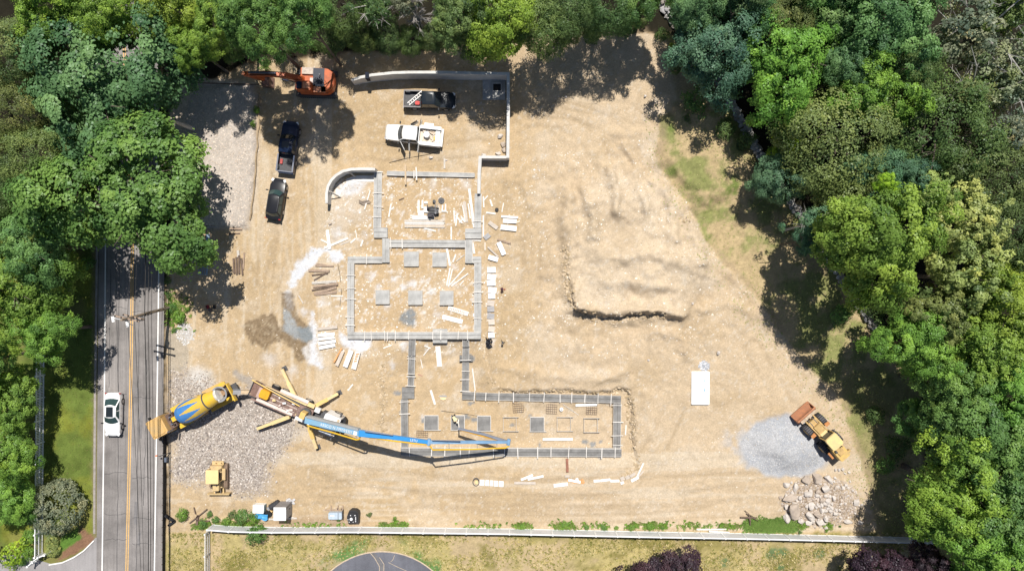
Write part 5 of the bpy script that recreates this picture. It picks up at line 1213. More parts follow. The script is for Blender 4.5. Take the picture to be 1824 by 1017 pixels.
# ---------------------------------------------------------------- crawler dozer
x, y = at(393, 846); dz = empty('bulldozer', (x, y, zat(x, y)), R(-90), 'small tan bulldozer with square canopy and blade on the gravel yard', 'bulldozer')
DZ = mat('sun_bleached_yellow', (.58, .42, .20), .7, .15, 2.5, stain=(.42, .31, .18)); DZ_P = mat('canopy_cream', (.74, .56, .27), .6, .07, 1.2)
for yc in (.82, -.82): track_shoe_loop(dz, yc, 2.9, .46, .36, mat('muddy_track', (.22, .155, .11), .9, .3, 4), 26)
MB().box((0, 0, .72), (2.4, 1.1, .55)).build('chassis', DZ, dz)
h = MB().prism(rrect(1.2, .72, .08, cx=.85), 1.0, 1.48, inset=.03).build('engine_hood', DZ, dz); MB().lathe([(.05, 1.4), (.05, 1.95)], tr(.7, .15, 0), 8).build('exhaust', DKGREY, h); MB().box((1.46, 0, 1.1), (.06, .66, .6)).build('grille', BLK, h)
MB().box((-.35, 0, 1.2), (.55, .6, .2)).build('seat', BLK, dz); MB().box((-.66, 0, 1.45), (.12, .6, .5)).build('seat_back', BLK, dz)
for sg in (1, -1): MB().box((-.4, sg * .78, 1.2), (1.3, .42, .12)).build('fender', DZ, dz)
MB().box((-1.15, 0, 1.15), (.5, 1.3, .6)).build('fuel_tank', DZ, dz)
for sx in (.25, -1.1):
    for sy in (.62, -.62): MB().box((sx, sy, 1.75), (.09, .09, 1.3)).build('canopy_post', DZ, dz)
MB().prism(rrect(1.55, 1.42, .08, cx=-.42), 2.4, 2.5).build('canopy', DZ_P, dz)
for sg in (1, -1): MB().box((1.35, sg * .5, .5), (1.5, .14, .2)).build('push_arm', DZ, dz); MB().tube([(.9, sg * .3, 1.2), (1.9, sg * .3, .75)], .05, 6).build('cylinder', CHROME, dz)
MB().side([(1.95, .05), (2.08, .02), (2.0, .4), (2.08, .82), (1.95, .84), (1.88, .4)], -1.25, 1.25).build('blade', DZ, dz)
MB().box((-1.6, 0, .8), (.4, 1.3, .2)).build('rear_bar', DZ, dz)
for sg in (1, -.2): MB().tube([(-1.5, sg * .5, .9), (-1.75, sg * .5, 1.3)], .06, 5).build('ripper', DZ, dz)

# ---------------------------------------------------------------- concrete mixer truck (cab over the road edge, chute at the pump)
MXY = mat('mixer_yellow', (.68, .43, .02), .45, .08, 2.2, stain=(.55, .38, .10)); MXT = mat('mixer_tan', (.60, .35, .11), .55, .12, 1.6, stain=(.50, .35, .17)); BLU = mat('mixer_blue', (.035, .19, .52), .45, .06, 2, stain=(.09, .22, .44))
x, y = at(359, 722); mx = empty('mixer_truck', (x, y, zat(x, y)), R(208), 'yellow concrete mixer truck with blue flame pattern on its drum', 'truck')
MB().box((-.3, 0, .85), (9.4, .9, .3)).build('chassis', DKGREY, mx)
cab = MB().prism(rrect(1.9, 2.2, .25, cx=4.3), .6, 2.75, inset=.03).build('cab', MXT, mx)
MB().sheet([(5.26, -.9, 1.7), (5.26, .9, 1.7), (5.23, .88, 2.5), (5.23, -.88, 2.5)]).build('windshield', GLASS, cab)
for sg in (1, -1): MB().sheet([(3.6, sg * 1.11, 1.7), (4.9, sg * 1.11, 1.7), (4.85, sg * 1.08, 2.5), (3.65, sg * 1.08, 2.5)][::-sg]).build('side_window', GLASS, cab); MB().box((5.0, sg * 1.3, 1.9), (.1, .3, .5)).build('mirror', BLK, cab); MB().box((5.27, sg * .8, .95), (.06, .3, .2)).build('headlight', LAMP, cab)
MB().prism(rrect(1.6, 1.9, .3, cx=4.35), 2.752, 2.84, inset=.08).build('roof', MXT, cab); MB().box((5.25, 0, .6), (.25, 2.2, .35)).build('bumper', MXY, mx)
en = MB().box((2.95, 0, 1.45), (.8, 1.7, .9)).build('engine_bay', mat('brown_engine', (.13, .085, .07), .7, .4, 4), mx)
for k in range(7): MB().box((2.75 + .1 * (k % 3), -.6 + .2 * k, 2.0), (.2 + .05 * (k % 2), .14, .3)).build('engine_part', CHROME if k % 2 else BLK, en)
MB().lathe([(.09, 1.8), (.09, 3.2), (.07, 3.2)], tr(3.2, 1.0, 0), 8).build('exhaust', CHROME, mx)
for sg in (1, -1):
    MB().box((1.9, sg * 1.02, 1.3), (1.6, .55, .16)).build('fender', MXY, mx); MB().box((-2.6, sg * .98, 1.28), (2.6, .62, .12)).build('fender', MXY if sg > 0 else MXT, mx)
    MB().box((.3, sg * 1.02, .9), (1.8, .4, .5)).build('side_tank', MXT, mx)
    for xx in (4.2, -1.7, -2.9): wheel(mx, xx, sg * 1.0, .5, .34 if xx > 0 else .5)
# drum: axis tilted, wide belly in front, narrow mouth behind
M = tr(1.95, 0, 1.95) @ rot('Y', -90 + 9)
prof = [(.55, -.1), (.95, .25), (1.16, .8), (1.2, 1.5), (1.17, 2.3), (1.05, 3.2), (.9, 4.1), (.74, 5.0), (.62, 5.6), (.50, 5.6)]
dmats = [BLU, MXY, GREY]
def drum(prof, M, n=128):
    mb = MB(); fine_ = []
    for (r0, z0), (r1, z1) in zip(prof[:-1], prof[1:]):
        k = max(1, int(abs(z1 - z0) / .07))
        for i in range(k): fine_.append((r0 + (r1 - r0) * i / k, z0 + (z1 - z0) * i / k))
    fine_.append(prof[-1]); mb.lathe(fine_, M, n)
    m = []
    for i in range(len(fine_) - 1):
        z = fine_[i][1]
        for j in range(n):
            ph = (j + .5) / n * 8; tri = abs((ph % 1) - .5) * 2
            bl = z < .75 + (1 - tri) * 2.9 and z > .0
            tip = 3.4
            m.append(0 if bl and z < tip else (2 if z > 5.25 else 1))
    mb.m = m + [1, 1]; return mb
dr = drum(prof, M).build('drum', dmats, mx, smooth=True)
MB().lathe([(.945, 3.95), (.985, 3.95), (.97, 4.08), (.93, 4.08)], M, 32).build('roller_ring', DKGREY, dr)
MB().lathe([(.5, 5.3), (.68, 5.3), (.68, 5.62), (.5, 5.62)], M, 24).build('drum_mouth', mat('cement_splashed', (.62, .58, .53), .8, .25, 3), dr)
MB().box((2.45, 0, 1.9), (.5, .5, .7)).build('drum_gearbox', MXY, mx)
for sg in (1, -1): MB().box((-2.6, sg * .7, 1.75), (.3, .2, 1.3)).build('drum_pedestal', MXY, mx)
MB().prism([(-4.1, -1.15), (-2.9, -1.15), (-2.9, -.75), (-4.1, -.75)], 1.2, 1.35).build('rear_platform', MXY, mx); MB().prism([(-4.4, .75), (-3.1, .75), (-3.1, 1.25), (-4.4, 1.25)], 1.2, 1.35).build('rear_platform', MXY, mx)
MB().box((-4.55, .35, 1.9), (.12, 2.2, .7)).build('rear_guard', MXY, mx)
hop = []
for a in range(-120, 121, 15): hop.append((math.cos(R(a)), math.sin(R(a))))
mb = MB(); rings = [[(-3.75 - .72 * c, .72 * s_, 3.0 + .28), (-3.75 - .9 * c, .9 * s_, 3.0 + .3), (-3.75 - .62 * c, .62 * s_, 2.55), (-3.75 - .5 * c, .5 * s_, 2.55)] for c, s_ in hop]
mb.loft(rings).build('charge_hopper', GREY, mx); MB().tube([(-3.45, -.75, 3.2), (-3.4, .75, 3.2)], .08, 6).build('hopper_bar', WHITE_M, mx)
MB().prism([(-4.2, -.35), (-3.6, -.35), (-3.6, .35), (-4.2, .35)], 1.9, 2.4, inset=.2).build('collector', mat('rusty_inside', (.30, .19, .11), .8, .3), mx)
cs = at(414, 698, 2.1); ce = at(447, 697.5, 1.5)
mb = MB(); a = Vector((*cs, 2.1)); b = Vector((*ce, 1.45)); mid_ = a.lerp(b, .42); d = (b - a).normalized(); nr = Vector((-d.y, d.x, 0)).normalized()
def trough(p, q, w): 
    up = Vector((0, 0, 1)); r_ = lambda o: [o - nr * w, o - nr * w * .6 - up * .22, o + nr * w * .6 - up * .22, o + nr * w, o + nr * (w - .04), o + nr * w * .55 - up * .17, o - nr * w * .55 - up * .17, o - nr * (w - .04)]
    return MB().loft([r_(p), r_(q)])
def under(mb, name, m, par):
    o = mb.build(name, m); o.parent = par; o.matrix_parent_inverse = par.matrix_basis.inverted(); return o
under(trough(a, mid_, .30), 'chute', GREY, mx); under(trough(mid_ + Vector((0, 0, -.03)), b, .25), 'chute_extension', LUMB_T, mx)

# ---------------------------------------------------------------- concrete pump truck with long boom
x, y = at(533, 721); pt = empty('concrete_pump_truck', (x, y, zat(x, y)), R(-23.5), 'concrete pump truck with blue boom and yellow delivery pipe reaching over the footing', 'truck')
PY_ = mat('pump_yellow', (.68, .44, .10), .5, .12, 2.5, stain=(.54, .39, .19)); PYP = mat('pump_pale_yellow', (.70, .52, .22), .55, .12, 2.5, stain=(.55, .43, .27)); BR = mat('muddy_deck', (.23, .155, .13), .85, .4, 3); BLUE_L = mat('boom_light_blue', (.17, .38, .58), .5, .1, 1.3, stain=(.26, .38, .46)); BLUE = mat('boom_blue', (.04, .26, .60), .4, .06, 1); BLUE_G = mat('boom_grey_blue', (.19, .33, .50), .5, .15, 1)
PINK = mat('pale_side_box', (.70, .58, .52), .6, .12, 2)
MB().box((.2, 0, .85), (10.4, .95, .35)).build('chassis', DKGREY, pt)
for sg in (1, -1):
    for xx in (4.6, 1.0, -1.9, -3.1): wheel(pt, xx, sg * 1.0, .5, .34)
deck = MB().box((-2.0, -.1, 1.15), (5.6, 2.0, .14)).build('deck', BR, pt)
for k in range(6): MB().box((-1.6 + .1 * k, -.65 + .24 * k, 1.27), (3.4, .09, .1)).build('deck_rail', BR if k % 2 else mat('bare_rod', (.48, .40, .36), .6, .3), deck)
MB().tube([(-2.2, 1.08, 1.5), (1.2, 1.08, 1.5)], .24, 12).build('side_tank', PINK, pt)
MB().box((-2.7, -1.12, 1.0), (4.6, .3, .55)).build('side_skirt', BR, pt); MB().box((-2.2, -.95, 1.3), (4.4, .32, .08)).build('walkway', PINK, pt)
MB().prism(rrect(1.15, 1.05, .2, cx=-3.65, cy=.05), 1.22, 1.95, inset=.06).build('water_tank', mat('orange_tank', (.70, .34, .02), .45, .12, 3), pt)
hp_ = MB().prism([(-5.4, -.85), (-4.55, -.85), (-4.55, .85), (-5.4, .85)], .7, 1.35).build('hopper', mat('hopper_brown', (.20, .12, .095), .7, .3), pt)
for yy in (-.86, .86): MB().box((-4.98, yy, 1.4), (.9, .08, .3)).build('hopper_rim', DKGREY, hp_)
MB().box((-5.42, 0, 1.4), (.07, 1.8, .3)).build('hopper_rim', DKGREY, hp_); MB().box((-4.35, -.1, 1.35), (.4, 1.2, .35)).build('hopper_motor', mat('pinkish_motor', (.45, .33, .30), .7, .3), hp_)
for (x0, y0, x1, y1, z, r_, m_, nm) in ((-5.6, .95, .9, .35, 1.75, .075, PY_, 'delivery_pipe'), (-4.0, .95, 1.1, .72, 1.62, .06, PYP, 'delivery_pipe'), (-3.2, .66, 1.2, .5, 1.5, .11, DKGREY, 'hydraulic_pipe')):
    MB().tube([(x0, y0, z), ((x0 + x1) / 2, (y0 + y1) / 2, z + .1), (x1, y1, z)], r_, 8).build(nm, m_, pt)
for k in range(12): MB().box((random.uniform(-2.6, .9), random.uniform(-.8, .5), 1.42), (random.uniform(.15, .5), random.uniform(.1, .25), random.uniform(.15, .4)), rz=random.uniform(0, 1)).build('valve_block', random.choice([PYP, PINK, DKGREY, BR, WHITE_M]), pt)
tp = MB().box((1.35, -.05, 1.75), (1.7, 1.3, .3)).build('turret_base', BR, pt)
MB().lathe([(.62, 1.9), (.62, 2.3), (.5, 2.4)], tr(1.5, 0, 0), 18).build('slew_ring', DKGREY, tp); MB().box((1.5, 0, 2.9), (.6, .75, 1.1)).build('turret', PY_, tp)
MB().box((1.4, -.95, 1.35), (1.8, .5, .5)).build('white_cabinet', WHITE_M, pt); MB().box((2.5, .75, 1.5), (.6, .5, .6)).build('white_cabinet', WHITE_M, pt); MB().box((.9, .92, 1.45), (2.2, .45, .25)).build('yellow_cabinet', PYP, pt)
cab = MB().prism(rrect(1.9, 2.3, .2, cx=4.55), .6, 2.6, inset=.03).build('cab', mat('cab_white', (.80, .80, .80), .4, .04), pt)
MB().box((5.25, 0, 2.615), (.28, 2.0, .05)).build('sun_visor', LUMB_T, cab); MB().sheet([(5.52, -1.0, 1.6), (5.52, 1.0, 1.6), (5.485, .95, 2.45), (5.485, -.95, 2.45)]).build('windshield', GLASS, cab)
MB().prism([(5.5, -1.1), (5.85, -.9), (5.95, 0), (5.85, .9), (5.5, 1.1)], .5, 1.3).build('bumper', BLK, pt); MB().box((3.45, .6, 1.7), (.5, .9, .9)).build('engine_cover', DKGREY, pt)
for sg in (1, -1): MB().box((5.2, sg * 1.4, 1.9), (.15, .4, .5)).build('mirror', DKGREY, cab)
# outriggers
for i, (a, b, m_, za) in enumerate((((527, 708), (503, 658), PYP, 1.2), ((563, 722), (602, 701), PY_, 1.2), ((515, 742), (459, 763), PYP, 1.2), ((551, 760), (564, 798), PY_, 1.25))):
    p = Vector((*at(*a, 1.1), 1.15)); q = Vector((*at(*b, .8), .85)); d = q - p; Lg = d.length; A_ = math.atan2(d.y, d.x); mid_ = p.lerp(q, .45)
    M = Matrix.Translation(p) @ Matrix.Rotation(A_, 4, 'Z') @ Matrix.Rotation(math.asin((p.z - q.z) / Lg), 4, 'Y')
    og = under(MB().box((Lg * .26, 0, 0), (Lg * .56, .42, .36), M), 'outrigger', m_, pt)
    for nm, bb, mm_ in (('outrigger_beam', MB().box((Lg * .76, 0, 0), (Lg * .5, .32, .28), M), PYP), ('outrigger_leg', MB().tube([tuple(q), (q.x, q.y, zat(q.x, q.y))], .1, 8), DKGREY), ('outrigger_foot', MB().box((q.x, q.y, zat(q.x, q.y) + .04), (.55, .55, .1), rz=A_), DKGREY)):
        o = bb.build(nm, mm_); o.parent = og
# boom, as the photograph shows its elbows at their heights
E = [(547, 747, 3.6), (641, 771, 6.4), (764, 787, 8.2), (906, 787, 4.4), (817, 763, 2.6)]
W3 = lambda p: Vector((*at(*p), p[2]))
def beam(p, q, w0, w1, h0, h1, name, m, z=0):
    a, b = W3(p), W3(q); d = (b - a); n_ = Vector((-d.y, d.x, 0)).normalized(); u_ = d.normalized().cross(n_) * -1
    if u_.z < 0: u_ = -u_
    rg = lambda o, w, h: [o - n_ * w / 2 - u_ * h / 2, o + n_ * w / 2 - u_ * h / 2, o + n_ * w / 2 + u_ * h / 2, o - n_ * w / 2 + u_ * h / 2]
    mb = MB().loft([rg(a, w0, h0)[::-1], rg(b, w1, h1)[::-1]]); return under(mb, name, m, pt), (a, b, n_, u_)
b1, fr = beam(E[0], E[1], .72, .56, .8, .55, 'boom_section', BLUE_L)
beam((549, 741.5, 3.9), (640, 764.5, 6.5), .24, .26, .6, .5, 'boom_side_channel', mat('boom_grey', (.33, .34, .34), .5, .1, 1))
beam(E[1], (690, 777, 7.1), .66, .46, .55, .45, 'boom_section', BLUE); beam((690, 777, 7.1), E[2], .44, .36, .42, .38, 'boom_section', BLUE)
beam(E[2], E[3], .34, .28, .34, .28, 'boom_section', BLUE_G)
beam(E[3], (862, 773, 3.5), .26, .24, .3, .26, 'boom_section', mat('boom_tip_grey', (.20, .22, .27), .5, .1, 1)); beam((862, 773, 3.5), E[4], .24, .2, .26, .22, 'boom_section', mat('boom_tip_grey', (.2, .22, .27)))
for p, nm, m_ in ((E[0], 'boom_knuckle', PY_), (E[1], 'boom_knuckle', BLUE_L), (E[2], 'boom_knuckle', BLUE_G), (E[3], 'boom_knuckle', BLUE_G)):
    c = W3(p); under(MB().tube([c - fr[2] * .34, c + fr[2] * .34], .2, 12), nm, m_, pt)
    under(MB().tube([c - fr[2] * .40, c + fr[2] * .40], .07, 8), 'knuckle_pin', CHROME, pt)
under(MB().tube([W3((548, 750, 3.2)), W3((600, 765, 4.6))], .11, 8), 'boom_cylinder', CHROME, pt); under(MB().tube([W3((650, 768, 7.2)), W3((700, 775, 7.7))], .07, 8), 'boom_cylinder', CHROME, pt); under(MB().tube([W3((770, 784, 8.5)), W3((820, 785, 7.4))], .06, 8), 'boom_cylinder', CHROME, pt)
PIPE = mat('pipe_yellow', (.72, .44, .035), .4, .1, 2)
def pipe(pts_, r_, nm='delivery_pipe', m_=PIPE): return under(MB().tube([W3(p) for p in pts_], r_, 8), nm, m_, pt)
pipe([(547, 757, 3.7), (555, 760, 3.9), (590, 769.5, 4.9), (635, 783, 6.1), (640, 782, 6.2), (642, 776, 6.4)], .085)
pipe([(642, 776, 6.4), (700, 785, 7.3), (764, 792, 8.2), (768, 797, 8.1), (771, 801, 8.1), (840, 800, 6.3), (900, 797.5, 4.5), (905, 795, 4.4), (906, 790, 4.4)], .085)
pipe([(906, 790, 4.3), (884, 782.5, 3.9), (862, 777, 3.4), (840, 771, 3.0), (817, 764, 2.6)], .09, m_=mat('pipe_orange', (.70, .36, .03), .4, .12, 2))
hose_x, hose_y = at(817, 764, 2.5)
under(MB().tube([(hose_x, hose_y, 2.6), (hose_x, hose_y + .05, 2.0), at(816.5, 752, .6) + (.6,), at(816.5, 747, .25) + (.2,)], .075, 8), 'end_hose', mat('white_hose', (.75, .73, .70), .6), pt)
for (p, q) in (((574, 757, 4.4), (572, 764, 4.3)), ((603, 765, 5.4), (607, 774, 5.3)), ((632, 772, 6.3), (637, 782, 6.1)), ((700, 778, 7.4), (700, 785, 7.3)), ((800, 788, 7.2), (800, 800, 7.2)), ((850, 787, 5.8), (850, 800, 5.8)), ((885, 787, 4.9), (885, 798, 4.9)), ((840, 767, 3.1), (840, 771, 3.0))):
    under(MB().tube([W3(p), W3(q)], .035, 5), 'pipe_bracket', GREY, pt)
# white lettering along the first boom section and on the second
def lettering(txt, size, M, par, m):
    cu = bpy.data.curves.new('lettering', 'FONT'); cu.body = txt; cu.size = size; cu.extrude = .004; cu.align_x = 'CENTER'; cu.space_character = 1.12; cu.align_y = 'CENTER'
    ob = bpy.data.objects.new('lettering', cu); COL.objects.link(ob); dg = bpy.context.evaluated_depsgraph_get()
    me = bpy.data.meshes.new_from_object(ob.evaluated_get(dg)); bpy.data.objects.remove(ob)
    me.materials.clear(); me.materials.append(m); o = bpy.data.objects.new('lettering', me); COL.objects.link(o)
    o.parent = par; o.matrix_parent_inverse = par.matrix_basis.inverted(); o.matrix_world = M; return o
def frame_on(p, q, t_, off_side, off_up):
    a, b = W3(p), W3(q); d = (b - a).normalized(); n_ = Vector((-d.y, d.x, 0)).normalized(); u_ = d.cross(n_)
    c = a.lerp(b, t_) + n_ * off_side + u_ * off_up
    return Matrix(((d.x, n_.x, u_.x, c.x), (d.y, n_.y, u_.y, c.y), (d.z, n_.z, u_.z, c.z), (0, 0, 0, 1)))
LET = mat('white_letters', (.8, .8, .8), .5, .03)
lettering('ABSCO N FMIWERY', .44, frame_on(E[0], E[1], .60, -.06, .385), pt, LET)
lettering('LSTU', .34, frame_on((690, 777, 7.1), E[2], .66, 0, .25), pt, LET)
b_ = frame_on(E[0], E[1], .95, -.05, .345); mb = MB(); mb.box((0, 0, 0), (.42, .42, .012), b_); under(mb, 'white_plate', WHITE_M, pt)
# ================================================================== loose lumber and panels
MATS = dict(w=FORM_W, f=FORM, t=LUMB_T, b=LUMB, d=LUMB_D, g=mat('grey_panel', (.36, .35, .35), .8, .15, 3), r=mat('stamped_panel', (.75, .70, .64), .8, .1, 3), p=mat('white_panel', (.80, .79, .78), .6, .08, 2), q=mat('tan_panel', (.53, .465, .40), .8, .12, 3), o=mat('orange_panel', (.62, .33, .14), .7, .25, 3), s=mat('white_pvc', (.80, .80, .79), .4, .05, 2))
def board(x0, y0, x1, y1, wpx, m, label, cat='board', name='board', th=.05, lift=.0, tilt=0.0, group=None):
    a, b = Vector((*on(x0, y0),)), Vector((*on(x1, y1),)); d = b - a; L = d.length
    xm, ym = (a.x + b.x) / 2, (a.y + b.y) / 2
    zs = max(zat(a.x * (1 - t) + b.x * t, a.y * (1 - t) + b.y * t) - (a.z * (1 - t) + b.z * t) for t in (0, .25, .5, .75, 1))
    M = Matrix.Rotation(-math.asin(max(-.5, min(.5, d.z / L))), 4, 'Y') @ Matrix.Rotation(R(tilt), 4, 'X')
    o = MB().box((0, 0, th / 2), (L, wpx / S, th), M).build(name, MATS[m] if isinstance(m, str) else m)
    o.location = (xm, ym, (a.z + b.z) / 2 + zs + .01 + lift); o.rotation_euler = (0, 0, math.atan2(d.y, d.x)); return tag(o, label, cat, group)
def many(rows, label, group, cat='board', name='board'):
    for i, r_ in enumerate(rows): board(*r_[:6], label, cat, name, group=group, th=r_[6] if len(r_) > 6 else .05, lift=.012 * (i % 4))
# single, easily told pieces
ONE = [
 (967, 784, 1021, 784, 4.2, 's', 'long white pole lying in the lower room south of the empty forms', 'pole', 'plastic_pole', .12), (1026, 723, 1064, 722, 4, 's', 'white pole resting across a rebar grid by the inner footing', 'pole', 'plastic_pole', .1),
 (1003, 721, 1032, 741, 1.2, 'f', 'thin pale stick slanting past the small white reel', 'stick', 'stick', .04), (1010, 817, 1010.5, 840, 4.5, mat('rust_brown_beam', (.27, .12, .08), .8, .25, 4), 'rust brown beam butting against the outside of the lower footing', 'beam', 'beam', .15),
 (1117, 759, 1116, 777, 2.2, 'w', 'white stick upright along the outer footing near the bank', 'stick', 'stick', .05), (841, 657, 846, 697, 2, 'w', 'long thin white lath beside the corridor footing', 'lath', 'lath', .05),
 (766, 696, 774, 722, 4, 'w', 'pale plank in the lower room next to a round cut sheet', 'plank', 'plank', .06), (1131, 855, 1146, 824, 3.2, 'w', 'white pole slanting at the end of the slab row', 'pole', 'plastic_pole', .1), (1131, 855, 1146, 838, 2.5, 'q', 'short tan stick beside the slanting white pole', 'stick', 'stick', .05),
 (723, 294, 723.5, 330, 2.8, 't', 'orange tan plank bridging the white strip footing', 'plank', 'plank', .06, .36), (742, 299, 743, 322, 2.2, 'w', 'white batten laid across the white strip footing', 'batten', 'batten', .05, .38), (792, 283, 792, 301, 3, 'f', 'pale plank touching the top of the strip footing', 'plank', 'plank', .06), 
 (836, 337, 845, 406, 4.6, 'w', 'longest white board leaning along the upper room footing', 'board', 'board', .07, .05), (826, 360, 831, 396, 3.2, 'q', 'pinkish board beside the longest white board', 'board', 'board', .06), (822, 352, 815, 369, 2.5, 't', 'tan stick lying between the machine and the white boards', 'stick', 'stick', .05), (804, 404, 804, 427, 2.6, 'w', 'white batten standing out upward from the cross footing', 'batten', 'batten', .05),
 (756, 407, 777, 412, 2.6, 'w', 'white sliver under the long plank stack', 'board', 'board', .05), (693, 387, 697, 364, 2.6, 'w', 'white stick with short branch near the west upper footing', 'stick', 'stick', .05), (697, 374, 702, 369, 2.2, 'w', 'short offcut leaning on the white stick near the upper footing', 'offcut', 'offcut', .05), (711, 357, 720, 353, 2, 'd', 'short dark brown stick in the upper room', 'stick', 'stick', .05),
 (796, 442, 802, 474, 4, 'w', 'wide white board along the second pale pad', 'board', 'board', .06), (861, 350, 862, 370, 2.4, 'w', 'short white batten outside the east footing top', 'batten', 'batten', .05), (862, 357, 869, 349, 2.2, 'w', 'white offcut branching from the short batten', 'offcut', 'offcut', .05), (861, 384, 861, 423, 2.6, 'w', 'long white batten tight along the outside of the east footing', 'batten', 'batten', .06), (894, 378, 897, 362, 1.8, 'w', 'slim white stick standing apart outside the house', 'stick', 'stick', .05), (873, 356, 877, 368, 3, 'w', 'white chip board piece outside the east footing', 'offcut', 'offcut', .05),
 (842, 433, 845, 452, 3.6, 'w', 'white board in the nook of the stepped footing', 'board', 'board', .06), (830, 427, 857, 429, 2.4, 'w', 'white batten below the east footing block', 'batten', 'batten', .06), (864, 432, 864, 446, 1.5, 'w', 'thin white stick below the tilted grey panel', 'stick', 'stick', .04),
 (779, 617, 782, 654, 9, 'r', 'tan lettered form panel lying in the corridor', 'form panel', 'formwork_sheet', .06), (755, 616, 766, 621, 2.2, 'w', 'short bar of a white T shaped lath in the corridor', 'lath', 'lath', .04), (764, 620, 753, 634, 1.8, 'w', 'long stem of a white T shaped lath in the corridor', 'lath', 'lath', .04), (748, 641, 751, 657, 1.4, 'w', 'thin white splinter in the corridor', 'splinter', 'splinter', .03), (743, 668, 751, 671, 1.6, mat('red_brown_strip', (.40, .22, .17), .8), 'small red brown strip in the corridor', 'strip', 'strip', .03), (800, 632, 810, 620, 1.6, 'q', 'tan lath lying slanted by the right corridor footing', 'lath', 'lath', .04), (683, 620, 698, 614, 2.2, 'w', 'white offcut below the big room footing by the cement spill', 'offcut', 'offcut', .04), (620, 695, 629, 684, 2.4, 'w', 'white bent offcut alone on open ground near the pump truck', 'offcut', 'offcut', .05),
 (798, 548, 834, 559, 8, 'r', 'white form panel with red lettering in the big room', 'form panel', 'formwork_sheet', .06), (788, 564, 824, 573, 8, 'p', 'plain white form panel below the red lettered one', 'form panel', 'formwork_sheet', .06), (844, 564, 844, 558, 3, 'p', 'white scrap at the end of the red lettered panel', 'scrap', 'scrap', .05),
 (866, 379, 883, 381, 3.0, 'w', 'narrow white board starting the pile outside the east wall', 'board', 'board', .05), (584, 410, 588, 444, 5.5, 'p', 'white pointed board standing up from the crossed boards', 'board', 'board', .06, .06), (578, 442, 621, 424, 4, 'w', 'long white board crossing the pointed one near the white spill', 'board', 'board', .06), (572, 427, 585, 433, 3, 'w', 'short white board tucked under the crossed ones', 'board', 'board', .05), (607, 436, 622, 430, 2.2, 'f', 'thin pale lath parallel to the long crossed board', 'lath', 'lath', .04), (625, 433, 634, 425, 3, 'w', 'white offcut below the curved wall pile', 'offcut', 'offcut', .05), (643, 439, 647, 428, 3.2, 'w', 'white kite shaped scrap near the stepped footing', 'scrap', 'scrap', .05), (634, 410, 637, 428, 1.5, 'w', 'thin white stick near the kite shaped scrap', 'stick', 'stick', .04),
 (650, 374, 660, 340, 2.2, 'w', 'white stick stuck across a grey rag west of the upper footing', 'stick', 'stick', .05), (532, 526, 540, 540, 2, 'f', 'thin stick beside the wet stain', 'stick', 'stick', .04), (612, 527, 590, 527, 2, 'w', 'white lath closing the lower plank stack', 'lath', 'lath', .04),
 (735, 462, 735.1, 461, 1, 'w', 'tiny white chip on the first pale pad', 'chip', 'chip', .03, .3),
]
for r_ in ONE[:-1]: board(*r_[:10], *(r_[10:11] or (0,)))
# fan of loose white boards in the big room
many([(796, 509, 802, 477, 2.6, 'w'), (799, 511, 806, 479, 2.2, 'w'), (801, 508, 828, 477, 2.2, 'w'), (804, 510, 834, 487, 2.2, 'w'), (819, 508, 826, 500, 1.8, 'w'), (807, 467, 812, 453, 2.6, 'w'), (812, 466, 827, 454, 1.6, 'f')], 'slim white lath of the fan spread beside the second pale pad', 'laths fanned out in the big room', 'lath', 'lath')
many([(809, 375, 810, 396, 2.6, 'w'), (812, 384, 822, 397, 2.8, 'w'), (815, 388, 824, 398, 2.6, 'w'), (815, 380, 812, 403, 2.4, 'w'), (818, 397, 826, 390, 2.4, 'w'), (811, 390, 818, 380, 2, 'f'), (821, 385, 828, 396, 2.2, 'w')], 'short white offcut in the tangled heap inside the upper room', 'offcuts heaped in the upper room', 'offcut', 'offcut')
many([(834, 363, 838, 390, 2.4, 'w'), (829, 360, 833, 396, 2, 'f'), (824, 366, 829, 396, 1.8, 'w'), (836, 358, 838, 364, 3, 'w'), (839, 372, 842, 400, 2, 'w')], 'white board standing in line with the longest one by the upper room footing', 'boards lined up by the upper room footing')
many([(721, 393 + i * 1.7 + random.uniform(-.4, .4), 795 + random.uniform(-6, 1), 393.5 + i * 1.7 + random.uniform(-.5, .5), 2.0, 'fqfwfqt'[i % 7], .08) for i in range(8)], 'long tan plank in the flat stack beneath the black machine', 'planks stacked in the upper room', 'plank', 'plank')
many([(730 + random.uniform(0, 5), 385 + i * 1.9, 768 + random.uniform(-6, 2), 385 + i * 1.9, 1.8, 'w', .05) for i in range(4)], 'white lath piled on the upper side of the plank stack', 'laths on the plank stack', 'lath', 'lath')
many([(562, 473, 595, 474, 3, 'b', .12), (550, 482, 588, 483, 4.2, 'b', .14), (560, 499, 588, 483, 2, 'd', .1), (556, 490, 585, 487, 2.2, 'd', .1), (564, 470, 580, 472, 2.2, 'b', .1)], 'brown weathered plank in the upper loose stack by the white spill', 'upper stack of brown planks', 'plank', 'plank')
many([(556, 504, 600, 501, 4.5, 'f', .12), (558, 511, 603, 505, 3.8, 'b', .14), (556, 517, 603, 508, 2.4, 'd', .12), (560, 523, 600, 512, 4.5, 'b', .14), (562, 524, 600, 520, 4.8, 'b', .1), (580, 507, 596, 500, 2, 'w', .06)], 'brown weathered plank in the lower loose stack beside the house footing', 'lower stack of brown planks', 'plank', 'plank')
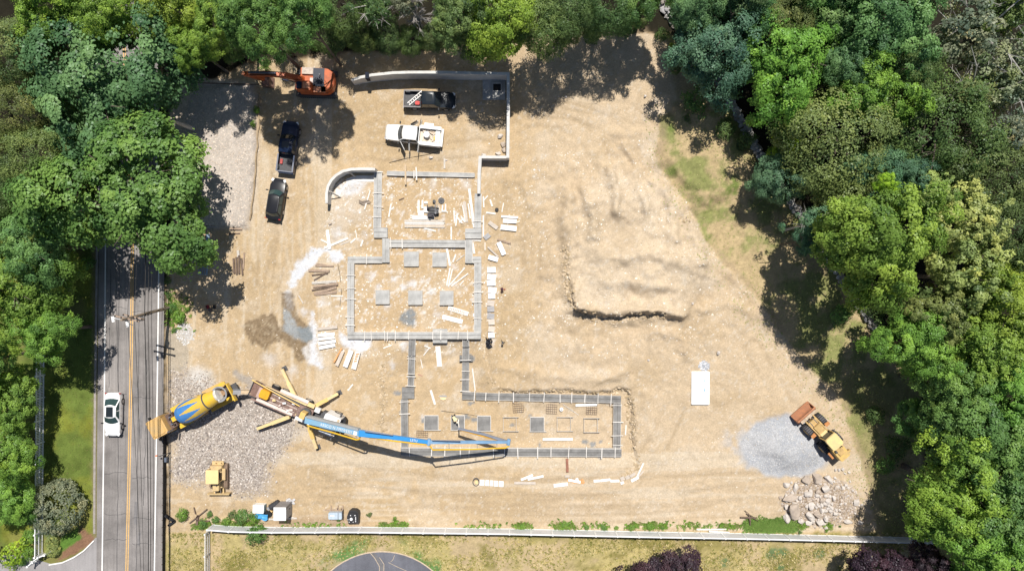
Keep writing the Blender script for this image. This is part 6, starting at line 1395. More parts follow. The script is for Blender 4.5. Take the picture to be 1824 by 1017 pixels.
# form panels set out side by side, each a little tilted
for i, r_ in enumerate([(566, 586, 602, 582, 5, 'q', 8), (567, 597, 597, 594.5, 5.5, 'p', -9), (568, 604, 597, 600.5, 5.5, 'r', -9), (568, 612, 599, 607, 5.5, 'p', -10), (569, 620, 598, 614, 5.8, 'p', -12)]):
    board(*r_[:6], ['tan form panel topping the short row west of the house', 'second form panel of the short row west of the house, grey white', 'middle form panel of the short row west of the house', 'fourth form panel of the short row west of the house', 'lowest form panel of the short row, with dark gap under it'][i], 'form panel', 'formwork_sheet', .07, .12, r_[6], 'form panels in the short row')
for i, r_ in enumerate([(610, 620, 596, 645, 3, 'o', 18), (612, 625, 601, 651, 6.5, 'q', 16), (627, 624, 616, 653, 9, 'p', 14), (639, 626, 631, 657, 9.5, 'r', 14)]):
    board(*r_[:6], ['orange edged form panel, narrowest of the fanned four', 'tan form panel in the fanned row of four', 'pure white form panel in the fanned row of four', 'form panel with orange stripes closing the fanned four'][i], 'form panel', 'formwork_sheet', .07, .18, r_[6], 'form panels in the fanned row')
for k in range(4):
    a = 638 - k * 1.3; yy = 630 + k * 4.2
    board(a - 2.3, yy + .2, a + 3.2, yy - .4, 2.2, 'o', 'orange stripe board nailed on the last fanned panel', 'board', 'stripe_board', .02, .33, 8, 'orange stripe boards')
for i, r_ in enumerate([(893, 386, 923, 388, 4, 'p', 6, 'top white panel of the pile outside the east wall'), (896, 394, 920, 395, 7.5, 'p', -8, 'second white panel of the pile outside the east wall'), (892, 405, 920, 408, 9, 'p', -6, 'widest white panel of the pile outside the east wall'), (871, 396, 886, 407, 7, 'q', 6, 'pale open crate side near the east footing'), (863, 425, 872, 418, 8.5, 'g', 4, 'tilted grey panel at the east footing corner'),
        (886, 427, 910, 434, 3, 'b', 12, 'brown edged board above the long leaning white panel'), (888, 432, 898, 454, 8.5, 'p', -8, 'long white panel leaning below the brown edged board'), (869, 440, 888, 458, 3, 'q', 10, 'brownish narrow panel above the shadowed square one'), (870, 458, 887, 463, 8.5, 'p', -12, 'square white panel casting a black wedge of shade')]):
    board(*r_[:6], r_[7], 'panel', 'formwork_sheet', .06, .10, r_[6], 'loose panels outside the east wall')
yy = 481
for i, (c, t_) in enumerate([('p', 3), ('p', 4), ('p', -5), ('p', 8), ('p', -8), ('q', 3), ('g', 4), ('g', 7), ('q', -12), ('q', -14), ('p', -16)]):
    x0 = 868 + (1.5 if i in (3, 4) else 0) - (.5 if i == 2 else 0) + (2 if i > 7 else 0)
    board(x0, yy, x0 + 15 - (2.5 if i > 3 else 0) - (1.5 if i > 7 else 0), yy + (1.5 if i % 2 else -.5), 10, c, ['first', 'second', 'third', 'fourth', 'fifth', 'sixth, first tan', 'seventh, grey', 'eighth, grey', 'ninth, tan', 'tenth, tan', 'last, white'][i] + ' panel down the line outside the big room', 'form panel', 'formwork_sheet', .06, .10, t_, 'line of form panels outside the big room'); yy += 11.6
# white slabs along the southern edge
xs = [854.5, 864.5, 872.5, 880, 888.5]
for i, (x_, w_) in enumerate(zip(xs, (8.4, 6.6, 6, 7, 8.5))):
    board(x_, 858.5 + i * .55, x_ + w_, 859 + i * .55, 10, 'p', ['white slab next to the coil, first', 'second white slab', 'narrow third white slab', 'fourth white slab', 'fifth white slab, last'][i] + ' of the neat row by the fence', 'slab', 'white_slab', .08, 0, 0, 'row of white slabs')
for i, r_ in enumerate([(928, 854, 949, 845, 4.2, 'p', 'upper white board of the crossed pair in the southern line'), (940, 853, 968, 847, 4, 'p', 'lower white board of the crossed pair in the southern line'), (916, 859, 954, 859.5, 4.5, 'q', 'cream board lying level below the crossed pair'), (986, 864, 1011, 861, 6, 'p', 'white box board right of the cream board'), (1012, 854, 1034, 858, 4.5, 'p', 'white board overlapping the orange tarp'), (1027, 851, 1029, 858, 5, 'p', 'white block on the orange tarp'), (1036, 853, 1040, 860, 4, 'o', 'orange scrap by the white block'), (1006, 847, 1014, 847, 4.2, 'q', 'small tan block below the rust brown beam'),
        (1057, 856, 1068, 855.5, 4.6, 'p', 'first white block in the curved row'), (1069, 855.5, 1087, 853.5, 4.4, 'p', 'second white block in the curved row'), (1087, 856, 1103, 855.5, 4.6, 'p', 'third white block in the curved row'), (1105, 853, 1112, 850, 6.5, 'q', 'first tan block in the curved row'), (1114, 851, 1121, 847.5, 6, 'q', 'second tan block in the curved row'), (1105, 860, 1111, 858, 4.5, 'p', 'small white block below the tan ones'), (1122, 848, 1131, 842, 5, 'q', 'third tan piece near the slanting pole'), (1124, 856, 1137, 849, 5, 'p', 'white block at the foot of the slanting pole')]):
    board(*r_[:6], r_[6], 'block' if 'block' in r_[6] else 'board', 'block' if 'block' in r_[6] else 'board', .1, .01 * (i % 3))
board(1010, 856, 1040, 858, 7, 'o', 'orange tarp scrap under white boards by the southern line', 'tarp', 'tarp', .015)
board(1240, 941.5, 1293, 941, 2.6, 'w', 'long white rail leaning on the fence near the grass patch', 'rail', 'fence_board', .08, .1); board(1262, 944.5, 1298, 946.5, 2.8, 'w', 'second white rail fallen against the fence near the grass patch', 'rail', 'fence_board', .08, .1)
# lettering strokes printed on two panels
def strokes(cx, cy, ang, n, gap, w, h, m, z=.10):
    mb = MB(); x, y = at(cx, cy); zz = zat(x, y)
    for k in range(n): mb.box(((k - (n - 1) / 2) * gap / S, random.uniform(-.02, .02), 0), (w / S, h / S, .004), tr(x, y, zz + z) @ rot('Z', ang))
    return mb
p_ = COL.objects
for nm_, lab_, cxx, cyy, ang, n_, gp, ww, hh, m_ in (('p', 'white form panel with red lettering in the big room', 814, 553, -17, 9, 3.2, 1.6, 4.4, mat('red_stamp', (.72, .38, .33), .8)), ('r', 'tan lettered form panel lying in the corridor', 780.5, 636, -86, 9, 3.6, 1.1, 6.5, mat('orange_stamp', (.68, .47, .32), .8))):
    host = [o for o in COL.objects if o.get('label') == lab_][0]
    o = strokes(cxx, cyy, ang, n_, gp, ww, hh, m_, .115 if nm_ == 'p' else .10).build('stamped_letters', m_); o.parent = host; o.matrix_parent_inverse = host.matrix_basis.inverted()

# ================================================================== boulders, rubble, stones, pebbles
RCK = [rock_mesh('boulder', mat('pale_boulder', (.56, .51, .465), .9, .2, 1.5, bump=.35, bscale=6), 70 + i, flat=random.uniform(.55, .85), cuts=18) for i in range(5)] + [rock_mesh('boulder', mat('brown_boulder', (.45, .375, .31), .9, .25, 1.5, bump=.35, bscale=6), 80 + i, flat=random.uniform(.5, .8)) for i in range(4)]
BIG = [(1410, 906, 19, 32, 15, 7, 'huge rounded brown boulder, largest in the rubble pile'), (1405, 884, 24, 12, 25, 6, 'flat brown boulder leaning above the largest one'), (1415, 866, 9, 17, -5, 0, 'upright pale oval boulder on the upper rim of the rubble'), (1434, 853, 14, 18, 40, 5, 'brown boulder at the upper rim next to the upright oval one'), (1452, 850, 16, 17, 10, 8, 'big round brown boulder at the top of the rubble under the stone heap'), (1474, 852, 11, 22, 40, 1, 'long slab boulder leaning at the top of the rubble'), (1467, 868, 16, 13, 0, 2, 'flat topped pale boulder in the upper middle of the rubble'),
       (1436, 877, 15, 12, 20, 3, 'squarish pale boulder in the middle left of the rubble'), (1440, 898, 12, 14, 0, 4, 'knobby pale boulder in the rubble middle'), (1469, 889, 12, 11, 30, 0, 'pale split boulder at the rubble centre'), (1400, 862, 13, 9, 0, 1, 'bluish white boulder alone at the upper corner of the rubble'), (1399, 901, 8, 11, -10, 2, 'small pale boulder touching the largest on its outer side'), (1400, 922, 12, 16, 30, 4, 'smooth white boulder at the lower corner of the rubble'), (1425, 926, 14, 10, -20, 0, 'pale boulder under the lower end of the largest one'), (1440, 917, 20, 13, -35, 3, 'long light boulder sloping in the lower rubble'), (1452, 912, 13, 10, -45, 8, 'brownish boulder lying on the long light one'), (1460, 905, 10, 9, 0, 1, 'round pale boulder above the lower middle'), (1439, 930, 14, 9, -10, 4, 'low pale boulder on the fence side of the rubble'), (1459, 928, 14, 12, 0, 2, 'block shaped pale boulder on the fence side of the rubble'), (1468, 921, 10, 12, 15, 0, 'upright pale block in the lower rubble'), (1485, 912, 11, 8, 0, 3, 'small pale boulder in the thinner rubble'), (1480, 883, 8, 11, 20, 1, 'bright boulder in the middle of the thinner rubble'), (1522, 893, 10, 14, -20, 2, 'pale craggy boulder on the outer rim'), (1531, 930, 11, 8, -25, 4, 'bright boulder at the far lower corner of the rubble'), (1508, 927, 16, 9, -15, 0, 'flat boulder near the far lower corner'), (1498, 866, 9, 8, 0, 1, 'white boulder in the short chain on the upper side'), (1505, 863, 8, 7, 0, 3, 'last white boulder of the short chain'), (1489, 865, 8, 7, 0, 2, 'first white boulder of the short chain')]
def boulder(px, py, wx, wy, ang, k, lab, grp, sc_=1.25, hh=1.0, name='boulder'):
    x, y = at(px, py); a = min(wx, wy) / S * hh * 1.5
    o = bpy.data.objects.new(name, RCK[k]); COL.objects.link(o); o.scale = (wx / S * sc_, wy / S * sc_, a); o.rotation_euler = (random.uniform(-.3, .3), random.uniform(-.3, .3), R(ang)); o.location = (x, y, zat(x, y) + a * .18); return tag(o, lab, 'boulder', grp)
for b in BIG: boulder(*b, 'boulders of the rubble pile')
for k in range(80):
    while True:
        px, py = random.gauss(1466, 42), random.gauss(892, 27)
        if math.hypot((px - 1463) / 76, (py - 893) / 50) < 1 and py < 938: break
    s_ = random.uniform(4, 9) * (1 if px < 1480 else .75); hi = 'upper' if py < 880 else 'lower' if py > 908 else 'middle'; sd = 'outer' if px > 1490 else 'inner'
    boulder(px, py, s_, s_ * random.uniform(.6, 1.1), random.uniform(0, 180), random.choice([0, 1, 2, 3, 4, 4, 5, 6]), f'small broken stone among the boulders in the {hi} {sd} part of the rubble', f'small stones in the {hi} {sd} rubble', name='rubble_stone')
for a in ((1488, 836, 5, 6, 10, 0, 'left one of three small white stones above the rubble'), (1494, 836, 5, 6, 10, 1, 'middle one of three small white stones above the rubble'), (1501, 835, 6, 7, 20, 2, 'biggest of three small white stones above the rubble'), (1505, 843, 6, 4, -20, 3, 'flat white stone under the three small ones'), (1512, 841, 6, 4, -30, 4, 'second flat white stone under the three small ones'), (1366, 297, 9, 9, 0, 1, 'bright white boulder at the bend of the stone wall'), (1279, 628, 7, 8, 0, 0, 'lone tan boulder on the bare earth above the white slab cover'), (1149, 172, 6, 6, 0, 1, 'white boulder on the bare earth near the shaded verge'), (1008, 173, 5, 5, 0, 3, 'round white boulder on bare earth under the top trees'), (891, 243, 11, 9, 20, 0, 'bright boulder against the retaining wall'), (896, 258, 8, 12, 10, 5, 'brown boulder below the bright one at the retaining wall'), (898, 268, 8, 8, 0, 6, 'dark boulder near the lower wall corner'), (888, 274, 11, 7, 0, 2, 'pale block at the lower wall corner'), (862, 277, 10, 7, 0, 1, 'pale rock on the small wall end'), (795, 286, 5, 4, 0, 0, 'small pale rock above the strip footing'), (768, 281, 9, 5, 0, 1, 'white rag like stone above the strip footing'), (493, 857, 4, 5, 0, 0, 'white stone by the gravel yard'), (1155, 641, 5, 4, 0, 1, 'white stone on the open middle earth'), (1231, 540, 5, 5, 0, 1, 'white stone south of the earth mound edge'), (589, 399, 6, 5, 0, 5, 'brown stone west of the upper footing'), (797, 275, 0.1, 0.1, 0, 0, 'x')):
    if a[-1] != 'x': boulder(*a, None)
def scatter(name, pts, smin, smax, cols, kind='stuff', flat=.5, seed=1, mshare=None):
    """many little stones joined: nobody could count them"""
    g = np.random.default_rng(seed); n = len(pts); P = np.array(pts)
    base = np.array([(1, 0, 0), (.3, .95, 0), (-.8, .6, 0), (-.8, -.6, 0), (.3, -.95, 0), (0, 0, 1)], float)
    F = np.array([(0, 1, 5), (1, 2, 5), (2, 3, 5), (3, 4, 5), (4, 0, 5)])
    s_ = (g.uniform(0, 1, n) ** 1.8 * (smax - smin) + smin); a = g.uniform(0, 6.28, n); ca, sa = np.cos(a), np.sin(a)
    V = base[None] * (1 + .35 * g.normal(size=(n, 6, 3))) ; V[:, :, 2] = base[None, :, 2] * flat * g.uniform(.6, 1.3, (n, 1)) - .06; V[:, 5, :2] = g.normal(size=(n, 2)) * .25
    V *= s_[:, None, None] * .5
    X = V[:, :, 0] * ca[:, None] - V[:, :, 1] * sa[:, None]; Y = V[:, :, 0] * sa[:, None] + V[:, :, 1] * ca[:, None]
    V = np.stack([X, Y, V[:, :, 2]], 2) + P[:, None]
    FF = (F[None] + (np.arange(n) * 6)[:, None, None]).reshape(-1, 3)
    me = bpy.data.meshes.new(name); me.vertices.add(n * 6); me.vertices.foreach_set('co', V.astype(np.float32).ravel())
    me.loops.add(len(FF) * 3); me.loops.foreach_set('vertex_index', FF.ravel()); me.polygons.add(len(FF)); me.polygons.foreach_set('loop_start', np.arange(len(FF)) * 3); me.polygons.foreach_set('loop_total', np.full(len(FF), 3))
    c = np.array(cols)[g.integers(len(cols), size=n)] * g.uniform(.8, 1.2, (n, 1)); c = np.concatenate([np.clip(c, 0, .85), np.ones((n, 1))], 1)
    at_ = me.attributes.new('soil', 'FLOAT_COLOR', 'POINT'); at_.data.foreach_set('color', np.repeat(c, 6, 0).astype(np.float32).ravel()); me.update(calc_edges=True); me.materials.append(STONE_V)
    o = bpy.data.objects.new(name, me); COL.objects.link(o); o['kind'] = kind; return o
STONE_V = bpy.data.materials.new('loose_stone'); STONE_V.use_nodes = True; nt = STONE_V.node_tree; a_ = nt.nodes.new('ShaderNodeAttribute'); a_.attribute_name = 'soil'
nt.links.new(a_.outputs['Color'], nt.nodes['Principled BSDF'].inputs['Base Color']); nt.nodes['Principled BSDF'].inputs['Roughness'].default_value = .9; nt.nodes['Principled BSDF'].inputs['Specular IOR Level'].default_value = .2
def sample(arr, n, box, thr=.5, dens=None):
    out = []; x0, y0, x1, y1 = box; tries = 0
    while len(out) < n and tries < n * 30:
        tries += 1; px, py = random.uniform(x0, x1), random.uniform(y0, y1); x, y = at(px, py)
        i = min(np.searchsorted(gx, x), nx - 1); j = min(np.searchsorted(gy, y), ny - 1)
        if arr[i, j] < thr: continue
        if dens is not None and random.random() > dens[i, j]: continue
        out.append((x, y, zat(x, y)))
    return out
clus = ss(.42, .66, fbm(GX * .35, GY * .35, 301, 4, .6)) * .9 + .1
scatter('pebbles', sample(bare, 7000, (300, 60, 1560, 940), .6, clus), .04, .17, [(.58, .50, .39), (.52, .43, .32), (.66, .60, .52), (.42, .32, .21), (.46, .37, .26)], seed=2)
scatter('pebbles', sample(bare, 2400, (870, 250, 1330, 640), .6, clus * mm + .08), .05, .25, [(.62, .55, .45), (.55, .46, .35), (.70, .65, .58), (.46, .37, .26)], seed=12)
scatter('splinters', sample(house, 2000, (555, 300, 905, 650), .5, ss(.35, .6, fbm(GX * .6, GY * .6, 305, 3)) * .9 + .1), .05, .26, [(.80, .77, .72), (.74, .70, .64), (.66, .58, .47)], seed=3, flat=.18)
scatter('crushed_stone', sample(yard_w, 16000, (298, 640, 570, 905), .06, yard_w ** 1.3), .06, .25, [(.45, .40, .36), (.29, .25, .22), (.18, .155, .145), (.57, .52, .475), (.38, .32, .27), (.25, .21, .18)], seed=4, flat=.45)
scatter('crushed_stone', sample(pad_w, 5200, (300, 130, 465, 412), .5), .06, .20, [(.56, .47, .39), (.43, .355, .29), (.60, .52, .44)], seed=5)
scatter('stone_chips', sample(ss(1.02, .95, cone), 8000, (1310, 735, 1500, 855), .5), .05, .13, [(.43, .425, .425), (.33, .325, .325), (.52, .515, .51)], seed=6)
scatter('stone_chips', sample(ss(17, 12, np.hypot((PX - 332) * .9, (PY - 592) * .75)), 420, (312, 560, 352, 625), .5), .06, .24, [(.60, .59, .58), (.5, .49, .48), (.42, .41, .40)], seed=7)
scatter('stone_chips', sample(ss(10, 7, np.hypot(PX - 1255, PY - 650)), 300, (1240, 635, 1270, 664), .5), .08, .25, [(.40, .42, .46), (.3, .31, .34), (.6, .6, .62)], seed=8)
scatter('rubble_chips', sample(ss(1.0, .8, np.hypot((PX - 1463) / 76, (PY - 892) / 50)), 3600, (1385, 838, 1545, 945), .5), .06, .32, [(.43, .37, .32), (.36, .29, .23), (.52, .46, .41), (.26, .20, .15)], seed=9, flat=.7)

clod = np.zeros(GX.shape)
for ln in CRACKS[:6]: clod = np.maximum(clod, np.exp(-(ldist(ln, FX, FY) / 6) ** 2) * (.35 if ln[0][0] > 700 and ln[0][0] < 900 else 1))
clod = np.maximum(clod, np.exp(-((sdf(PIT, FX, FY) - 3) / 4) ** 2) * steep_)
scatter('earth_clods', sample(clod * site, 2600, (670, 340, 1300, 850), .12, clod), .08, .40, [(.45, .35, .23), (.52, .42, .30), (.38, .29, .18)], seed=21, flat=.75)
# ================================================================== things left about the yard
WOODP = mat('pole_wood', (.27, .215, .16), .9, .3, 5)
bx, by = at(304, 547); up = empty('utility_pole', (bx, by, 0), 0, 'brown wooden utility pole with crossarms and street lamp arms by the road', 'pole')
tx, ty = at(216, 570, 10.4); tv = Vector((tx - bx, ty - by, 10.4))
P_ = lambda t: tv * t
MB().tube([(0, 0, -.3), tuple(P_(.5)), tuple(P_(1.0))], [.19, .16, .12], 10).build('pole', WOODP, up)
for t_, l in ((.90, 2.6), (.78, 2.2)):
    c = P_(t_); ca = MB().box((c.x, c.y, c.z), (l, .12, .14), rz=0) if False else MB().box((0, 0, 0), (l, .14, .14), Matrix.Translation(c) @ rot('Z', -13)); arm = ca.build('crossarm', LUMB, up)
    for k in (-.45, -.2, .2, .45): MB().lathe([(.05, 0), (.07, .08), (.04, .2)], Matrix.Translation(c) @ rot('Z', -13) @ tr(k * l, 0, .07), 8).build('insulator', BLK, arm)
for k in range(9): c = P_(.45 + k * .06); MB().box((c.x + .1, c.y - .12, c.z), (.16, .2, .22)).build('bracket', DKGREY, up)
c = P_(.66); MB().lathe([(.22, -.45), (.24, -.4), (.24, .4), (.18, .48)], Matrix.Translation(c + Vector((.1, -.38, 0))), 12).build('transformer', GREY, up)
for (a, b, z0, z1) in (((214, 569), (200.5, 565.5), 10.2, 10.6), ((237, 579), (226, 574.5), 8.2, 8.6)):
    A = Vector((*at(*a, z0), z0)) - Vector((bx, by, 0)); B = Vector((*at(*b, z1), z1)) - Vector((bx, by, 0))
    la = MB().tube([A, A.lerp(B, .6) + Vector((0, 0, .15)), B], .045, 6).build('lamp_arm', WHITE_M, up); d = (B - A).normalized()
    MB().box((0, -.18, -.06), (.26, .55, .14), Matrix.Translation(B) @ rot('Z', 10)).build('lamp_head', WHITE_M, la)
WIRE = mat('black_wire', (.008, .008, .009), .6, .1, 3)
def wire(pts, r_, label): o = MB().tube(pts, r_, 5).build('power_line', WIRE); return tag(o, label, 'wire', 'wires along the road')
for k, (t_, off, top, bot, lb) in enumerate(((.80, -.5, (248, -40), (247, 1080), 'black wire nearest the yellow lines'), (.76, .0, (252, -40), (251, 1080), 'second black wire from the yellow lines'), (.60, .2, (259, -40), (258.5, 1080), 'thick middle black wire over the road lane'), (.56, .35, (262, -40), (262, 1080), 'fourth black wire counting from the yellow lines'), (.50, .4, (266, -40), (267, 1080), 'outermost black wire, nearest the white edge line'))):
    c = P_(t_) + Vector((bx + off, by, 0)); z = c.z
    p = []
    for (ex, ey) in (top, bot):
        q = Vector((*at(ex, ey, z), z)); seg = [c.lerp(q, s_ / 10) - Vector((0, 0, .7 * math.sin(math.pi * min(1, s_ / 10 * .62)))) for s_ in range(11)]
        p.append(seg)
    wire(p[0][::-1] + p[1][1:], (.022, .022, .045, .03, .022)[k], lb)
# small road sign or marker at the kerb
mk = empty('marker_post', (*at(304, 806), 0), 0, 'short leaning marker post with orange reflector beside the silt fence', 'post')
MB().tube([(0, 0, -.1), (-.55, -.05, 1.5)], .05, 6).build('post', DKGREY, mk); MB().box((-.95, -.03, 1.35), (.2, .12, .2)).build('reflector', mat('orange_reflector', (.75, .2, .05), .4), mk); MB().tube([(-.55, -.05, 1.45), (-.95, -.03, 1.4)], .03, 5).build('arm', DKGREY, mk); MB().box((-.4, -.7, .3), (.35, .5, .5)).build('utility_box', mat('blue_grey_box', (.11, .13, .17), .5), mk)

# white crate-like trailer, blue tarp, spare wheel, drum and tall white container near the fence
def T(name, px, py, rz, label, cat, z=0): x, y = at(px, py, z); return empty(name, (x, y, zat(x, y)), R(rz), label, cat)
t = T('tall_container', 510.5, 903, 0, 'tall white topped steel container standing in front of the fence', 'container')
MB().box((0, 0, 1.15), (1.35, 1.45, 2.3)).build('body', mat('grey_sheet_steel', (.24, .23, .235), .6, .25, 2), t); MB().box((0, 0, 2.33), (1.37, 1.47, .06)).build('lid', mat('lid_white', (.80, .80, .80), .4, .03), t)
MB().box((.69, -.1, 1.2), (.03, 1.0, 1.8)).build('door', GREY, t); MB().box((.72, .25, 1.2), (.04, .05, .3)).build('door_handle', BLK, t)
for sx in (.5, -.5): MB().box((sx, 0, .05), (.12, 1.5, .12)).build('skid', LUMB, t)
t = T('storage_box', 460.5, 906, -3, 'low white lidded box half covered by a blue tarp beside the fence', 'box', .9)
MB().box((0, 0, .45), (1.15, .85, .9)).build('body', WHITE_M, t); MB().prism(rrect(1.25, .95, .06), .9, .98).build('lid', mat('lid_white', (.8, .8, .8)), t); MB().box((.62, 0, .5), (.04, .8, .7)).build('end_panel', mat('teal_panel', (.28, .38, .42), .6), t)
def crumple(name, w, h, px, py, z, m, label, cat, amp=.12, seed=1, nx_=14, rz=0):
    g = np.random.default_rng(seed); mb = MB(); vs, fs = [], []; ph = g.uniform(0, 6, 6)
    for i in range(nx_ + 1):
        for j in range(nx_ + 1):
            u, v = i / nx_ - .5, j / nx_ - .5; zz = amp * (math.sin(u * 14 + ph[0] + 3 * v) + math.sin(v * 17 + ph[1]) + math.sin((u + v) * 9 + ph[2])) / 2 + g.normal() * amp * .15
            e = 1 + .1 * math.sin(6 * u + ph[3]) + .08 * math.sin(11 * v + ph[4]); vs.append((u * w * e + .06 * math.sin(9 * v), v * h * e + .12 * math.sin(8 * u + ph[5]), z + zz))
    n = nx_ + 1
    for i in range(nx_):
        for j in range(nx_): fs.append((i * n + j, (i + 1) * n + j, (i + 1) * n + j + 1, i * n + j + 1))
    x, y = at(px, py); return tag(mb.add(vs, fs).build(name, m, loc=(x, y, zat(x, y)), smooth=True), label, cat) if not rz else None
crumple('blue_tarp', 1.7, .65, 467, 917.5, .5, mat('tarp_blue', (.10, .38, .68), .45, .12, 3), 'crumpled bright blue tarp lying against the white box', 'tarp', .14, 4)
crumple('sand_bag', .6, .45, 482, 905, .3, mat('tan_sack', (.60, .42, .20), .9, .15, 4), 'small tan sack above the spare wheel', 'sack', .08, 5)
t = T('spare_wheel', 479, 912.5, 0, 'loose spare wheel with white rim beside the blue tarp', 'wheel')
M = rot('X', 18); MB().lathe([(.26, .05), (.42, .08), (.46, .2), (.42, .34), (.26, .34)], M, 20).build('tyre', TYRE, t, smooth=True); MB().lathe([(.05, .30), (.27, .31), (.27, .2), (.05, .2)][::-1], M, 12).build('rim', RIM, t)
t = T('roller_drum', 491, 897, 32, 'black ribbed plastic drum lying on its side near the tall container', 'drum')
MB().lathe([(.30, -.6), (.36, -.55), (.36, -.2), (.39, -.17), (.39, -.12), (.36, -.1), (.36, .3), (.39, .33), (.39, .38), (.36, .4), (.36, .6), (.3, .65)], tr(0, 0, .36) @ rot('Y', 90), 20).build('drum', mat('black_drum', (.045, .045, .05), .55, .2), t, smooth=True); MB().box((-.75, 0, .3), (.35, .4, .25)).build('fitting', GREY, t)
board(478, 924, 530, 921.5, 3, 'f', 'long pale plank under the tall container', 'plank', 'plank', .06); board(518, 922, 524, 921, 3.5, 'w', 'short plank end beside the tall container', 'plank', 'plank', .08)
crumple('grey_sheet', .9, .6, 518, 891, .1, mat('grey_sheet', (.48, .47, .47), .8), 'torn grey plastic sheet behind the tall container', 'sheet', .06, 8)
t = T('wrapped_bundle', 599, 916, 0, 'light blue plastic wrapped bundle strapped on pallet boards', 'bundle'); bw = mat('pale_blue_wrap', (.42, .50, .58), .35, .12, 3)
MB().prism(rrect(1.6, .8, .12), .12, .62, inset=.04).build('wrap', bw, t); MB().box((.35, 0, .64), (.05, .84, .03)).build('strap', DKGREY, t); MB().box((-.3, .05, .66), (.5, .1, .04)).build('fold', WHITE_M, t); MB().box((.83, .1, .35), (.06, 1.0, .7)).build('end_board', DKGREY, t)
for sx in (-.6, .2, .75): MB().box((sx, .25, .06), (.12, 1.6, .1)).build('pallet_board', LUMB, t)
for sx in (.1, .55): MB().tube([(sx, .6, .1), (sx + .1, .75, .5), (sx + .12, .95, .55)], .03, 5).build('rebar_hook', STEEL, t)
board(578, 908, 612, 907.5, 2, 'b', 'thin rusty bar lying above the wrapped bundle', 'bar', 'bar', .05)
t = T('plastic_tank', 630.5, 918, 0, 'black domed plastic tank with white fittings near the fence', 'tank'); bt = mat('tank_black', (.030, .030, .034), .5, .2, 3)
MB().prism([(.72, -.78), (.75, .3), (.68, .62), (.35, .85), (-.2, .88), (-.55, .6), (-.72, .1), (-.72, -.35), (-.58, -.45), (-.58, -.8)], 0, .75, inset=.10).build('body', bt, t); MB().prism(rrect(1.1, 1.2, .3), .751, .92, inset=.1).build('top', bt, t)
MB().lathe([(.07, .92), (.17, .92), (.17, 1.0), (.07, 1.0)], tr(-.12, -.12, 0), 14).build('filler_ring', LAMP, t)
for (fx, fy, sx, sy) in ((.3, .3, .12, .1), (-.2, .3, .09, .1), (.38, -.05, .07, .4), (.38, -.38, .09, .12), (-.5, -.18, .12, .06), (-.35, -.45, .12, .05), (.1, -.45, .12, .05)): MB().box((fx, fy, .93), (sx, sy, .05)).build('fitting', LAMP, t)

# dark fallen signs or stakes by the fence corner
t = T('broken_trestle', 352, 923, 0, 'fallen dark timber trestle near the white fence corner', 'trestle')
for (x0, y0, x1, y1, w_) in ((-.9, -.5, 1.1, 1.1, .12), (-.4, 1.3, -.2, .55, .09), (.05, .4, -.05, -.7, .26), (-.1, -.2, 1.4, -.25, .08)):
    a, b = Vector((x0, y0, .12)), Vector((x1, y1, .3)); d = b - a; MB().box((0, 0, 0), (d.length, w_, .14), Matrix.Translation((a + b) / 2) @ Matrix.Rotation(math.atan2(d.y, d.x), 4, 'Z')).build('timber', LUMB_D, t)
t = T('broken_sawhorse', 1333, 921, 0, 'bare dark uprooted stump with broken limbs at the grass patch', 'stump')
for (x0, y0, x1, y1, r_) in ((-1, .1, .9, .05, .11), (0, .3, .1, -.8, .10), (-.3, .5, .5, .15, .06), (.3, .1, 1.0, -.3, .05), (-.5, .9, .2, .2, .04)): MB().tube([(x0, y0, .25), ((x0 + x1) / 2, (y0 + y1) / 2 + .05, .4), (x1, y1, .25)], [r_, r_, r_ * .5], 6).build('limb', LUMB_D, t)

# the white slab-like cover on the bare earth
t = T('white_cover', 1247, 690.5, -.3, 'large white rectangular cover with small blue and red marks lying on bare earth', 'cover')
wc = MB().prism(rrect(2.06, 3.82, .1), 0.0, .22).build('slab', mat('cover_white', (.82, .82, .82), .5, .02), t)
def spot(x_, y_, w_, h_, m_): MB().prism(rrect(w_, h_, min(w_, h_) * .45), .221, .226, tr(x_, y_, 0)).build('printed_mark', m_, wc)
BM = mat('mark_blue', (.26, .42, .62), .7); RM = mat('mark_red', (.80, .62, .60), .7); GM = mat('mark_grey', (.45, .45, .47), .7)
spot(.48, .85, .18, .2, BM); spot(.47, -.25, .18, .32, BM); spot(.52, -.02, .24, .12, mat('mark_pale_blue', (.55, .66, .78))); spot(.62, 1.4, .28, .22, RM); spot(.0, 1.42, .14, .2, RM); spot(-.72, -1.58, .12, .16, GM); spot(.4, -1.6, .05, .05, GM); spot(.46, -1.2, .06, .07, GM); spot(-.32, -1.65, .1, .1, mat('mark_pale', (.68, .68, .68))); spot(.22, -.3, .015, 2.0, mat('mark_pale', (.68, .68, .68)))

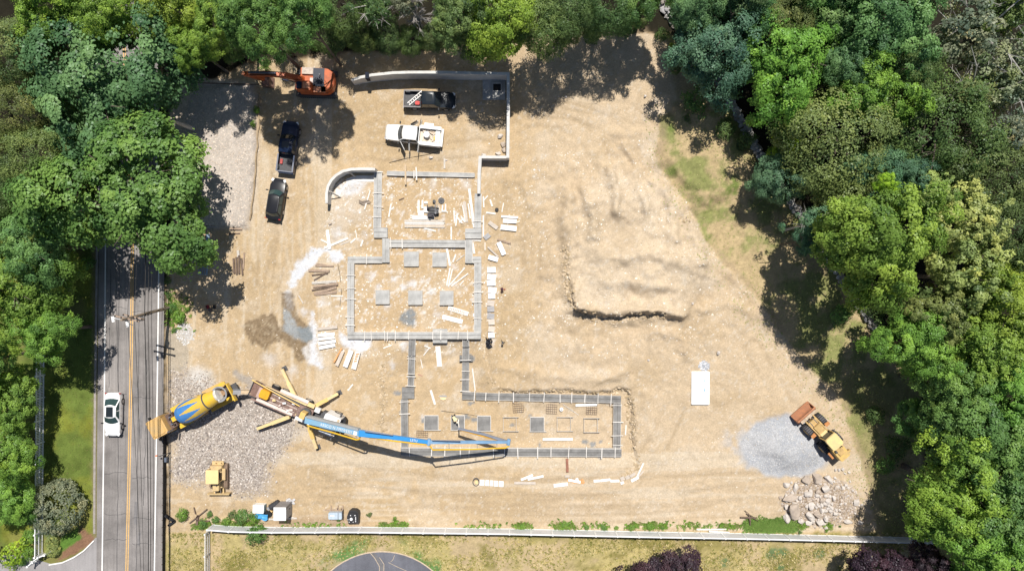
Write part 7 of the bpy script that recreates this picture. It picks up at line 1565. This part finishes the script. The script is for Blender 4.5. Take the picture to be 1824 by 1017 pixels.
# machine and forms in the upper room
t = T('power_trowel', 770, 377, 0, 'black engine machine with white frame bars in the upper room', 'machine')
MB().box((.1, .1, .45), (.75, .6, .5)).build('engine', BLK, t); MB().box((-.1, -.45, .35), (.75, .45, .4)).build('tank', mat('purple_black', (.035, .03, .04), .5), t); MB().box((.55, -.1, .4), (.4, .5, .4)).build('pump', BLK, t)
for (a, b) in (((-.6, -.2), (.8, -.2)), ((-.1, .15), (.75, .12)), ((.42, -.35), (.42, 1.2)), ((.62, .9), (.72, .3))): MB().tube([(*a, .72), (*b, .74)], .03, 5).build('frame_bar', GREY, t)
for k in range(14): MB().box((random.uniform(-.5, .8), random.uniform(-.7, .6), random.uniform(.55, .75)), (random.uniform(.08, .3), random.uniform(.06, .2), .15), rz=random.uniform(0, 3)).build('engine_part', random.choice([BLK, DKGREY, GREY]), t)
MB().tube([(-.55, .3, .5), (.2, .45, .6)], .12, 8).build('muffler', DKGREY, t); MB().tube([(.4, -.8, .1), (.5, -1.0, .1), (.65, -.9, .1)], .03, 5).build('hose', BLK, t)
for wx_, wy_ in ((-.35, .35), (-.35, -.4), (.6, .35), (.6, -.4)): wheel(t, wx_, wy_, .2, .1)
def lidded(px, py, r_, h, m, label, name, cat, prof=None): x, y = at(px, py); t = empty(name, (x, y, zat(x, y)), 0, label, cat); MB().lathe([(r_ * .9, 0), (r_, .05), (r_, h * .9), (r_ * .92, h)], None, 18).build('body', m, t); MB().lathe([(r_ * .25, h), (r_ * .3, h + .05), (r_ * .25, h + .08)], None, 10).build('knob', DKGREY, t); return t
lidded(786.5, 358, .36, .12, mat('slate_plastic', (.085, .085, .09), .6, .2), 'round dark lid lying in the upper room above the machine', 'manhole_cover', 'cover'); lidded(774, 359.5, .18, .4, DKGREY, 'small dark bucket by the round lid', 'bucket', 'bucket'); lidded(885, 374, .21, .2, BLK, 'little black round can outside the east footing', 'can', 'can')
lidded(1000.5, 730, .22, .3, WHITE_M, 'small white reel in the lower room between rebar grids', 'reel', 'reel')
for a in ((746, 357, 746, 380, 3.4, 'p', 'longer leg of the white U shaped form by the machine'), (753, 357, 753, 372, 3, 'p', 'shorter leg of the white U shaped form by the machine'), (745, 380, 755, 380, 8, 'p', 'wide white block closing the U shaped form'), (755.5, 374, 763, 374, 10, 'p', 'square white panel between U form and machine'), (756, 361, 762, 361, 4.2, 'p', 'small white block above the square panel'), (787, 376.5, 796, 376.5, 3.4, 'w', 'lower bar of a small pale frame right of the machine'), (789, 366, 788, 376, 2.6, 'w', 'inner bar of a small pale frame right of the machine'), (794, 364, 794, 376, 2.6, 'w', 'outer bar of a small pale frame right of the machine')):
    board(*a[:6], a[6], 'timber block', 'timber_block', .14)
board(782.5, 743, 795, 743, .5, 'd', 'x', 'x') if False else None
x, y = at(788.5, 709.5); o = tag(MB().prism([(.42, .22), (-.42, .22), (-.4, 0), (-.28, -.22), (0, -.32), (.28, -.22), (.4, 0)], .02, .10).build('cut_sheet', mat('pale_plywood', (.72, .56, .34), .8, .12, 3), loc=(x, y, zat(x, y))), 'half round pale plywood piece in the lower room', 'board')
board(782, 706.5, 795, 706.5, 2.4, 'g', 'dark grey strip along the half round plywood', 'strip', 'strip', .1, .05)
t = T('hose_coil', 848, 858, 0, 'dark hose coil with yellow contents beside the white slabs', 'hose')
mb = MB()
for k in range(3): mb.tube([(.36 * math.cos(R(a)), (.46 - .03 * k) * math.sin(R(a)), .05 + .06 * k) for a in range(0, 361, 20)], .04, 6)
mb.build('coil', DKGREY, t); MB().box((.05, 0, .1), (.3, .4, .15)).build('bag', mat('yellow_bag', (.68, .55, .28), .8, .2), t)
# small low things lying about on open ground
t = T('fuel_can', 371, 546.5, 30, 'dark red fuel can on open earth by the tree shade', 'can'); MB().prism(rrect(.3, .42, .06), 0, .3, inset=.05).build('body', mat('deep_red_plastic', (.30, .02, .03), .5), t); MB().box((0, .05, .36), (.08, .25, .06)).build('handle', BLK, t)
t = T('tool_bag', 382.5, 546.5, 10, 'black tool bag on open earth next to the red can', 'bag'); MB().prism([(.12, -.2), (.16, .1), (.12, .28), (0, .12), (-.1, .25), (-.12, .05), (-.05, -.25)], 0, .3, inset=.15).build('body', BLK, t); MB().tube([(-.1, -.05, .3), (-.25, -.08, .2)], .03, 5).build('strap', BLK, t)
lidded(375, 552.5, .2, .28, mat('brown_grey_pail', (.15, .115, .11), .6), 'brown grey pail below the red can', 'pail', 'pail')
t = T('tool_bag', 894, 514.5, 20, 'small maroon and black tool bag outside the line of panels', 'bag'); MB().prism(rrect(.3, .3, .08), 0, .25, inset=.1).build('body', mat('maroon_cloth', (.09, .035, .05), .9, .3), t); MB().box((-.1, -.32, .12), (.32, .2, .2)).build('pouch', mat('dark_brown_cloth', (.05, .03, .025), .9), t); MB().box((.27, -.15, .08), (.2, .16, .12)).build('flap', mat('rust_cloth', (.32, .12, .08), .9), t)
t = T('laser_tripod', 895.5, 609, 0, 'small black surveying tripod outside the house corner', 'tripod')
for k in range(3): MB().tube([(0, 0, .85), (.28 * math.cos(k * 2.1), .28 * math.sin(k * 2.1), 0)], .03, 5).build('leg', BLK, t)
MB().lathe([(.1, .85), (.13, .9), (.13, 1.05), (.08, 1.1)], None, 10).build('head', DKGREY, t)
crumple('black_sheet', .7, 1.1, 871, 610, .12, mat('black_film', (.02, .02, .025), .4, .3), 'crumpled black plastic film at the end of the panel line', 'sheet', .1, 11)
crumple('grey_rag', 1.4, .45, 650, 361, .08, mat('grey_brown_cloth', (.27, .22, .18), .9, .3), 'grey brown rag lying under a white stick', 'rag', .06, 13)
t = T('hand_trowel_box', 817, 799, 0, 'bright blue small box beside the yellow pipe on the footing', 'box') if False else None
# jacket draped over the retaining wall
x, y = at(654.5, 135, 2.0); o = MB(); o.side([(-.18, 1.1), (.18, 1.1), (.2, 2.24), (-.2, 2.26)], -.38, -.24); o.box((0, .0, 2.17), (.42, .62, .16)); o.box((-.05, .3, 1.9), (.34, .08, .6))
tag(o.build('jacket', mat('navy_cloth', (.015, .02, .035), .9, .3), loc=(x, y, 0)), 'dark jacket draped over the curved start of the retaining wall', 'jacket')
# blue grey metal ramp with ladder end, and dark timbers in the tree shade
RB = mat('blue_grey_steel', (.26, .36, .46), .5, .12, 3)
t = T('metal_ramp', 372.5, 440, 0, 'pale blue grey metal ramp beam lying in tree shade with pierced top end', 'ramp'); MB().box((0, 0, .2), (.32, 2.9, .12)).build('channel', RB, t)
for sg in (1, -1): MB().box((sg * .17, 0, .27), (.05, 2.9, .16)).build('flange', RB, t)
MB().box((0, -1.55, .2), (1.5, .18, .14)).build('base_bar', DKGREY, t); MB().lathe([(.05, .26), (.05, .275)], tr(0, 1.2, 0), 10).build('pin_hole', BLK, t)
t = T('steel_rack', 363, 481, -4, 'pale blue grey rack of five bars below the metal ramp', 'rack')
for k in range(5): MB().box(((k - 2) * .24, .0, .2), (.06 if k < 4 else .13, 1.1, .1)).build('bar', RB, t)
for sy in (.5, -.5): MB().box((0, sy, .27), (1.2, .06, .06)).build('cross_bar', RB, t)
many([(417, 460, 418, 487, 3, 'd', .15), (422, 458, 422.5, 489, 3, 'd', .15), (427, 455, 427, 488, 3.2, 'd', .15), (431, 460, 433, 490, 2.6, 'd', .15), (436, 450, 434, 480, 2.6, 'b', .15)], 'dark timber in the pile under the tree shade by the gravel pad', 'dark timbers in the shade', 'timber', 'timber')
board(425, 446, 426, 458, 4.5, 'f', 'pale timber end catching sun above the dark timber pile', 'timber', 'timber', .15)
board(352, 404.5, 392, 405, 1.6, 'g', 'grey rail along the lower end of the gravel pad', 'rail', 'rail', .12); board(407, 417, 428, 416, 2, 'd', 'dark stick below the gravel pad corner', 'stick', 'stick', .08); board(410, 408, 432, 408.5, 2.5, 'b', 'brown log on the gravel pad corner', 'log', 'log', .12)
board(346, 151, 462, 152, 1.6, 'd', 'dark timber edging at the top end of the gravel pad', 'timber', 'timber', .15)
pts = [on(*along([(462, 165), (461, 230), (456, 300), (450, 365), (446, 400)], k * 12)) for k in range(20)]
o = MB().tube([(p[0] + random.uniform(-.08, .08), p[1], p[2] + .1) for p in pts], .09, 6).build('filter_sock', mat('dusty_sock', (.36, .27, .17), .9, .25)); tag(o, 'dusty filter sock lying along the edge of the gravel pad', 'filter sock')
# hose lines and a long thin cable
for pts_, lab in (([(785, 733), (800, 735), (830, 739), (862, 744)], 'thin dark cable lying across the lower room'), ([(693, 290), (720, 283), (760, 276), (780, 271)], 'thin dark cable on the earth below the utility truck'), ([(602, 470), (606, 490), (609, 520), (606, 545)], 'thin dark cable curving beside the brown planks')):
    P = [on(*p) for p in pts_]; tag(MB().tube([(p[0], p[1], p[2] + .04) for p in P], .025, 5).build('cable', WIRE), lab, 'cable')
# curved track-like rake marks are left to the earth itself; end of the yard's small things

# ================================================================== worker bending at the fresh pad
def worker(px, py, rz, label):
    x, y = at(px, py, .9); t = empty('person', (x, y, zat(x, y)), R(rz), label, 'person')
    V = {'pel': (0, 0, .92), 'sp': (.22, 0, 1.10), 'ch': (.45, 0, 1.20), 'nk': (.62, 0, 1.22), 'hd': (.74, 0, 1.20), 'ht': (.84, 0, 1.19),
         'ls': (.48, .20, 1.19), 'le': (.62, .27, .92), 'lw': (.86, .16, .78), 'lh': (.93, .13, .75), 'rs': (.48, -.20, 1.19), 're': (.55, -.28, .90), 'rw': (.78, -.18, .72), 'rh': (.85, -.15, .69),
         'lt': (0, .11, .88), 'lk': (.10, .14, .50), 'la': (-.02, .15, .10), 'lf': (.20, .17, .05), 'rt': (0, -.11, .88), 'rk': (.02, -.15, .48), 'ra': (-.14, -.16, .10), 'rf': (.08, -.18, .05)}
    E_ = [('pel', 'sp'), ('sp', 'ch'), ('ch', 'nk'), ('nk', 'hd'), ('hd', 'ht'), ('ch', 'ls'), ('ls', 'le'), ('le', 'lw'), ('lw', 'lh'), ('ch', 'rs'), ('rs', 're'), ('re', 'rw'), ('rw', 'rh'), ('pel', 'lt'), ('lt', 'lk'), ('lk', 'la'), ('la', 'lf'), ('pel', 'rt'), ('rt', 'rk'), ('rk', 'ra'), ('ra', 'rf')]
    RD = dict(pel=.155, sp=.145, ch=.165, nk=.06, hd=.095, ht=.085, ls=.075, le=.05, lw=.036, lh=.04, rs=.075, re=.05, rw=.036, rh=.04, lt=.105, lk=.068, la=.048, lf=.04, rt=.105, rk=.068, ra=.048, rf=.04)
    ks = list(V); me = bpy.data.meshes.new('body'); me.from_pydata([V[k] for k in ks], [(ks.index(a), ks.index(b)) for a, b in E_], [])
    o = bpy.data.objects.new('body', me); COL.objects.link(o); md = o.modifiers.new('skin', 'SKIN'); md.use_smooth_shade = True
    for i, k in enumerate(ks): me.skin_vertices[0].data[i].radius = (RD[k], RD[k]); me.skin_vertices[0].data[i].use_root = (k == 'pel')
    s2 = o.modifiers.new('sub', 'SUBSURF'); s2.levels = 2; s2.render_levels = 2
    dg = bpy.context.evaluated_depsgraph_get(); m2 = bpy.data.meshes.new_from_object(o.evaluated_get(dg)); bpy.data.objects.remove(o)
    m2.name = 'body'; m2.materials.clear()
    for m_ in (mat('cream_shirt', (.68, .58, .36), .9, .1, 5), mat('dark_trousers', (.028, .028, .034), .9, .2, 5), mat('skin', (.42, .25, .17), .6, .08, 5), mat('work_boots', (.05, .035, .025), .8)): m2.materials.append(m_)
    for p in m2.polygons:
        c = p.center
        p.material_index = 3 if c.z < .14 else 1 if (c.z < .93 and c.x < .3 and abs(c.y) < .27) or (c.x < .06 and c.z < 1.06) else 2 if c.x > .62 and (c.z > 1.1 or c.z < .85) else 0
    b = bpy.data.objects.new('body', m2); COL.objects.link(b); b.parent = t
    for sy, (hx, hy, hz_) in ((1, V['lh']), (-1, V['rh'])):
        mb = MB()
        for k in range(4): mb.tube([(hx + .01, hy + (k - 1.5) * .021, hz_), (hx + .06, hy + (k - 1.5) * .023, hz_ - .02), (hx + .085 - .006 * abs(k - 1.5), hy + (k - 1.5) * .023, hz_ - .055)], [.011, .010, .008], 6)
        mb.tube([(hx - .01, hy - sy * .03, hz_), (hx + .03, hy - sy * .06, hz_ - .03)], [.012, .009], 6); mb.build('hand', mat('skin', (.42, .25, .17)), t)
    hat = MB().lathe([(.155, 0), (.15, .015), (.115, .03), (.108, .08), (.07, .13), (.01, .145)], tr(.80, 0, 1.24) @ rot('Y', 55), 16).build('hard_hat', mat('hat_white', (.72, .66, .5), .4), t, smooth=True)
    mb = MB(); mb.box((.855, 0, 1.10), (.035, .035, .06)); mb.build('nose', mat('skin', (.42, .25, .17)), t)
    return t
worker(806, 743, -50, 'worker in cream shirt and dark trousers bending over the fresh pad')
board(806, 746, 814, 750, .7, 'd', 'thin dark rod held down at the fresh pad by the worker', 'rod', 'float_handle', .04, .2)
